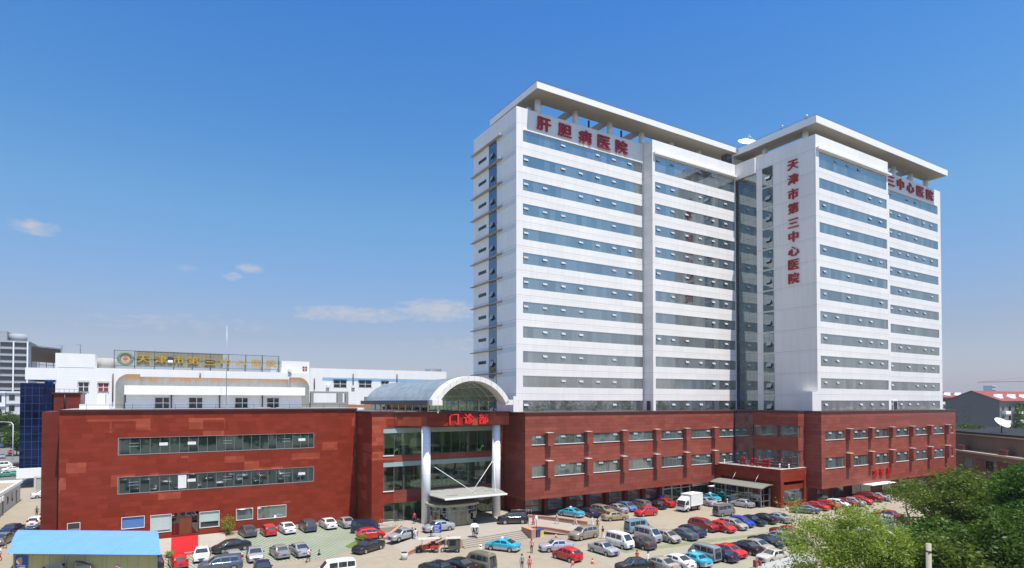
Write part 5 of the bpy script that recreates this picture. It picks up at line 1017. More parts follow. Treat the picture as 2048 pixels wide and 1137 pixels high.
# ------------------------------------------------------------------ cars
def car_paint(name, col, metal=.25, rough=.3):
    m = bpy.data.materials.new('paint_' + name); m.use_nodes = True; nt = m.node_tree; p = nt.nodes['Principled BSDF']
    tx = nt.nodes.new('ShaderNodeTexNoise'); tx.inputs['Scale'].default_value = 1.6; tx.inputs['Detail'].default_value = 5
    geo = nt.nodes.new('ShaderNodeTexCoord'); nt.links.new(geo.outputs['Object'], tx.inputs['Vector'])
    sp = nt.nodes.new('ShaderNodeSeparateXYZ'); nt.links.new(geo.outputs['Object'], sp.inputs[0])
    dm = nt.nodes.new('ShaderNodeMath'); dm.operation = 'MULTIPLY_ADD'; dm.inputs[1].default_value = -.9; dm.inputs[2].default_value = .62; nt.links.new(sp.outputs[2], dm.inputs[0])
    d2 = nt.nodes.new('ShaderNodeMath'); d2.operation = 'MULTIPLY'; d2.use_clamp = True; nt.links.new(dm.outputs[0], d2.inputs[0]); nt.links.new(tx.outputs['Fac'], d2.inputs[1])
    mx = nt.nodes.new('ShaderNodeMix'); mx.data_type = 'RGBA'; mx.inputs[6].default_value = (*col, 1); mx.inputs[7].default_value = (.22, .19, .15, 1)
    if name == 'taxi':
        gt = nt.nodes.new('ShaderNodeMath'); gt.operation = 'GREATER_THAN'; gt.inputs[1].default_value = .60; nt.links.new(sp.outputs[2], gt.inputs[0])
        m3 = nt.nodes.new('ShaderNodeMix'); m3.data_type = 'RGBA'; m3.inputs[6].default_value = (.50, .51, .53, 1); m3.inputs[7].default_value = (*col, 1); nt.links.new(gt.outputs[0], m3.inputs[0]); nt.links.new(m3.outputs[2], mx.inputs[6])
    nt.links.new(d2.outputs[0], mx.inputs[0])
    def mm(op, a, b):
        n = nt.nodes.new('ShaderNodeMath'); n.operation = op
        for i, v in enumerate((a, b)):
            if isinstance(v, (int, float)): n.inputs[i].default_value = v
            else: nt.links.new(v, n.inputs[i])
        return n.outputs[0]
    seam = None                                     # door gaps and sill trim
    for c in (-.86, .0, .95): q = mm('LESS_THAN', mm('ABSOLUTE', mm('SUBTRACT', sp.outputs[0], c), 0), .014); seam = q if seam is None else mm('MAXIMUM', seam, q)
    seam = mm('MULTIPLY', seam, mm('MULTIPLY', mm('LESS_THAN', sp.outputs[2], .97), mm('GREATER_THAN', sp.outputs[2], .32)))
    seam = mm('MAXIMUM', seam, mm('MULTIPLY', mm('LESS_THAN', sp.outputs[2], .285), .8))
    seam = mm('MAXIMUM', seam, mm('MULTIPLY', mm('LESS_THAN', mm('ABSOLUTE', mm('SUBTRACT', sp.outputs[2], .56), 0), .022), .45))
    m4 = nt.nodes.new('ShaderNodeMix'); m4.data_type = 'RGBA'; m4.inputs[7].default_value = (.012, .012, .012, 1); nt.links.new(seam, m4.inputs[0]); nt.links.new(mx.outputs[2], m4.inputs[6]); nt.links.new(m4.outputs[2], p.inputs['Base Color'])
    p.inputs['Metallic'].default_value = metal; p.inputs['Roughness'].default_value = rough; p.inputs['Coat Weight'].default_value = .7; p.inputs['Coat Roughness'].default_value = .05; return m
PAINT = {k: car_paint(k, c, m) for k, (c, m) in dict(white=((.72, .72, .70), 0), silver=((.46, .47, .48), .45), pewter=((.33, .325, .30), .4), dgrey=((.075, .08, .085), .3), grey=((.22, .22, .215), .4), black=((.012, .012, .014), 0), navy=((.014, .02, .06), .2),
    red=((.52, .012, .008), 0), dred=((.26, .010, .012), .1), slate=((.10, .135, .18), .4), beige=((.46, .42, .34), .35), gold=((.42, .34, .17), .4), champagne=((.36, .31, .24), .4), olive=((.22, .20, .13), .3), brown=((.075, .058, .055), .3), steel=((.10, .20, .40), .3), royal=((.012, .05, .40), .1), blue=((.03, .12, .45), .1),
    taxi=((.02, .38, .52), 0), teal=((.05, .30, .22), 0), lilac=((.44, .43, .50), .3), cream=((.52, .49, .43), .1), bluegrey=((.16, .30, .38), .2), greyteal=((.26, .31, .32), .3)).items()}
mcg = NT('car_glass'); M['car_glass'] = mcg.bsdf((.03, .036, .038, 1), .03, spec=1.0, ior=1.6)
SHAPES = {
 'sedan': dict(L=4.55, W=1.76, top=[(-2.27, .50), (-2.24, .78), (-2.15, .98), (-1.55, 1.06), (-.80, 1.40), (-.25, 1.46), (.35, 1.43), (.62, 1.38), (1.28, 1.00), (1.75, .93), (2.10, .80), (2.24, .66), (2.275, .45)], belt=1.0, ws=(.60, 1.29), rw=(-1.56, -.79), win=[(-.86, -.06), (.04, .86)], ax=1.33, wr=.31),
 'notch': dict(L=4.35, W=1.69, top=[(-2.17, .52), (-2.15, .82), (-2.08, .96), (-1.38, 1.00), (-1.02, 1.34), (-.80, 1.41), (.10, 1.43), (.42, 1.39), (.96, .98), (1.55, .93), (2.0, .86), (2.14, .72), (2.17, .46)], belt=.95, ws=(.40, .97), rw=(-1.39, -1.01), win=[(-.92, -.10), (.0, .62)], ax=1.25, wr=.29),
 'hatch': dict(L=3.95, W=1.70, top=[(-1.97, .48), (-1.95, .80), (-1.88, 1.02), (-1.50, 1.38), (-1.05, 1.48), (-.2, 1.52), (.30, 1.48), (.52, 1.42), (1.18, 1.02), (1.55, .92), (1.82, .78), (1.94, .62), (1.975, .42)], belt=1.0, ws=(.50, 1.19), rw=(-1.89, -1.49), win=[(-1.35, -.75), (-.67, .0), (.1, .8)], ax=1.2, wr=.30),
 'wagon': dict(L=4.5, W=1.74, top=[(-2.25, .50), (-2.22, .85), (-2.16, 1.05), (-1.85, 1.42), (-1.4, 1.49), (-.2, 1.51), (.35, 1.47), (.6, 1.41), (1.28, 1.02), (1.75, .94), (2.08, .80), (2.21, .66), (2.25, .45)], belt=1.0, ws=(.58, 1.29), rw=(-2.17, -1.84), win=[(-1.75, -1.0), (-.90, -.08), (.04, .86)], ax=1.33, wr=.31),
 'suv': dict(L=4.55, W=1.82, top=[(-2.27, .60), (-2.25, 1.0), (-2.18, 1.15), (-1.90, 1.60), (-1.5, 1.70), (-.3, 1.73), (.35, 1.68), (.58, 1.61), (1.22, 1.16), (1.75, 1.08), (2.10, .95), (2.24, .78), (2.275, .5)], belt=1.14, ws=(.56, 1.23), rw=(-2.19, -1.89), win=[(-1.75, -1.0), (-.90, -.06), (.04, .86)], ax=1.33, wr=.36),
 'van': dict(L=4.0, W=1.62, top=[(-2.0, .50), (-1.985, 1.05), (-1.90, 1.72), (-1.78, 1.86), (-1.2, 1.92), (.4, 1.92), (.95, 1.88), (1.15, 1.80), (1.72, 1.12), (1.90, 1.0), (1.97, .75), (2.0, .45)], belt=1.08, ws=(1.13, 1.74), rw=(-1.99, -1.89), win=[(-1.80, -1.0), (-.92, -.05), (.05, .90)], ax=1.2, wr=.29),
}
def interp(pts, x):
    for (xa, za), (xb, zb) in zip(pts, pts[1:]):
        if xa <= x <= xb: return za + (zb - za) * (x - xa) / (xb - xa)
    return pts[0][1] if x < pts[0][0] else pts[-1][1]
def car_meshes(kind):
    S = SHAPES[kind]; top = S['top']; hw = S['W'] / 2; ax = S['ax']; wr = S['wr'] + .055; xe = top[-1][0]; low = .20
    xs = {round(x, 3) for x, _ in top} | {round(v, 3) for p in S['win'] for v in p} | {round(-ax + wr * math.cos(a), 3) for a in np.linspace(0, math.pi, 7)} | {round(ax + wr * math.cos(a), 3) for a in np.linspace(0, math.pi, 7)}
    xs = sorted(xs); xs = [x for i, x in enumerate(xs) if i == 0 or x - xs[i - 1] > .012]
    rows = []
    for x in xs:
        zt = interp(top, x); zb = min(S['belt'] + .02 * x * (kind != 'van'), zt - .015); zl = low if abs(x) < xe - .15 else .30
        for s in (-ax, ax):
            if abs(x - s) < wr: zl = max(zl, .30 + math.sqrt(max(wr * wr - (x - s) ** 2, 0)) - .01)
        zl = min(zl, zb - .05); e = max(0, (abs(x) - (xe - .75)) / .75); plan = 1 - .16 * e ** 2.2
        zm = zl + (zb - zl) * .55; lv = [(hw * plan * .965, zl), (hw * plan, zm), (hw * plan * .985, zb - .03), (hw * plan * .955, zb)]
        cab = zt - zb
        tum = .20 if kind != 'van' else .10
        for t in (.12, .80, 1.0):
            q = cab / .48; lv.append((hw * plan * (.955 - tum * min(q, 1.15) * t - (.03 if t == 1 else 0)) if cab > .03 else hw * plan * (.955 - .05 * t), zb + cab * t - (.0)))
        rows.append((x, lv))
    K = 7; fr = (1.0, .86, .45, 0.0, -.45, -.86, -1.0); crown = (0, .012, .03, .036, .03, .012, 0)
    body = {'body': MB(), 'windshield': MB(), 'rear_window': MB()}
    for i, w in enumerate(S['win']):
        body['side_window%dL' % i] = MB(); body['side_window%dR' % i] = MB()
    def face(tagn, pts, smooth=True): body[tagn].add(pts, [(0, 1, 2, 3)], 0, smooth)
    for (xa, la), (xb, lb_) in zip(rows, rows[1:]):
        xm = (xa + xb) / 2
        for s in (1, -1):
            for k in range(K - 1):
                tg = 'body'
                if k == 4:
                    for i, (w0, w1) in enumerate(S['win']):
                        if w0 - .003 <= xm <= w1 + .003: tg = 'side_window%d%s' % (i, 'L' if s > 0 else 'R')
                p = [(xa, s * la[k][0], la[k][1]), (xb, s * lb_[k][0], lb_[k][1]), (xb, s * lb_[k + 1][0], lb_[k + 1][1]), (xa, s * la[k + 1][0], la[k + 1][1])]
                face(tg, p if s < 0 else p[::-1])
        for j in range(6):
            tg = 'body'
            if 0 < j < 5 and S['ws'][0] - .02 < xm < S['ws'][1] + .01: tg = 'windshield'
            if 0 < j < 5 and S['rw'][0] - .004 < xm < S['rw'][1] + .004: tg = 'rear_window'
            ya, yb = la[-1], lb_[-1]
            face(tg, [(xa, fr[j] * ya[0], ya[1] + crown[j]), (xb, fr[j] * yb[0], yb[1] + crown[j]), (xb, fr[j + 1] * yb[0], yb[1] + crown[j + 1]), (xa, fr[j + 1] * ya[0], ya[1] + crown[j + 1])][::-1])
    for (x, lv), sg in ((rows[0], -1), (rows[-1], 1)):
        for k in range(K - 1):
            p = [(x, lv[k][0], lv[k][1]), (x, -lv[k][0], lv[k][1]), (x, -lv[k + 1][0], lv[k + 1][1]), (x, lv[k + 1][0], lv[k + 1][1])]; body['body'].add(p if sg < 0 else p[::-1], [(0, 1, 2, 3)], 0, True)
    body['body'].box(-xe + .12, xe - .12, -hw + .13, hw - .13, .19, .42, 1)
    body['body'].box(-xe - .02, -xe + .10, -hw * .74, hw * .74, .36, .52, 0); body['body'].box(xe - .10, xe + .02, -hw * .74, hw * .74, .34, .50, 0)
    body['body'].box(xe - .05, xe + .025, -hw * .42, hw * .42, .53, .62, 1)
    out = []
    for n, mb in body.items():
        if not mb.f: continue
        me = mb.mesh(n, [PAINT['silver'], M['underbody']] if n == 'body' else M['car_glass'], fix=False)
        bm = bmesh.new(); bm.from_mesh(me); bmesh.ops.remove_doubles(bm, verts=bm.verts, dist=.0005)
        if n == 'body':
            for e in bm.edges: e.smooth = not (len(e.link_faces) == 2 and e.link_faces[0].normal.angle(e.link_faces[1].normal, 0) > R(38))
        bm.to_mesh(me); bm.free()
        out.append(('side_window' if n.startswith('side') else n, me, (0, 0, 0)))
    return out
def small(name, mb, mat): return mb.mesh(name, mat)
CARPARTS = {}
for kind in SHAPES:
    S = SHAPES[kind]; xe = S['L'] / 2; hw = S['W'] / 2; z1 = S['belt']
    P = car_meshes(kind)
    hl = small('headlight', B().ball((0, 0, 0), .17, 10, 6, sc=(.55, 1.1, .62)), M['head_lamp'])
    tl = small('tail_light', B().ball((0, 0, 0), .17, 10, 6, sc=(.42, 1.1, .85 if kind in ('sedan', 'notch') else 1.5)), M['tail_lamp'])
    for s in (1, -1):
        P.append(('headlight', hl, (xe - .20, s * hw * .66, .68 if kind != 'suv' else .82))); P.append(('tail_light', tl, (-xe + .10, s * hw * .70, .84 if kind in ('sedan', 'notch') else .98 if kind != 'van' else .92)))
        mr = small('mirror', B().ball((0, 0, 0), .12, 8, 6, sc=(.6, 1, .75)), M['black_trim']); P.append(('mirror', mr, (S['ws'][1] - .32, s * (hw * 1.02), z1 + .06)))
    pl = small('number_plate', B().box(-.012, .012, -.22, .22, -.07, .07), M['plate_blue']); P.append(('number_plate', pl, (xe + .035, 0, .43))); P.append(('number_plate', pl, (-xe - .035 if kind not in ('sedan', 'notch') else -xe - .012, 0, .62)))
    wr = S['wr']; wb_ = B()
    wb_.tube([(0, -.10, 0), (0, -.085, 0), (0, .085, 0), (0, .10, 0)], [wr * .90, wr, wr, wr * .90], 22); wm = small('wheel', wb_, M['rubber'])
    rb_ = B(); rb_.tube([(0, -.012, 0), (0, .012, 0)], wr * .64, 20)
    for k in range(5): a = k * 2 * math.pi / 5; rb_.box(-.01, .01, .01, .011, 0, .01)
    rm = small('rim', rb_, M['rim']); CARPARTS[kind] = (P, wm, rm)
def make_car(kind, col, x, y, hd, z, label):
    root = thing('taxi' if col == 'taxi' else {'van': 'minivan', 'suv': 'parked_suv', 'wagon': 'parked_wagon', 'hatch': 'parked_hatchback', 'sedan': 'parked_sedan', 'notch': 'parked_sedan'}[kind], label, 'taxi' if col == 'taxi' else 'van' if kind == 'van' else 'car', (x, y, z), R(hd), CARGROUP(x, y))
    P, wm, rm = CARPARTS[kind]; S = SHAPES[kind]
    for n, me, lc in P:
        o = bpy.data.objects.new(n, me); link(o); o.parent = root; o.location = lc
        if n == 'body': o.material_slots[0].link = 'OBJECT'; o.material_slots[0].material = PAINT[col]
    for sx in (1, -1):
        for sy in (1, -1):
            w = bpy.data.objects.new('wheel', wm); link(w); w.parent = root; w.location = (sx * S['ax'], sy * (S['W'] / 2 - .105), S['wr'])
            r_ = bpy.data.objects.new('rim', rm); link(r_); r_.parent = w; r_.location = (0, sy * .105, 0)
    if col == 'taxi':
        o = bpy.data.objects.new('roof_light', TAXI_LIGHT); link(o); o.parent = root; o.location = (.1, 0, 1.50)
    return root
TAXI_LIGHT = B().box(-.10, .10, -.26, .26, 0, .16).mesh('roof_light', M['white_trim'])
def CARGROUP(x, y):
    if y > 180: return 'cars on the street beyond the blue glass tower'
    if x < 29: return 'cars by the long red block and the shed'
    if x > 100: return 'cars under the farther wing'
    if y > 69: return 'cars under the red overhang and by the entrance'
    return 'cars parked in the yard rows'
CARS = [
('sedan', 'dgrey', 11.96, 92.43, 96, 0.0, 'dark grey sedan backed out beside the leafy green bush under the red wall'),
('hatch', 'red', 14.59, 91.44, 94, 0.0, 'small red car nosed up to the red wall between a grey and a white sedan'),
('sedan', 'white', 17.15, 91.76, 94, 0.0, 'white sedan nosed to the red wall just past the small red car'),
('suv', 'dgrey', 20.04, 91.62, 93, 0.0, 'dark grey high car nosed to the red wall between two white sedans'),
('sedan', 'white', 23.11, 91.93, 93, 0.0, 'white sedan nosed to the red wall next to the half hidden silver sedan'),
('sedan', 'silver', 25.62, 91.27, 93, 0.0, 'silver sedan half hidden behind the dark blue van by the red wall'),
('van', 'navy', 26.88, 85.48, -31, 0.0, 'dark blue van with grey rear doors standing behind the red coupe'),
('hatch', 'red', 26.37, 81.49, -10, 0.0, 'bright red coupe alongside the dark blue van near the entrance ramp'),
('sedan', 'black', 23.94, 74.82, -152, 0.0, 'black sedan with pale headlights below the red coupe at the ramp foot'),
('sedan', 'black', 8.97, 83.86, -165, 0.0, 'black sedan pulling across the striped pavers below the stone apron'),
('sedan', 'white', 5.48, 81.44, -96, 0.0, 'white car facing out next to the red carpet'),
('hatch', 'silver', 8.48, 77.9, 97, 0.0, 'silver hatchback squeezed in behind the black sedan on striped pavers'),
('sedan', 'silver', 10.96, 78.16, -94, 0.0, 'silver sedan facing out with a dark windscreen, alone nose-out in its row'),
('sedan', 'pewter', 13.75, 77.97, 95, 0.0, 'pewter sedan parked in the middle of the striped paver lot'),
('sedan', 'silver', 16.02, 77.56, 95, 0.0, 'silver sedan beside the walking man in white shirt'),
('suv', 'slate', 6.86, 74.64, 178, 0.0, 'slate blue high car with red tail lights cut by the bottom edge'),
('sedan', 'navy', 10.73, 70.93, -95, 0.0, 'dark navy sedan behind the silver nose-out sedan at the bottom edge'),
('van', 'white', 17.46, 65.51, 176, 0.0, 'white minivan showing mostly its roof at the bottom edge beside the lot'),
('hatch', 'red', 2.88, 79.22, 97, 0.0, 'red car with blue plate standing in front of the red carpet'),
('suv', 'black', 0.37, 79.8, 97, 0.0, 'black high car between the red car and the beige sedan beside the yellow shed'),
('sedan', 'beige', -2.62, 81.0, 97, 0.0, 'beige silver sedan parked by the yellow shed wall next to the black high car'),
('sedan', 'dgrey', -6.34, 82.04, 97, 0.0, 'dark charcoal sedan parked by the middle of the yellow shed wall'),
('sedan', 'dgrey', -8.81, 81.24, 97, 0.0, 'grey sedan of which only the roof shows by the blue poster on the shed'),
('sedan', 'black', -13.3, 110.12, -169, 0.0, 'black sedan parked behind the blue shed roof'),
('hatch', 'white', -14.65, 116.66, 75, 0.0, 'white hatchback in the yard behind the black sedan and blue roof'),
('hatch', 'red', -13.96, 120.73, 80, 0.0, 'red car half hidden by the red block corner in the alley'),
('sedan', 'white', -17.82, 150.13, 13, 0.0, 'white sedan parked along the concrete fence at the alley end'),
('sedan', 'navy', -16.95, 111.05, -107, 0.0, 'dark navy sedan parked by the grey gatehouse wall'),
('sedan', 'grey', -16.86, 104.02, -103, 0.0, 'grey sedan cut by the picture edge near the end of the blue shed'),
('suv', 'red', -55.55, 343.6, 100, 0.0, 'red car driving in the distant street left of the tower of blue glass'),
('sedan', 'silver', -42.75, 261.94, 100, 0.0, 'silver car on the far street behind the lamp post'),
('van', 'white', -36.05, 222.77, 20, 0.0, 'white van on the street beyond the gatehouse roof'),
('sedan', 'white', -32.14, 209.4, 20, 0.0, 'white sedan passing the white van on the street'),
('sedan', 'teal', -31.46, 196.07, 200, 0.0, 'green taxi with orange tail on the street beyond the gatehouse'),
('sedan', 'blue', -69.36, 449.15, 100, 0.0, 'blue car under the far street trees'),
('van', 'dgrey', -78.76, 499.09, 100, 0.0, 'dark bus like van under the far street trees'),
('sedan', 'black', -64.85, 397.3, 100, 0.0, 'black car in the distant traffic ahead of the red cars'),
('sedan', 'red', -43.53, 281.53, 100, 0.0, 'dark red car beside the street lamp base'),
('sedan', 'black', -33.48, 223.97, 20, 0.0, 'black sedan by the corner of the blue glass tower'),
('sedan', 'silver', 29.43, 77.3, -162, 0.35, 'compact silver sedan coming down the entrance ramp beside the two pedestrians'),
('sedan', 'silver', 35.04, 77.93, -178, 0.75, 'silver sedan stopped in front of the glass entrance by the big white column'),
('suv', 'black', 46.77, 76.97, 158, 0.75, 'black sporty high car parked beside the second white column of the entrance'),
('sedan', 'taxi', 38.82, 66.36, 124, 0.0, 'blue and silver taxi driving past the entrance steps'),
('sedan', 'lilac', 44.51, 62.6, 164, 0.0, 'silver sedan rolling behind the small round red car'),
('hatch', 'red', 43.12, 58.34, 98, 0.0, 'small round red car seen from behind near the traffic cone'),
('van', 'olive', 32.33, 60.3, 107, 0.0, 'olive brown minivan with pale roof at the bottom edge'),
('sedan', 'black', 29.83, 60.85, 108, 0.0, 'black sedan at the bottom edge beside the olive minivan'),
('sedan', 'black', 27.3, 61.11, 117, 0.0, 'black sedan cut by the bottom edge, farther from the olive minivan'),
('sedan', 'taxi', 59.87, 79.93, 109, 0.0, 'blue and silver taxi waiting under the red overhang beyond the ramp wall'),
('sedan', 'navy', 62.86, 78.68, 80, 0.0, 'dark navy sedan beside the waiting blue taxi'),
('wagon', 'champagne', 65.86, 78.97, -85, 0.0, 'champagne wagon between the dark navy sedan and the gold sedan'),
('sedan', 'gold', 64.05, 73.83, -13, 0.0, 'gold sedan standing across the front of the champagne wagon'),
('sedan', 'silver', 68.95, 78.84, 88, 0.0, 'silver sedan behind the gold sedan under the red overhang'),
('hatch', 'steel', 71.4, 79.14, -90, 0.0, 'steel blue hatchback facing out under the red overhang'),
('wagon', 'grey', 75.36, 80.0, 88, 0.0, 'grey wagon parked deep under the red overhang beside the steel blue hatchback'),
('sedan', 'black', 77.52, 78.22, 88, 0.0, 'black sedan with glowing red tail lights under the overhang'),
('sedan', 'red', 80.41, 78.88, 86, 0.0, 'red sedan parked by the motorbikes in front of the glass shop door'),
('hatch', 'red', 70.99, 74.0, 175, 0.0, 'bright red hatchback crossing the yard in front of the steel blue hatchback'),
('suv', 'champagne', 51.74, 66.13, -174, 0.0, 'champagne four wheel drive beside the end of the pink ramp wall'),
('sedan', 'silver', 48.77, 58.35, -86, 0.0, 'silver sedan nose out at the near end of the first yard row'),
('van', 'white', 52.77, 59.83, -86, 0.0, 'white minivan nose out beside the silver sedan at the row end'),
('sedan', 'brown', 54.89, 58.29, 92, 0.0, 'dark brown sedan tail out between the white and silver minivans'),
('van', 'bluegrey', 60.94, 65.33, -1, 0.0, 'blue roofed van with olive back door crossing behind the parked minivans'),
('van', 'silver', 58.34, 60.44, -86, 0.0, 'silver minivan nose out between the brown sedan and beige hatchback'),
('hatch', 'beige', 60.37, 58.94, -86, 0.0, 'beige hatchback nose out between silver minivan and slate sedan'),
('sedan', 'slate', 63.5, 59.01, 92, 0.0, 'slate blue sedan tail out beside the beige hatchback'),
('hatch', 'navy', 65.92, 59.45, -86, 0.0, 'dark navy hatchback nose out beside the red four wheel drive'),
('suv', 'dred', 70.21, 61.23, -86, 0.0, 'deep red four wheel drive nose out in the first yard row'),
('hatch', 'red', 71.91, 59.23, -86, 0.0, 'bright red hatchback nose out beside the deep red four wheel drive'),
('wagon', 'beige', 74.87, 59.73, -86, 0.0, 'small beige wagon nose out between red and royal blue hatchbacks'),
('hatch', 'royal', 77.46, 60.22, -86, 0.0, 'royal blue hatchback nose out in the first yard row'),
('sedan', 'black', 79.83, 60.19, -86, 0.0, 'black sedan nose out beside the royal blue hatchback'),
('sedan', 'black', 82.7, 60.28, 92, 0.0, 'black sedan tail out next to the last silver sedan of its row'),
('sedan', 'silver', 85.28, 59.46, 92, 0.0, 'silver sedan tail out at the far end of the first yard row'),
('van', 'grey', 82.2, 67.28, -3, 0.0, 'grey boxy minivan standing alone behind the first yard row'),
('sedan', 'silver', 91.77, 71.14, 101, 0.0, 'silver sedan parked along the glass porch under the annex'),
('sedan', 'taxi', 92.03, 78.5, 80, 0.0, 'blue taxi tucked behind the white box truck'),
('sedan', 'lilac', 87.73, 75.84, 82, 0.0, 'pale lilac sedan hidden behind the white box truck beside the taxi'),
('sedan', 'red', 61.22, 49.5, -86, 0.0, 'bright red sedan nose out in the second yard row'),
('sedan', 'navy', 58.89, 48.7, 92, 0.0, 'dark navy sedan tail out between the minibus and the bright red sedan'),
('sedan', 'black', 64.35, 49.46, 92, 0.0, 'black sedan tail out between red sedan and beige sedan of the second row'),
('sedan', 'beige', 66.42, 49.41, -86, 0.0, 'beige sedan nose out beside two black sedans in the second row'),
('sedan', 'black', 69.38, 50.12, -86, 0.0, 'black sedan nose out with a bright sunshade in its windscreen'),
('suv', 'silver', 72.55, 50.32, 92, 0.0, 'silver high car with big rear window at the foot of the light green tree'),
('sedan', 'silver', 74.46, 49.7, 92, 0.0, 'silver sedan half covered by the light green tree at the end of the second row'),
('sedan', 'dred', 77.25, 52.58, 92, 0.0, 'dark red sedan peeping out behind the silver cars by the light green tree'),
('van', 'greyteal', 57.2, 49.72, 92, 0.0, 'grey teal minibus tail out beside the blue taxi of the second row'),
('sedan', 'taxi', 54.44, 48.88, 92, 0.0, 'blue taxi tail out between the white sedan and the minibus'),
('sedan', 'white', 52.07, 49.31, 92, 0.0, 'white sedan tail out at the near end of the second row'),
('sedan', 'cream', 63.64, 45.02, 177, 0.0, 'old cream saloon standing askew above the flat grey roof'),
('sedan', 'beige', 49.67, 49.37, 92, 0.0, 'beige sedan beside the white sedan at the bottom edge of the yard'),
('sedan', 'black', 46.78, 50.61, 168, 0.0, 'long black sedan at the bottom edge below the two seated figures'),
('sedan', 'slate', 95.86, 61.64, 131, 0.0, 'slate grey sedan passing the annex corner towards the red cars'),
('sedan', 'red', 100.65, 62.69, -80, 0.0, 'orange red sedan, first of the red cars past the slate grey sedan'),
('hatch', 'red', 103.52, 61.98, -80, 0.0, 'orange red hatchback behind the top twigs of the light green tree'),
('hatch', 'white', 106.08, 61.92, -80, 0.0, 'white hatchback between orange red cars under the wing overhang'),
('sedan', 'dred', 108.9, 62.2, -80, 0.0, 'dark red sedan between two pale cars under the wing overhang'),
('sedan', 'silver', 110.59, 61.81, -80, 0.0, 'silver sedan between dark red and bright red cars under the wing overhang'),
('sedan', 'red', 113.55, 62.1, -80, 0.0, 'bright red sedan next to the deep red large car under the wing overhang'),
('suv', 'dred', 118.14, 62.65, -80, 0.0, 'deep red large car nearest to the teal glass door'),
('sedan', 'silver', 120.52, 62.41, -80, 0.0, 'silver sedan by the teal glass door behind the dark trees'),
('hatch', 'white', 97.96, 49.86, 92, 0.0, 'white hatchback seen through the gap between two trees'),
('sedan', 'red', 98.81, 48.23, 92, 0.0, 'red sedan seen through the gap beside the white hatchback'),
('sedan', 'dred', 102.71, 51.7, 92, 0.0, 'brick red sedan behind the white hatchback in the tree gap'),
('sedan', 'silver', 92.19, 45.01, 92, 0.0, 'silver sedan at the edge of the olive green tree'),
('sedan', 'white', 88.0, 46.12, 92, 0.0, 'white sedan mostly hidden by the light green tree crown'),
('sedan', 'silver', 91.1, 49.68, 92, 0.0, 'silver car glinting through the light green tree crown'),
]
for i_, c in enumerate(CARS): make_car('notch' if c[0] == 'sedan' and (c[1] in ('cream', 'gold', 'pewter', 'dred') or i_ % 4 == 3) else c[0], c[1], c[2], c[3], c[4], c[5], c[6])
rr = random.Random(21)                                 # the rows below the viewpoint that the photo shows mirrored in the lower window strip
for i_ in range(18):
    row, k = divmod(i_, 9)
    q = make_car(rr.choice(('sedan', 'notch', 'hatch', 'suv')), rr.choice(('silver', 'white', 'black', 'dgrey', 'silver', 'red', 'navy')), -5 + k * 4.3 + rr.uniform(-.3, .3) + row * 1.5, 25 + row * 13 + rr.uniform(-.4, .4), 92, 0, 'car near the viewpoint that shows only mirrored in the lower dark window strip')
    q['group'] = 'cars mirrored in the lower window strip'
# ------------------------------------------------------------------ truck
tk = thing('box_truck', 'white box truck with a tall plain cargo box parked among the cars', 'truck', (80.9, 73.6, 0), R(-171))
b = B(); b.box(-2.6, .95, -1.0, 1.0, .95, 2.95); b.build('cargo_box', M['box_cream'], tk, world=False)
b = B()
for x in (-2.63, .953): b.box(x - .03, x + .027, -1.03, 1.03, .92, 2.98)
for y in (-1.03, 1.003): b.box(-2.6, .92, y, y + .027, 2.90, 2.98); b.box(-2.6, .92, y, y + .027, .92, 1.0)
b.build('box_rail', M['sill'], tk, world=False)
b = B(); pf = [(1.05, .55), (2.55, .55), (2.62, .75), (2.58, 1.25), (2.30, 2.05), (2.05, 2.12), (1.05, 2.12)]; b.prism_axis(pf, -.92, .92, 'y'); o = b.build('cab', PAINT['white'], tk, world=False)
bm = bmesh.new(); bm.from_mesh(o.data); bmesh.ops.rotate(bm, verts=bm.verts, cent=(0, 0, 0), matrix=Matrix.Identity(3)); bmesh.ops.bevel(bm, geom=bm.edges, offset=.05, segments=2, affect='EDGES'); bm.to_mesh(o.data); bm.free()
b = B(); b.add([(2.60, -.82, 1.27), (2.60, .82, 1.27), (2.35, .78, 1.98), (2.35, -.78, 1.98)], [(0, 1, 2, 3)]); b.build('windshield', M['car_glass'], tk, world=False)
for s in (1, -1):
    b = B(); b.add([(2.40, s * .927, 1.25), (1.45, s * .927, 1.25), (1.45, s * .927, 1.95), (2.18, s * .927, 1.95)], [(0, 1, 2, 3)]); b.build('side_window', M['car_glass'], tk, world=False)
    b = B(); b.box(2.6, 2.66, s * .55, s * .85, .72, .92); b.build('headlight', M['head_lamp'], tk, world=False)
    b = B(); b.box(2.35, 2.5, s * .98, s * 1.15, 1.35, 1.75); b.build('mirror', M['black_trim'], tk, world=False)
    for x in (1.75, -1.6):
        b = B(); b.tube([(x, s * .62, .40), (x, s * .64, .40), (x, s * .92, .40), (x, s * .94, .40)], [.36, .40, .40, .36], 20); w = b.build('wheel', M['rubber'], tk, world=False)
        b = B(); b.tube([(x, s * .938, .40), (x, s * .955, .40)], .22, 16); b.build('rim', M['rim'], w, world=False)
b = B(); b.box(-2.6, 2.5, -.45, .45, .52, .72); b.box(-.9, .6, .55, .95, .42, .80); b.box(-.9, .6, -.95, -.55, .42, .80); b.box(-2.55, .9, -.95, .95, .84, .948); b.build('chassis', M['chassis_red'], tk, world=False)
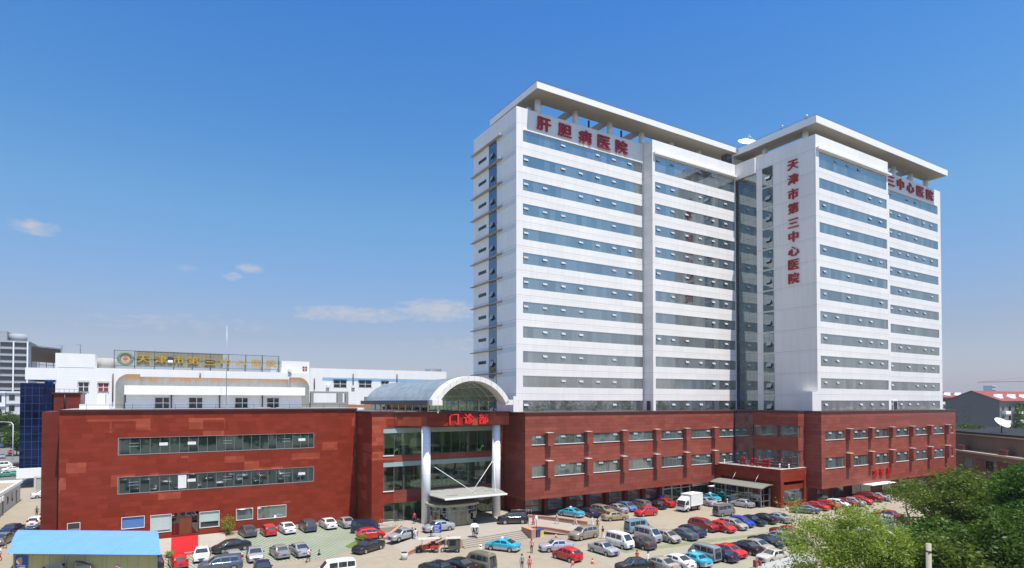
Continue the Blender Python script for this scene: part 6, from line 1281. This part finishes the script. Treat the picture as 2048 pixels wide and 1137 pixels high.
b = B(); b.box(2.58, 2.72, -.9, .9, .42, .62); b.build('bumper', M['sill'], tk, world=False); b = B(); b.box(2.6, 2.635, -.7, .7, .98, 1.2); b.build('grille', M['metal_dark'], tk, world=False); b = B(); b.add([(1.1, -.9, 2.13), (2.0, -.9, 2.13), (1.15, -.8, 2.6), (1.1, .9, 2.13), (2.0, .9, 2.13), (1.15, .8, 2.6)], [(0, 1, 2), (3, 5, 4), (1, 4, 5, 2), (0, 2, 5, 3)]); b.build('roof_deflector', M['box_cream'], tk, world=False)
# ------------------------------------------------------------------ tricycles
def wheel_part(par, x, y, r, w=.07):
    b = B(); pts = [(x + r * math.cos(a), y, r + r * math.sin(a)) for a in [2 * math.pi * i / 18 for i in range(19)]]; b.tube(pts, w, 6, caps=False); wo = b.build('wheel', M['rubber'], par, world=False)
    b = B(); b.tube([(x, y - .05, r), (x, y + .05, r)], .08, 8)
    for k in range(8): a = k * math.pi / 4; b.tube([(x, y, r), (x + r * .95 * math.cos(a), y, r + r * .95 * math.sin(a))], .012, 4)
    b.build('rim', M['rim'], wo, world=False)
t1 = thing('motor_tricycle', 'red motor tricycle with a tattered pale canopy beside the steps', 'tricycle', (30.1, 70.2, 0), R(168))
for x, y in ((1.15, 0), (-.9, .55), (-.9, -.55)): wheel_part(t1, x, y, .3)
b = B(); b.box(-1.35, -.2, -.5, .5, .55, .62); b.box(-1.35, -1.3, -.5, .5, .62, 1.05); b.box(-1.3, -.2, .47, .5, .62, .95); b.box(-1.3, -.2, -.5, -.47, .62, .95); b.box(-.2, .7, -.16, .16, .45, .62); b.prism_axis([(-.1, .62), (.75, .62), (.85, .9), (.35, 1.0), (-.1, .8)], -.2, .2, 'y'); b.build('body', PAINT['red'], t1, world=False)
b = B(); b.tube([(1.15, 0, .3), (.95, 0, 1.0)], .035, 6); b.tube([(.85, -.35, 1.08), (.95, 0, 1.0), (.85, .35, 1.08)], .02, 5); b.ball((1.08, 0, .92), .09); b.build('fork', M['metal_dark'], t1, world=False)
b = B(); b.box(-.15, .35, -.17, .17, .82, .92); b.box(-.9, -.45, -.4, .4, .63, 1.3); b.build('seat', M['black_trim'], t1, world=False)
b = B(); n_ = 8; v = []
rr = random.Random(8)
for i in range(n_ + 1):
    for j in range(5): v.append((-1.4 + 2.7 * i / n_, -.62 + 1.24 * j / 4, 1.78 + .10 * math.sin(j / 4 * math.pi) + rr.uniform(-.03, .03)))
b.add(v + [(x, y, z - .02) for x, y, z in v], [(i * 5 + j, i * 5 + j + 1, i * 5 + j + 6, i * 5 + j + 5) for i in range(n_) for j in range(4)] + [(45 + i * 5 + j, 45 + i * 5 + j + 5, 45 + i * 5 + j + 6, 45 + i * 5 + j + 1) for i in range(n_) for j in range(4)]); b.build('canopy', M['tarp'], t1, world=False)
b = B()
for x, y in ((-1.3, .5), (-1.3, -.5), (.75, .4), (.75, -.4)): b.tube([(x, y, .6), (x, y, 1.78)], .02, 5)
b.build('canopy_post', M['metal_grey'], t1, world=False)
t2 = thing('cabin_tricycle', 'dark green cabin tricycle with boxy canvas body beside the steps', 'tricycle', (32.7, 68.9, 0), R(158))
for x, y in ((1.0, 0), (-.75, .5), (-.75, -.5)): wheel_part(t2, x, y, .27)
b = B(); b.prism_axis([(-1.15, .45), (-1.15, 1.70), (.35, 1.75), (.50, 1.0), (.30, .45)], -.55, .55, 'y'); b.build('cabin', M['canvas_green'], t2, world=False)
b = B(); b.box(-1.25, .65, -.62, .62, 1.755, 1.82); b.build('roof', M['tarp'], t2, world=False)
for s in (1, -1): b = B(); b.box(-.55, .2, s * .553, s * .57, .95, 1.55); b.build('side_opening', M['underbody'], t2, world=False)
b = B(); b.tube([(1.0, 0, .27), (.75, 0, .95)], .035, 6); b.tube([(.65, -.3, 1.02), (.75, 0, .95), (.65, .3, 1.02)], .02, 5); b.box(.1, .8, -.14, .14, .4, .58); b.build('front_frame', M['metal_dark'], t2, world=False)
# motorbikes by the shop door
def bike(label, x, y, hd):
    t = thing('motor_scooter', label, 'scooter', (x, y, 0), R(hd), 'scooters by the glass shop door')
    for q in (.6, -.6): wheel_part(t, q, 0, .27, .06)
    b = B(); b.prism_axis([(-.75, .55), (-.7, .8), (-.05, .78), (.1, .42), (.38, .42), (.52, .95), (.6, .93), (.52, .5), (.3, .3), (-.4, .3)], -.13, .13, 'y'); b.build('body', M['metal_dark'], t, world=False)
    b = B(); b.tube([(.5, -.32, 1.05), (.56, 0, .98), (.5, .32, 1.05)], .02, 5); b.ball((.62, 0, .9), .09); b.build('handlebar', M['metal_grey'], t, world=False)
    b = B(); b.box(-.7, -.02, -.13, .13, .80, .87); b.build('seat', M['black_trim'], t, world=False)
for i, (dx, l) in enumerate(((0, 'dark scooter nearest to the white box truck by the shop door'), (-.85, 'dark scooter in the middle of three by the glass shop door'), (-1.7, 'dark scooter next to the red sedan by the glass shop door'))): bike(l, 82.6 + dx, 79.0 + .15 * i, 80 + 8 * i)
# ------------------------------------------------------------------ people
def person_mesh(pose):
    """skeleton grown into one continuous body with a skin modifier"""
    H = {'stand': dict(), 'walk': dict(l=.20), 'stride': dict(l=.30), 'raise': dict(arm=1)}[pose]; l = H.get('l', .03)
    V = [(0, 0, .93), (0, 0, 1.10), (.01, 0, 1.28), (.01, 0, 1.42), (.02, 0, 1.50), (.035, 0, 1.58), (.035, 0, 1.70)]; RD = [(.15, .11), (.135, .10), (.155, .11), (.13, .085), (.05, .05), (.088, .095), (.07, .08)]
    Ed = [(i, i + 1) for i in range(6)]; mats = {}
    def chain(p0, pts, rs):
        pr = p0
        for p, r_ in zip(pts, rs): V.append(p); RD.append((r_, r_)); Ed.append((pr, len(V) - 1)); pr = len(V) - 1
        return pr
    tips = []
    for s in (1, -1):
        f = l * s
        chain(0, [(0, .095 * s, .86), (f * .5 + .03, .10 * s, .50), (f - .02 * (f < 0), .10 * s, .10 + (.06 if f < -.1 else 0)), (f + .05, .10 * s, .045), (f + .17, .11 * s, .035)], [.085, .062, .046, .045, .032])
        sh_ = (.0, .175 * s, 1.41)
        if H.get('arm') and s > 0: e_, w_ = (.14, .25, 1.22), (.20, .16, 1.42)
        else: e_, w_ = (-f * .35 - .02, .235 * s, 1.14), (-f * .8 + .06, .245 * s, .90)
        k = chain(3, [sh_, e_, w_], [.058, .043, .032]); w = Vector(w_); d = (w - Vector(e_)).normalized(); tips.append((w, d, s))
        chain(k, [tuple(w + d * .08)], [.03])
    me = bpy.data.meshes.new('person'); me.from_pydata(V, Ed, []); o = bpy.data.objects.new('tmp', me); link(o); mo = o.modifiers.new('s', 'SKIN'); mo.use_smooth_shade = True
    for i, sv_ in enumerate(me.skin_vertices[0].data): sv_.radius = RD[i]; sv_.use_root = (i == 0)
    su = o.modifiers.new('u', 'SUBSURF'); su.levels = 1; su.render_levels = 1
    dg = bpy.context.evaluated_depsgraph_get(); dg.update(); m2 = bpy.data.meshes.new_from_object(o.evaluated_get(dg)); bpy.data.objects.remove(o)
    # fingers, thumb, nose and ears grown on the same mesh
    mb = B()
    for w, d, s in tips:
        a = d.orthogonal().normalized(); pal = w + d * .08; c = d.cross(a)
        for k in range(4): q = pal + a * (.018 * (k - 1.5)); ln = (.062, .075, .07, .052)[k]; mb.tube([q, q + d * ln * .55, q + d * ln + c * .012], [.0095, .009, .006], 5)
        q = w + d * .03 + a * .032; mb.tube([q, q + a * .025 + d * .03, q + a * .028 + d * .055], [.010, .009, .007], 5)
    mb.tube([(.115, 0, 1.635), (.142, 0, 1.60)], [.010, .017], 6)
    for s in (1, -1): mb.ball((.03, s * .098, 1.615), .028, 6, 5, sc=(.8, .4, 1.2))
    bm = bmesh.new(); bm.from_mesh(m2); t3 = mb.mesh('x', M['skin']); bm.from_mesh(t3); bm.to_mesh(m2); bm.free()
    m2.materials.clear(); [m2.materials.append(M['skin']) for _ in range(4)]; m2.name = 'person'
    for p in m2.polygons:
        c = p.center; i = 0
        if c.z > 1.47: i = 0
        elif abs(c.y) > .20 and c.z < 1.18 or (c.z < 1.0 and abs(c.y) > .195): i = 0
        elif c.z > .95: i = 1
        elif c.z > .075: i = 2
        else: i = 3
        p.material_index = i; p.use_smooth = True
    return m2
plain('skin', (.48, .27, .18), .6); plain('hair', (.015, .012, .011), .5); plain('shoe', (.03, .028, .026), .6)
CL = {}
for n_, c in dict(white=(.75, .75, .74), black=(.02, .02, .022), pink=(.70, .16, .18), red=(.55, .03, .03), grey=(.25, .27, .29), navy=(.03, .045, .10), beige=(.52, .46, .36), brown=(.12, .08, .05), lilac=(.45, .42, .62), denim=(.10, .16, .28), yellow=(.55, .42, .05), olive=(.14, .13, .08), pale=(.55, .58, .66)).items(): CL[n_] = plain('cloth_' + n_, c, .85, scale=8)
BODY = {p: person_mesh(p) for p in ('stand', 'walk', 'stride', 'raise')}
hb = B(); hb.ball((.022, 0, 1.675), .108, 14, 9, sc=(1.02, .92, 1.0)); HAIR = hb.mesh('hair', M['hair'])
bm = bmesh.new(); bm.from_mesh(HAIR); bmesh.ops.delete(bm, geom=[v for v in bm.verts if v.co.z < 1.62 - .35 * (v.co.x - .02) * -1 and v.co.x > .03 or v.co.z < 1.58], context='VERTS'); bm.to_mesh(HAIR); bm.free()
hl_ = B(); hl_.ball((.0, 0, 1.62), .118, 14, 9, sc=(.95, .98, 1.45)); LONGHAIR = hl_.mesh('hair', M['hair'])
bm = bmesh.new(); bm.from_mesh(LONGHAIR); bmesh.ops.delete(bm, geom=[v for v in bm.verts if v.co.x > .045 and v.co.z < 1.68], context='VERTS'); bm.to_mesh(LONGHAIR); bm.free()
sk_ = B(); sk_.tube([(0, 0, 1.02), (0, 0, .8), (0, 0, .52)], [.155, .21, .25], 14); SKIRT = sk_.mesh('skirt', CL['red'])
def person(label, x, y, z, hd, pose, top, bottom, s=1.0, hair='short', skirt=None, hat=None):
    t = bpy.data.objects.new('person', BODY[pose]); link(t); t.location = (x, y, z); t.rotation_euler = (0, 0, R(hd)); t.scale = (s, s, s); tag(t, label, 'person')
    for i, m_ in ((1, CL[top]), (2, CL[bottom] if skirt is None else M['skin']), (3, M['shoe'])): t.material_slots[i].link = 'OBJECT'; t.material_slots[i].material = m_
    h = bpy.data.objects.new('hair', LONGHAIR if hair == 'long' else HAIR); link(h); h.parent = t
    if skirt: k = bpy.data.objects.new('skirt', SKIRT); link(k); k.parent = t; k.material_slots[0].link = 'OBJECT'; k.material_slots[0].material = CL[skirt]
    if hat: b = B(); b.tube([(.03, 0, 1.70), (.03, 0, 1.715), (.03, 0, 1.72), (.03, 0, 1.80)], [.19, .19, .115, .09], 14); b.build('hat', CL[hat], t, world=False)
    return t
person('man in white shirt and dark trousers striding along the paver lot edge', 16.14, 73.30, 0, 200, 'stride', 'white', 'black', 1.0)
person('person in dark clothes walking at the tail of the compact silver sedan', 30.61, 76.74, 0.25, 60, 'walk', 'black', 'black', 0.95)
person('person in pale clothes walking beside the compact silver sedan', 30.82, 76.14, 0.25, 60, 'walk', 'white', 'pale', 0.95, hair='long')
person('person in white standing with a blue notice board by the silver sedan', 32.67, 75.09, 0.75, 250, 'stand', 'white', 'black', 0.95)
person('person in olive walking under a white umbrella on the entrance plaza', 37.40, 71.75, 0.75, 240, 'raise', 'olive', 'black', 0.98)
person('person in denim skirt sharing the white umbrella on the entrance plaza', 37.70, 71.43, 0.75, 240, 'walk', 'olive', 'denim', 0.95, hair='long', skirt='denim')
person('person in pink top and dark trousers walking in front of the steps', 41.17, 63.22, 0, 230, 'walk', 'pink', 'black', 1.0)
person('woman in pink skirt walking behind the round white sign post', 48.88, 74.58, 0.45, 330, 'walk', 'red', 'pink', 1.0, hair='long', skirt='pink')
person('person in beige walking across the curved ramp', 53.19, 74.59, 0.4, 150, 'stride', 'beige', 'beige', 0.98)
person('person in bright red shirt and pale trousers on the ramp', 55.77, 73.32, 0.2, 120, 'walk', 'red', 'white', 1.0)
person('man in grey shirt at the bottom edge of the yard', 36.04, 57.33, 0, 80, 'stand', 'grey', 'navy', 1.05)
person('woman in pink shirt beside the man in grey at the bottom edge', 36.55, 56.55, 0, 80, 'stand', 'pink', 'red', 0.98, hair='long')
person('person in pink and white at the bottom edge behind the round red car', 39.86, 52.96, 0, 100, 'stand', 'pink', 'white', 1.0)
person('person in white by the end of the red ramp wall', 57.41, 71.31, 0, 260, 'walk', 'white', 'white', 0.98)
person('man in brown clothes standing behind the champagne four wheel drive', 56.68, 69.19, 0, 250, 'stand', 'brown', 'olive', 1.05)
person('person in black top and pale trousers beside the champagne four wheel drive', 53.84, 64.58, 0, 90, 'walk', 'black', 'white', 1.0)
person('person in red top behind the long black sedan', 48.68, 52.23, 0, 250, 'stand', 'red', 'black', 1.0)
person('person in white shirt walking past the long black sedan', 49.21, 51.02, 0, 290, 'stand', 'white', 'navy', 1.0)
person('person in lilac with a pale hat behind the boxy grey minivan', 87.72, 71.04, 0, 120, 'stand', 'lilac', 'lilac', 1.0, hat='beige')
person('person in black with white bag at the corner pillar of the annex', 94.90, 64.64, 0, 330, 'walk', 'black', 'white', 1.0)
person('person in yellow top under the red overhang', 69.83, 86.20, 0, 200, 'stand', 'yellow', 'black', 1.0)
person('person in white under the red overhang behind the silver sedan', 71.84, 85.47, 0, 200, 'stand', 'white', 'grey', 1.0)
person('person with white hat behind the olive minivan', 34.25, 63.87, 0, 90, 'stand', 'white', 'grey', 1.0, hat='white')
person('person in dark clothes standing in the alley by the red block corner', -15.93, 125.25, 0, 90, 'stand', 'black', 'black', 1.0)
person('person in white standing in the alley beside the dark dressed one', -15.43, 126.41, 0, 270, 'stand', 'white', 'denim', 1.0)
person('person in pale pink walking far up the alley', -16.03, 132.42, 0, 100, 'walk', 'pale', 'pink', 1.0)
person('person in white shirt and red trousers at the end of the blue shed', -15.26, 93.03, 0, 200, 'walk', 'white', 'red', 1.0)
person('person in olive at the end of the blue shed beside the grey sedan', -16.01, 100.55, 0, 300, 'walk', 'brown', 'olive', 1.0)
person('person in dark red near the glass door inside the entrance', 33.99, 84.37, 0.75, 90, 'stand', 'red', 'black', 1.0)

# ------------------------------------------------------------------ street things
def cone(label, x, y, mat='cone_orange'):
    t = thing('traffic_cone', label, 'cone', (x, y, 0)); b = B(); b.tube([(0, 0, .04), (0, 0, .30)], [.17, .12], 14); b.tube([(0, 0, .42), (0, 0, .72)], [.097, .035], 14); b.build('body', M[mat], t, world=False)
    b = B(); b.box(-.22, .22, -.22, .22, 0, .04); b.build('base', M[mat], t, world=False); b = B(); b.tube([(0, 0, .302), (0, 0, .418)], [.119, .098], 14); b.build('band', M['white_trim'] if mat != 'black_trim' else M['metal_grey'], t, world=False)
cone('orange traffic cone standing alone before the pink ramp wall', 48.76, 68.6); cone('orange traffic cone on the pavers past the round red car', 44.6, 55.4); cone('dark cone on the striped pavers near the striding man', 18.07, 76.09, 'black_trim')
t = thing('waste_drum', 'grey stone waste drum at the near tip of the pink kerb wall', 'bin', (26.3, 68.5, 0)); b = B(); b.tube([(0, 0, 0), (0, 0, .25), (0, 0, .85)], [.30, .40, .46], 18); b.build('drum', M['concrete_pale'], t, world=False); b = B(); b.tube([(0, 0, .853), (0, 0, .87)], .40, 16); b.build('opening', M['underbody'], t, world=False)
for nm, lab, x, y, mt in (('litter_bin', 'dark blue bin at the end of the step cheek wall', 46.75, 70.2, 'bin_blue'), ('litter_bin', 'yellow bin beside the dark blue bin at the steps', 47.5, 70.5, 'bin_yellow')):
    t = thing(nm, lab, 'bin', (x, y, 0)); b = B(); b.prism_axis([(-.28, 0), (.28, 0), (.32, .95), (-.32, .95)], -.25, .25, 'y'); b.build('body', M[mt], t, world=False); b = B(); b.box(-.34, .34, -.29, .29, .953, 1.06); b.build('lid', M['bin_blue'], t, world=False)
t = thing('sign_post', 'slim post with a round white sign beside the dark blue bin', 'sign', (46.4, 70.0, 0)); b = B(); b.tube([(0, 0, 0), (0, 0, 2.75)], .035, 8); b.build('pole', M['metal_dark'], t, world=False)
b = B(); b.tube([(-.02, .03, 2.75), (.02, -.05, 2.75)], .32, 20); b.build('disc', M['white_trim'], t, world=False); b = B(); b.tube([(.022, -.052, 2.75), (.03, -.07, 2.75)], .2, 18); b.build('disc_centre', M['sill'], t, world=False)
t = thing('notice_board', 'blue notice board on a stand beside the silver sedan on the plaza', 'board', (33.35, 74.6, .75), R(-35)); b = B(); b.box(-.55, .55, -.03, .03, .55, 1.75); b.build('board', M['poster_blue'], t, world=False); b = B(); [b.box(-.40, .40 - .1 * (k % 3), -.042, -.032, 1.5 - k * .2, 1.56 - k * .2) for k in range(5)]; b.build('text_line', M['white_trim'], t, world=False)
b = B(); [b.tube([(s, 0, 0), (s, 0, .55)], .025, 6) for s in (-.45, .45)]; b.build('leg', M['metal_grey'], t, world=False)
t = thing('umbrella', 'white umbrella held over the couple on the entrance plaza', 'umbrella', (37.5, 71.72, 2.2)); v = []; f = []
for j in range(5):
    for i in range(16): a = math.pi * j / 8; v.append((.62 * math.sin(a) * math.cos(i * math.pi / 8), .62 * math.sin(a) * math.sin(i * math.pi / 8), .45 * math.cos(a)))
for j in range(4):
    for i in range(16): f.append((j * 16 + i, (j + 1) * 16 + i, (j + 1) * 16 + (i + 1) % 16, j * 16 + (i + 1) % 16))
b = B(); b.add(v, f, 0, True); b.build('canopy', CL['white'], t, world=False, fix=False); b = B(); b.tube([(0, 0, .5), (0, 0, -.25)], .012, 6); b.build('shaft', M['metal_dark'], t, world=False)
t = bpy.data.objects.new('hand_bag', B().box(-.16, .16, -.07, .07, 0, .32).tube([(-.1, 0, .32), (-.06, 0, .47), (.06, 0, .47), (.1, 0, .32)], .012, 5).mesh('hand_bag', CL['white'])); link(t); t.location = (94.95, 64.4, .5); tag(t, 'white bag carried by the person in black at the annex corner', 'bag')
t = thing('blue_bin', 'blue waste container against the dark shop front under the overhang', 'bin', (83.4, 83.0, 0)); b = B(); b.prism_axis([(-.45, .1), (.45, .1), (.55, 1.15), (-.55, 1.15)], -.4, .4, 'y'); b.build('body', M['poster_blue'], t, world=False); b = B(); b.box(-.6, .6, -.45, .45, 1.153, 1.25); b.build('lid', M['poster_blue'], t, world=False); b = B(); [b.tube([(x, -.42, .1), (x, .42, .1)], .1, 10) for x in (-.38, .38)]; b.build('caster', M['rubber'], t, world=False)
def railing(label, pts, h=1.0):
    t = thing('hand_railing', label, 'railing', pts[0]); b = B(); P = [Vector(p) for p in pts]
    for p, q in zip(P, P[1:]):
        n = max(2, int((q - p).length / .35))
        for z in (h, .15): b.tube([p + Vector((0, 0, z)), q + Vector((0, 0, z))], .03, 5)
        for i in range(n + 1): s = p.lerp(q, i / n); b.tube([s, s + Vector((0, 0, h))], .018, 4)
    b.build('rail', M['metal_grey'], t)
railing('grey steel railing on the plaza corner by the dark high car', [(49.6, 82.0, .75), (51.2, 80.9, .75), (52.2, 80.2, .75)]); railing('curved steel railing at the entrance beside the compact silver sedan', [(29.0, 85.6, .75), (30.8, 83.9, .75), (31.8, 83.4, .75)], .95)
def lamp(label, x, y, h, ang):
    t = thing('street_lamp', label, 'lamp', (x, y, 0)); d = Vector((math.cos(R(ang)), math.sin(R(ang)), 0)); b = B(); b.tube([(0, 0, 0), (0, 0, h * .93), d * h * .05 + Vector((0, 0, h * .985)), d * h * .25 + Vector((0, 0, h))], [.18, .12, .10, .07], 8); b.build('pole', M['column_white'], t, world=False)
    p = d * h * .25 + Vector((0, 0, h)); b = B(); b.bar(p, p + d * 1.5, .35, .16); b.build('lamp_head', M['sill'], t, world=False)
lamp('tall white street lamp arching over the far street', -38.5, 252, 12.5, 150); lamp('smaller street lamp farther along the street behind the first', -56, 395, 14, 150)
t = thing('delivery_trolley', 'small green handcart beside the guard booth by the porch', 'cart', (93.0, 78.9, 0), R(20)); b = B(); b.box(-.6, .6, -.4, .4, .4, 1.3); b.build('body', M['canvas_green'], t, world=False)
for s in (-.42, .42):
    b = B(); b.tube([(-.3, s, .22), (-.3, s * 1.1, .22)], .22, 14); b.build('wheel', M['rubber'], t, world=False)
b = B(); b.tube([(.6, -.3, .6), (1.0, -.3, 1.0), (1.0, .3, 1.0), (.6, .3, .6)], .02, 5); b.tube([(.3, 0, .4), (.3, 0, 0)], .03, 5); b.build('handle', M['metal_grey'], t, world=False)


# ------------------------------------------------------------------ air
b = B(); b.box(-4100, 5100, -900, 7100, -1.0, 79); hz = b.build('haze', bpy.data.materials.new('haze_air')); hz['kind'] = 'stuff'
hm = hz.data.materials[0]; hm.use_nodes = True; hm.node_tree.nodes.clear(); ho = hm.node_tree.nodes.new('ShaderNodeOutputMaterial'); hv = hm.node_tree.nodes.new('ShaderNodeVolumePrincipled')
hv.inputs['Color'].default_value = (.86, .90, 1.0, 1); hv.inputs['Density'].default_value = .00015; hv.inputs['Anisotropy'].default_value = .3; hm.node_tree.links.new(hv.outputs[0], ho.inputs['Volume'])
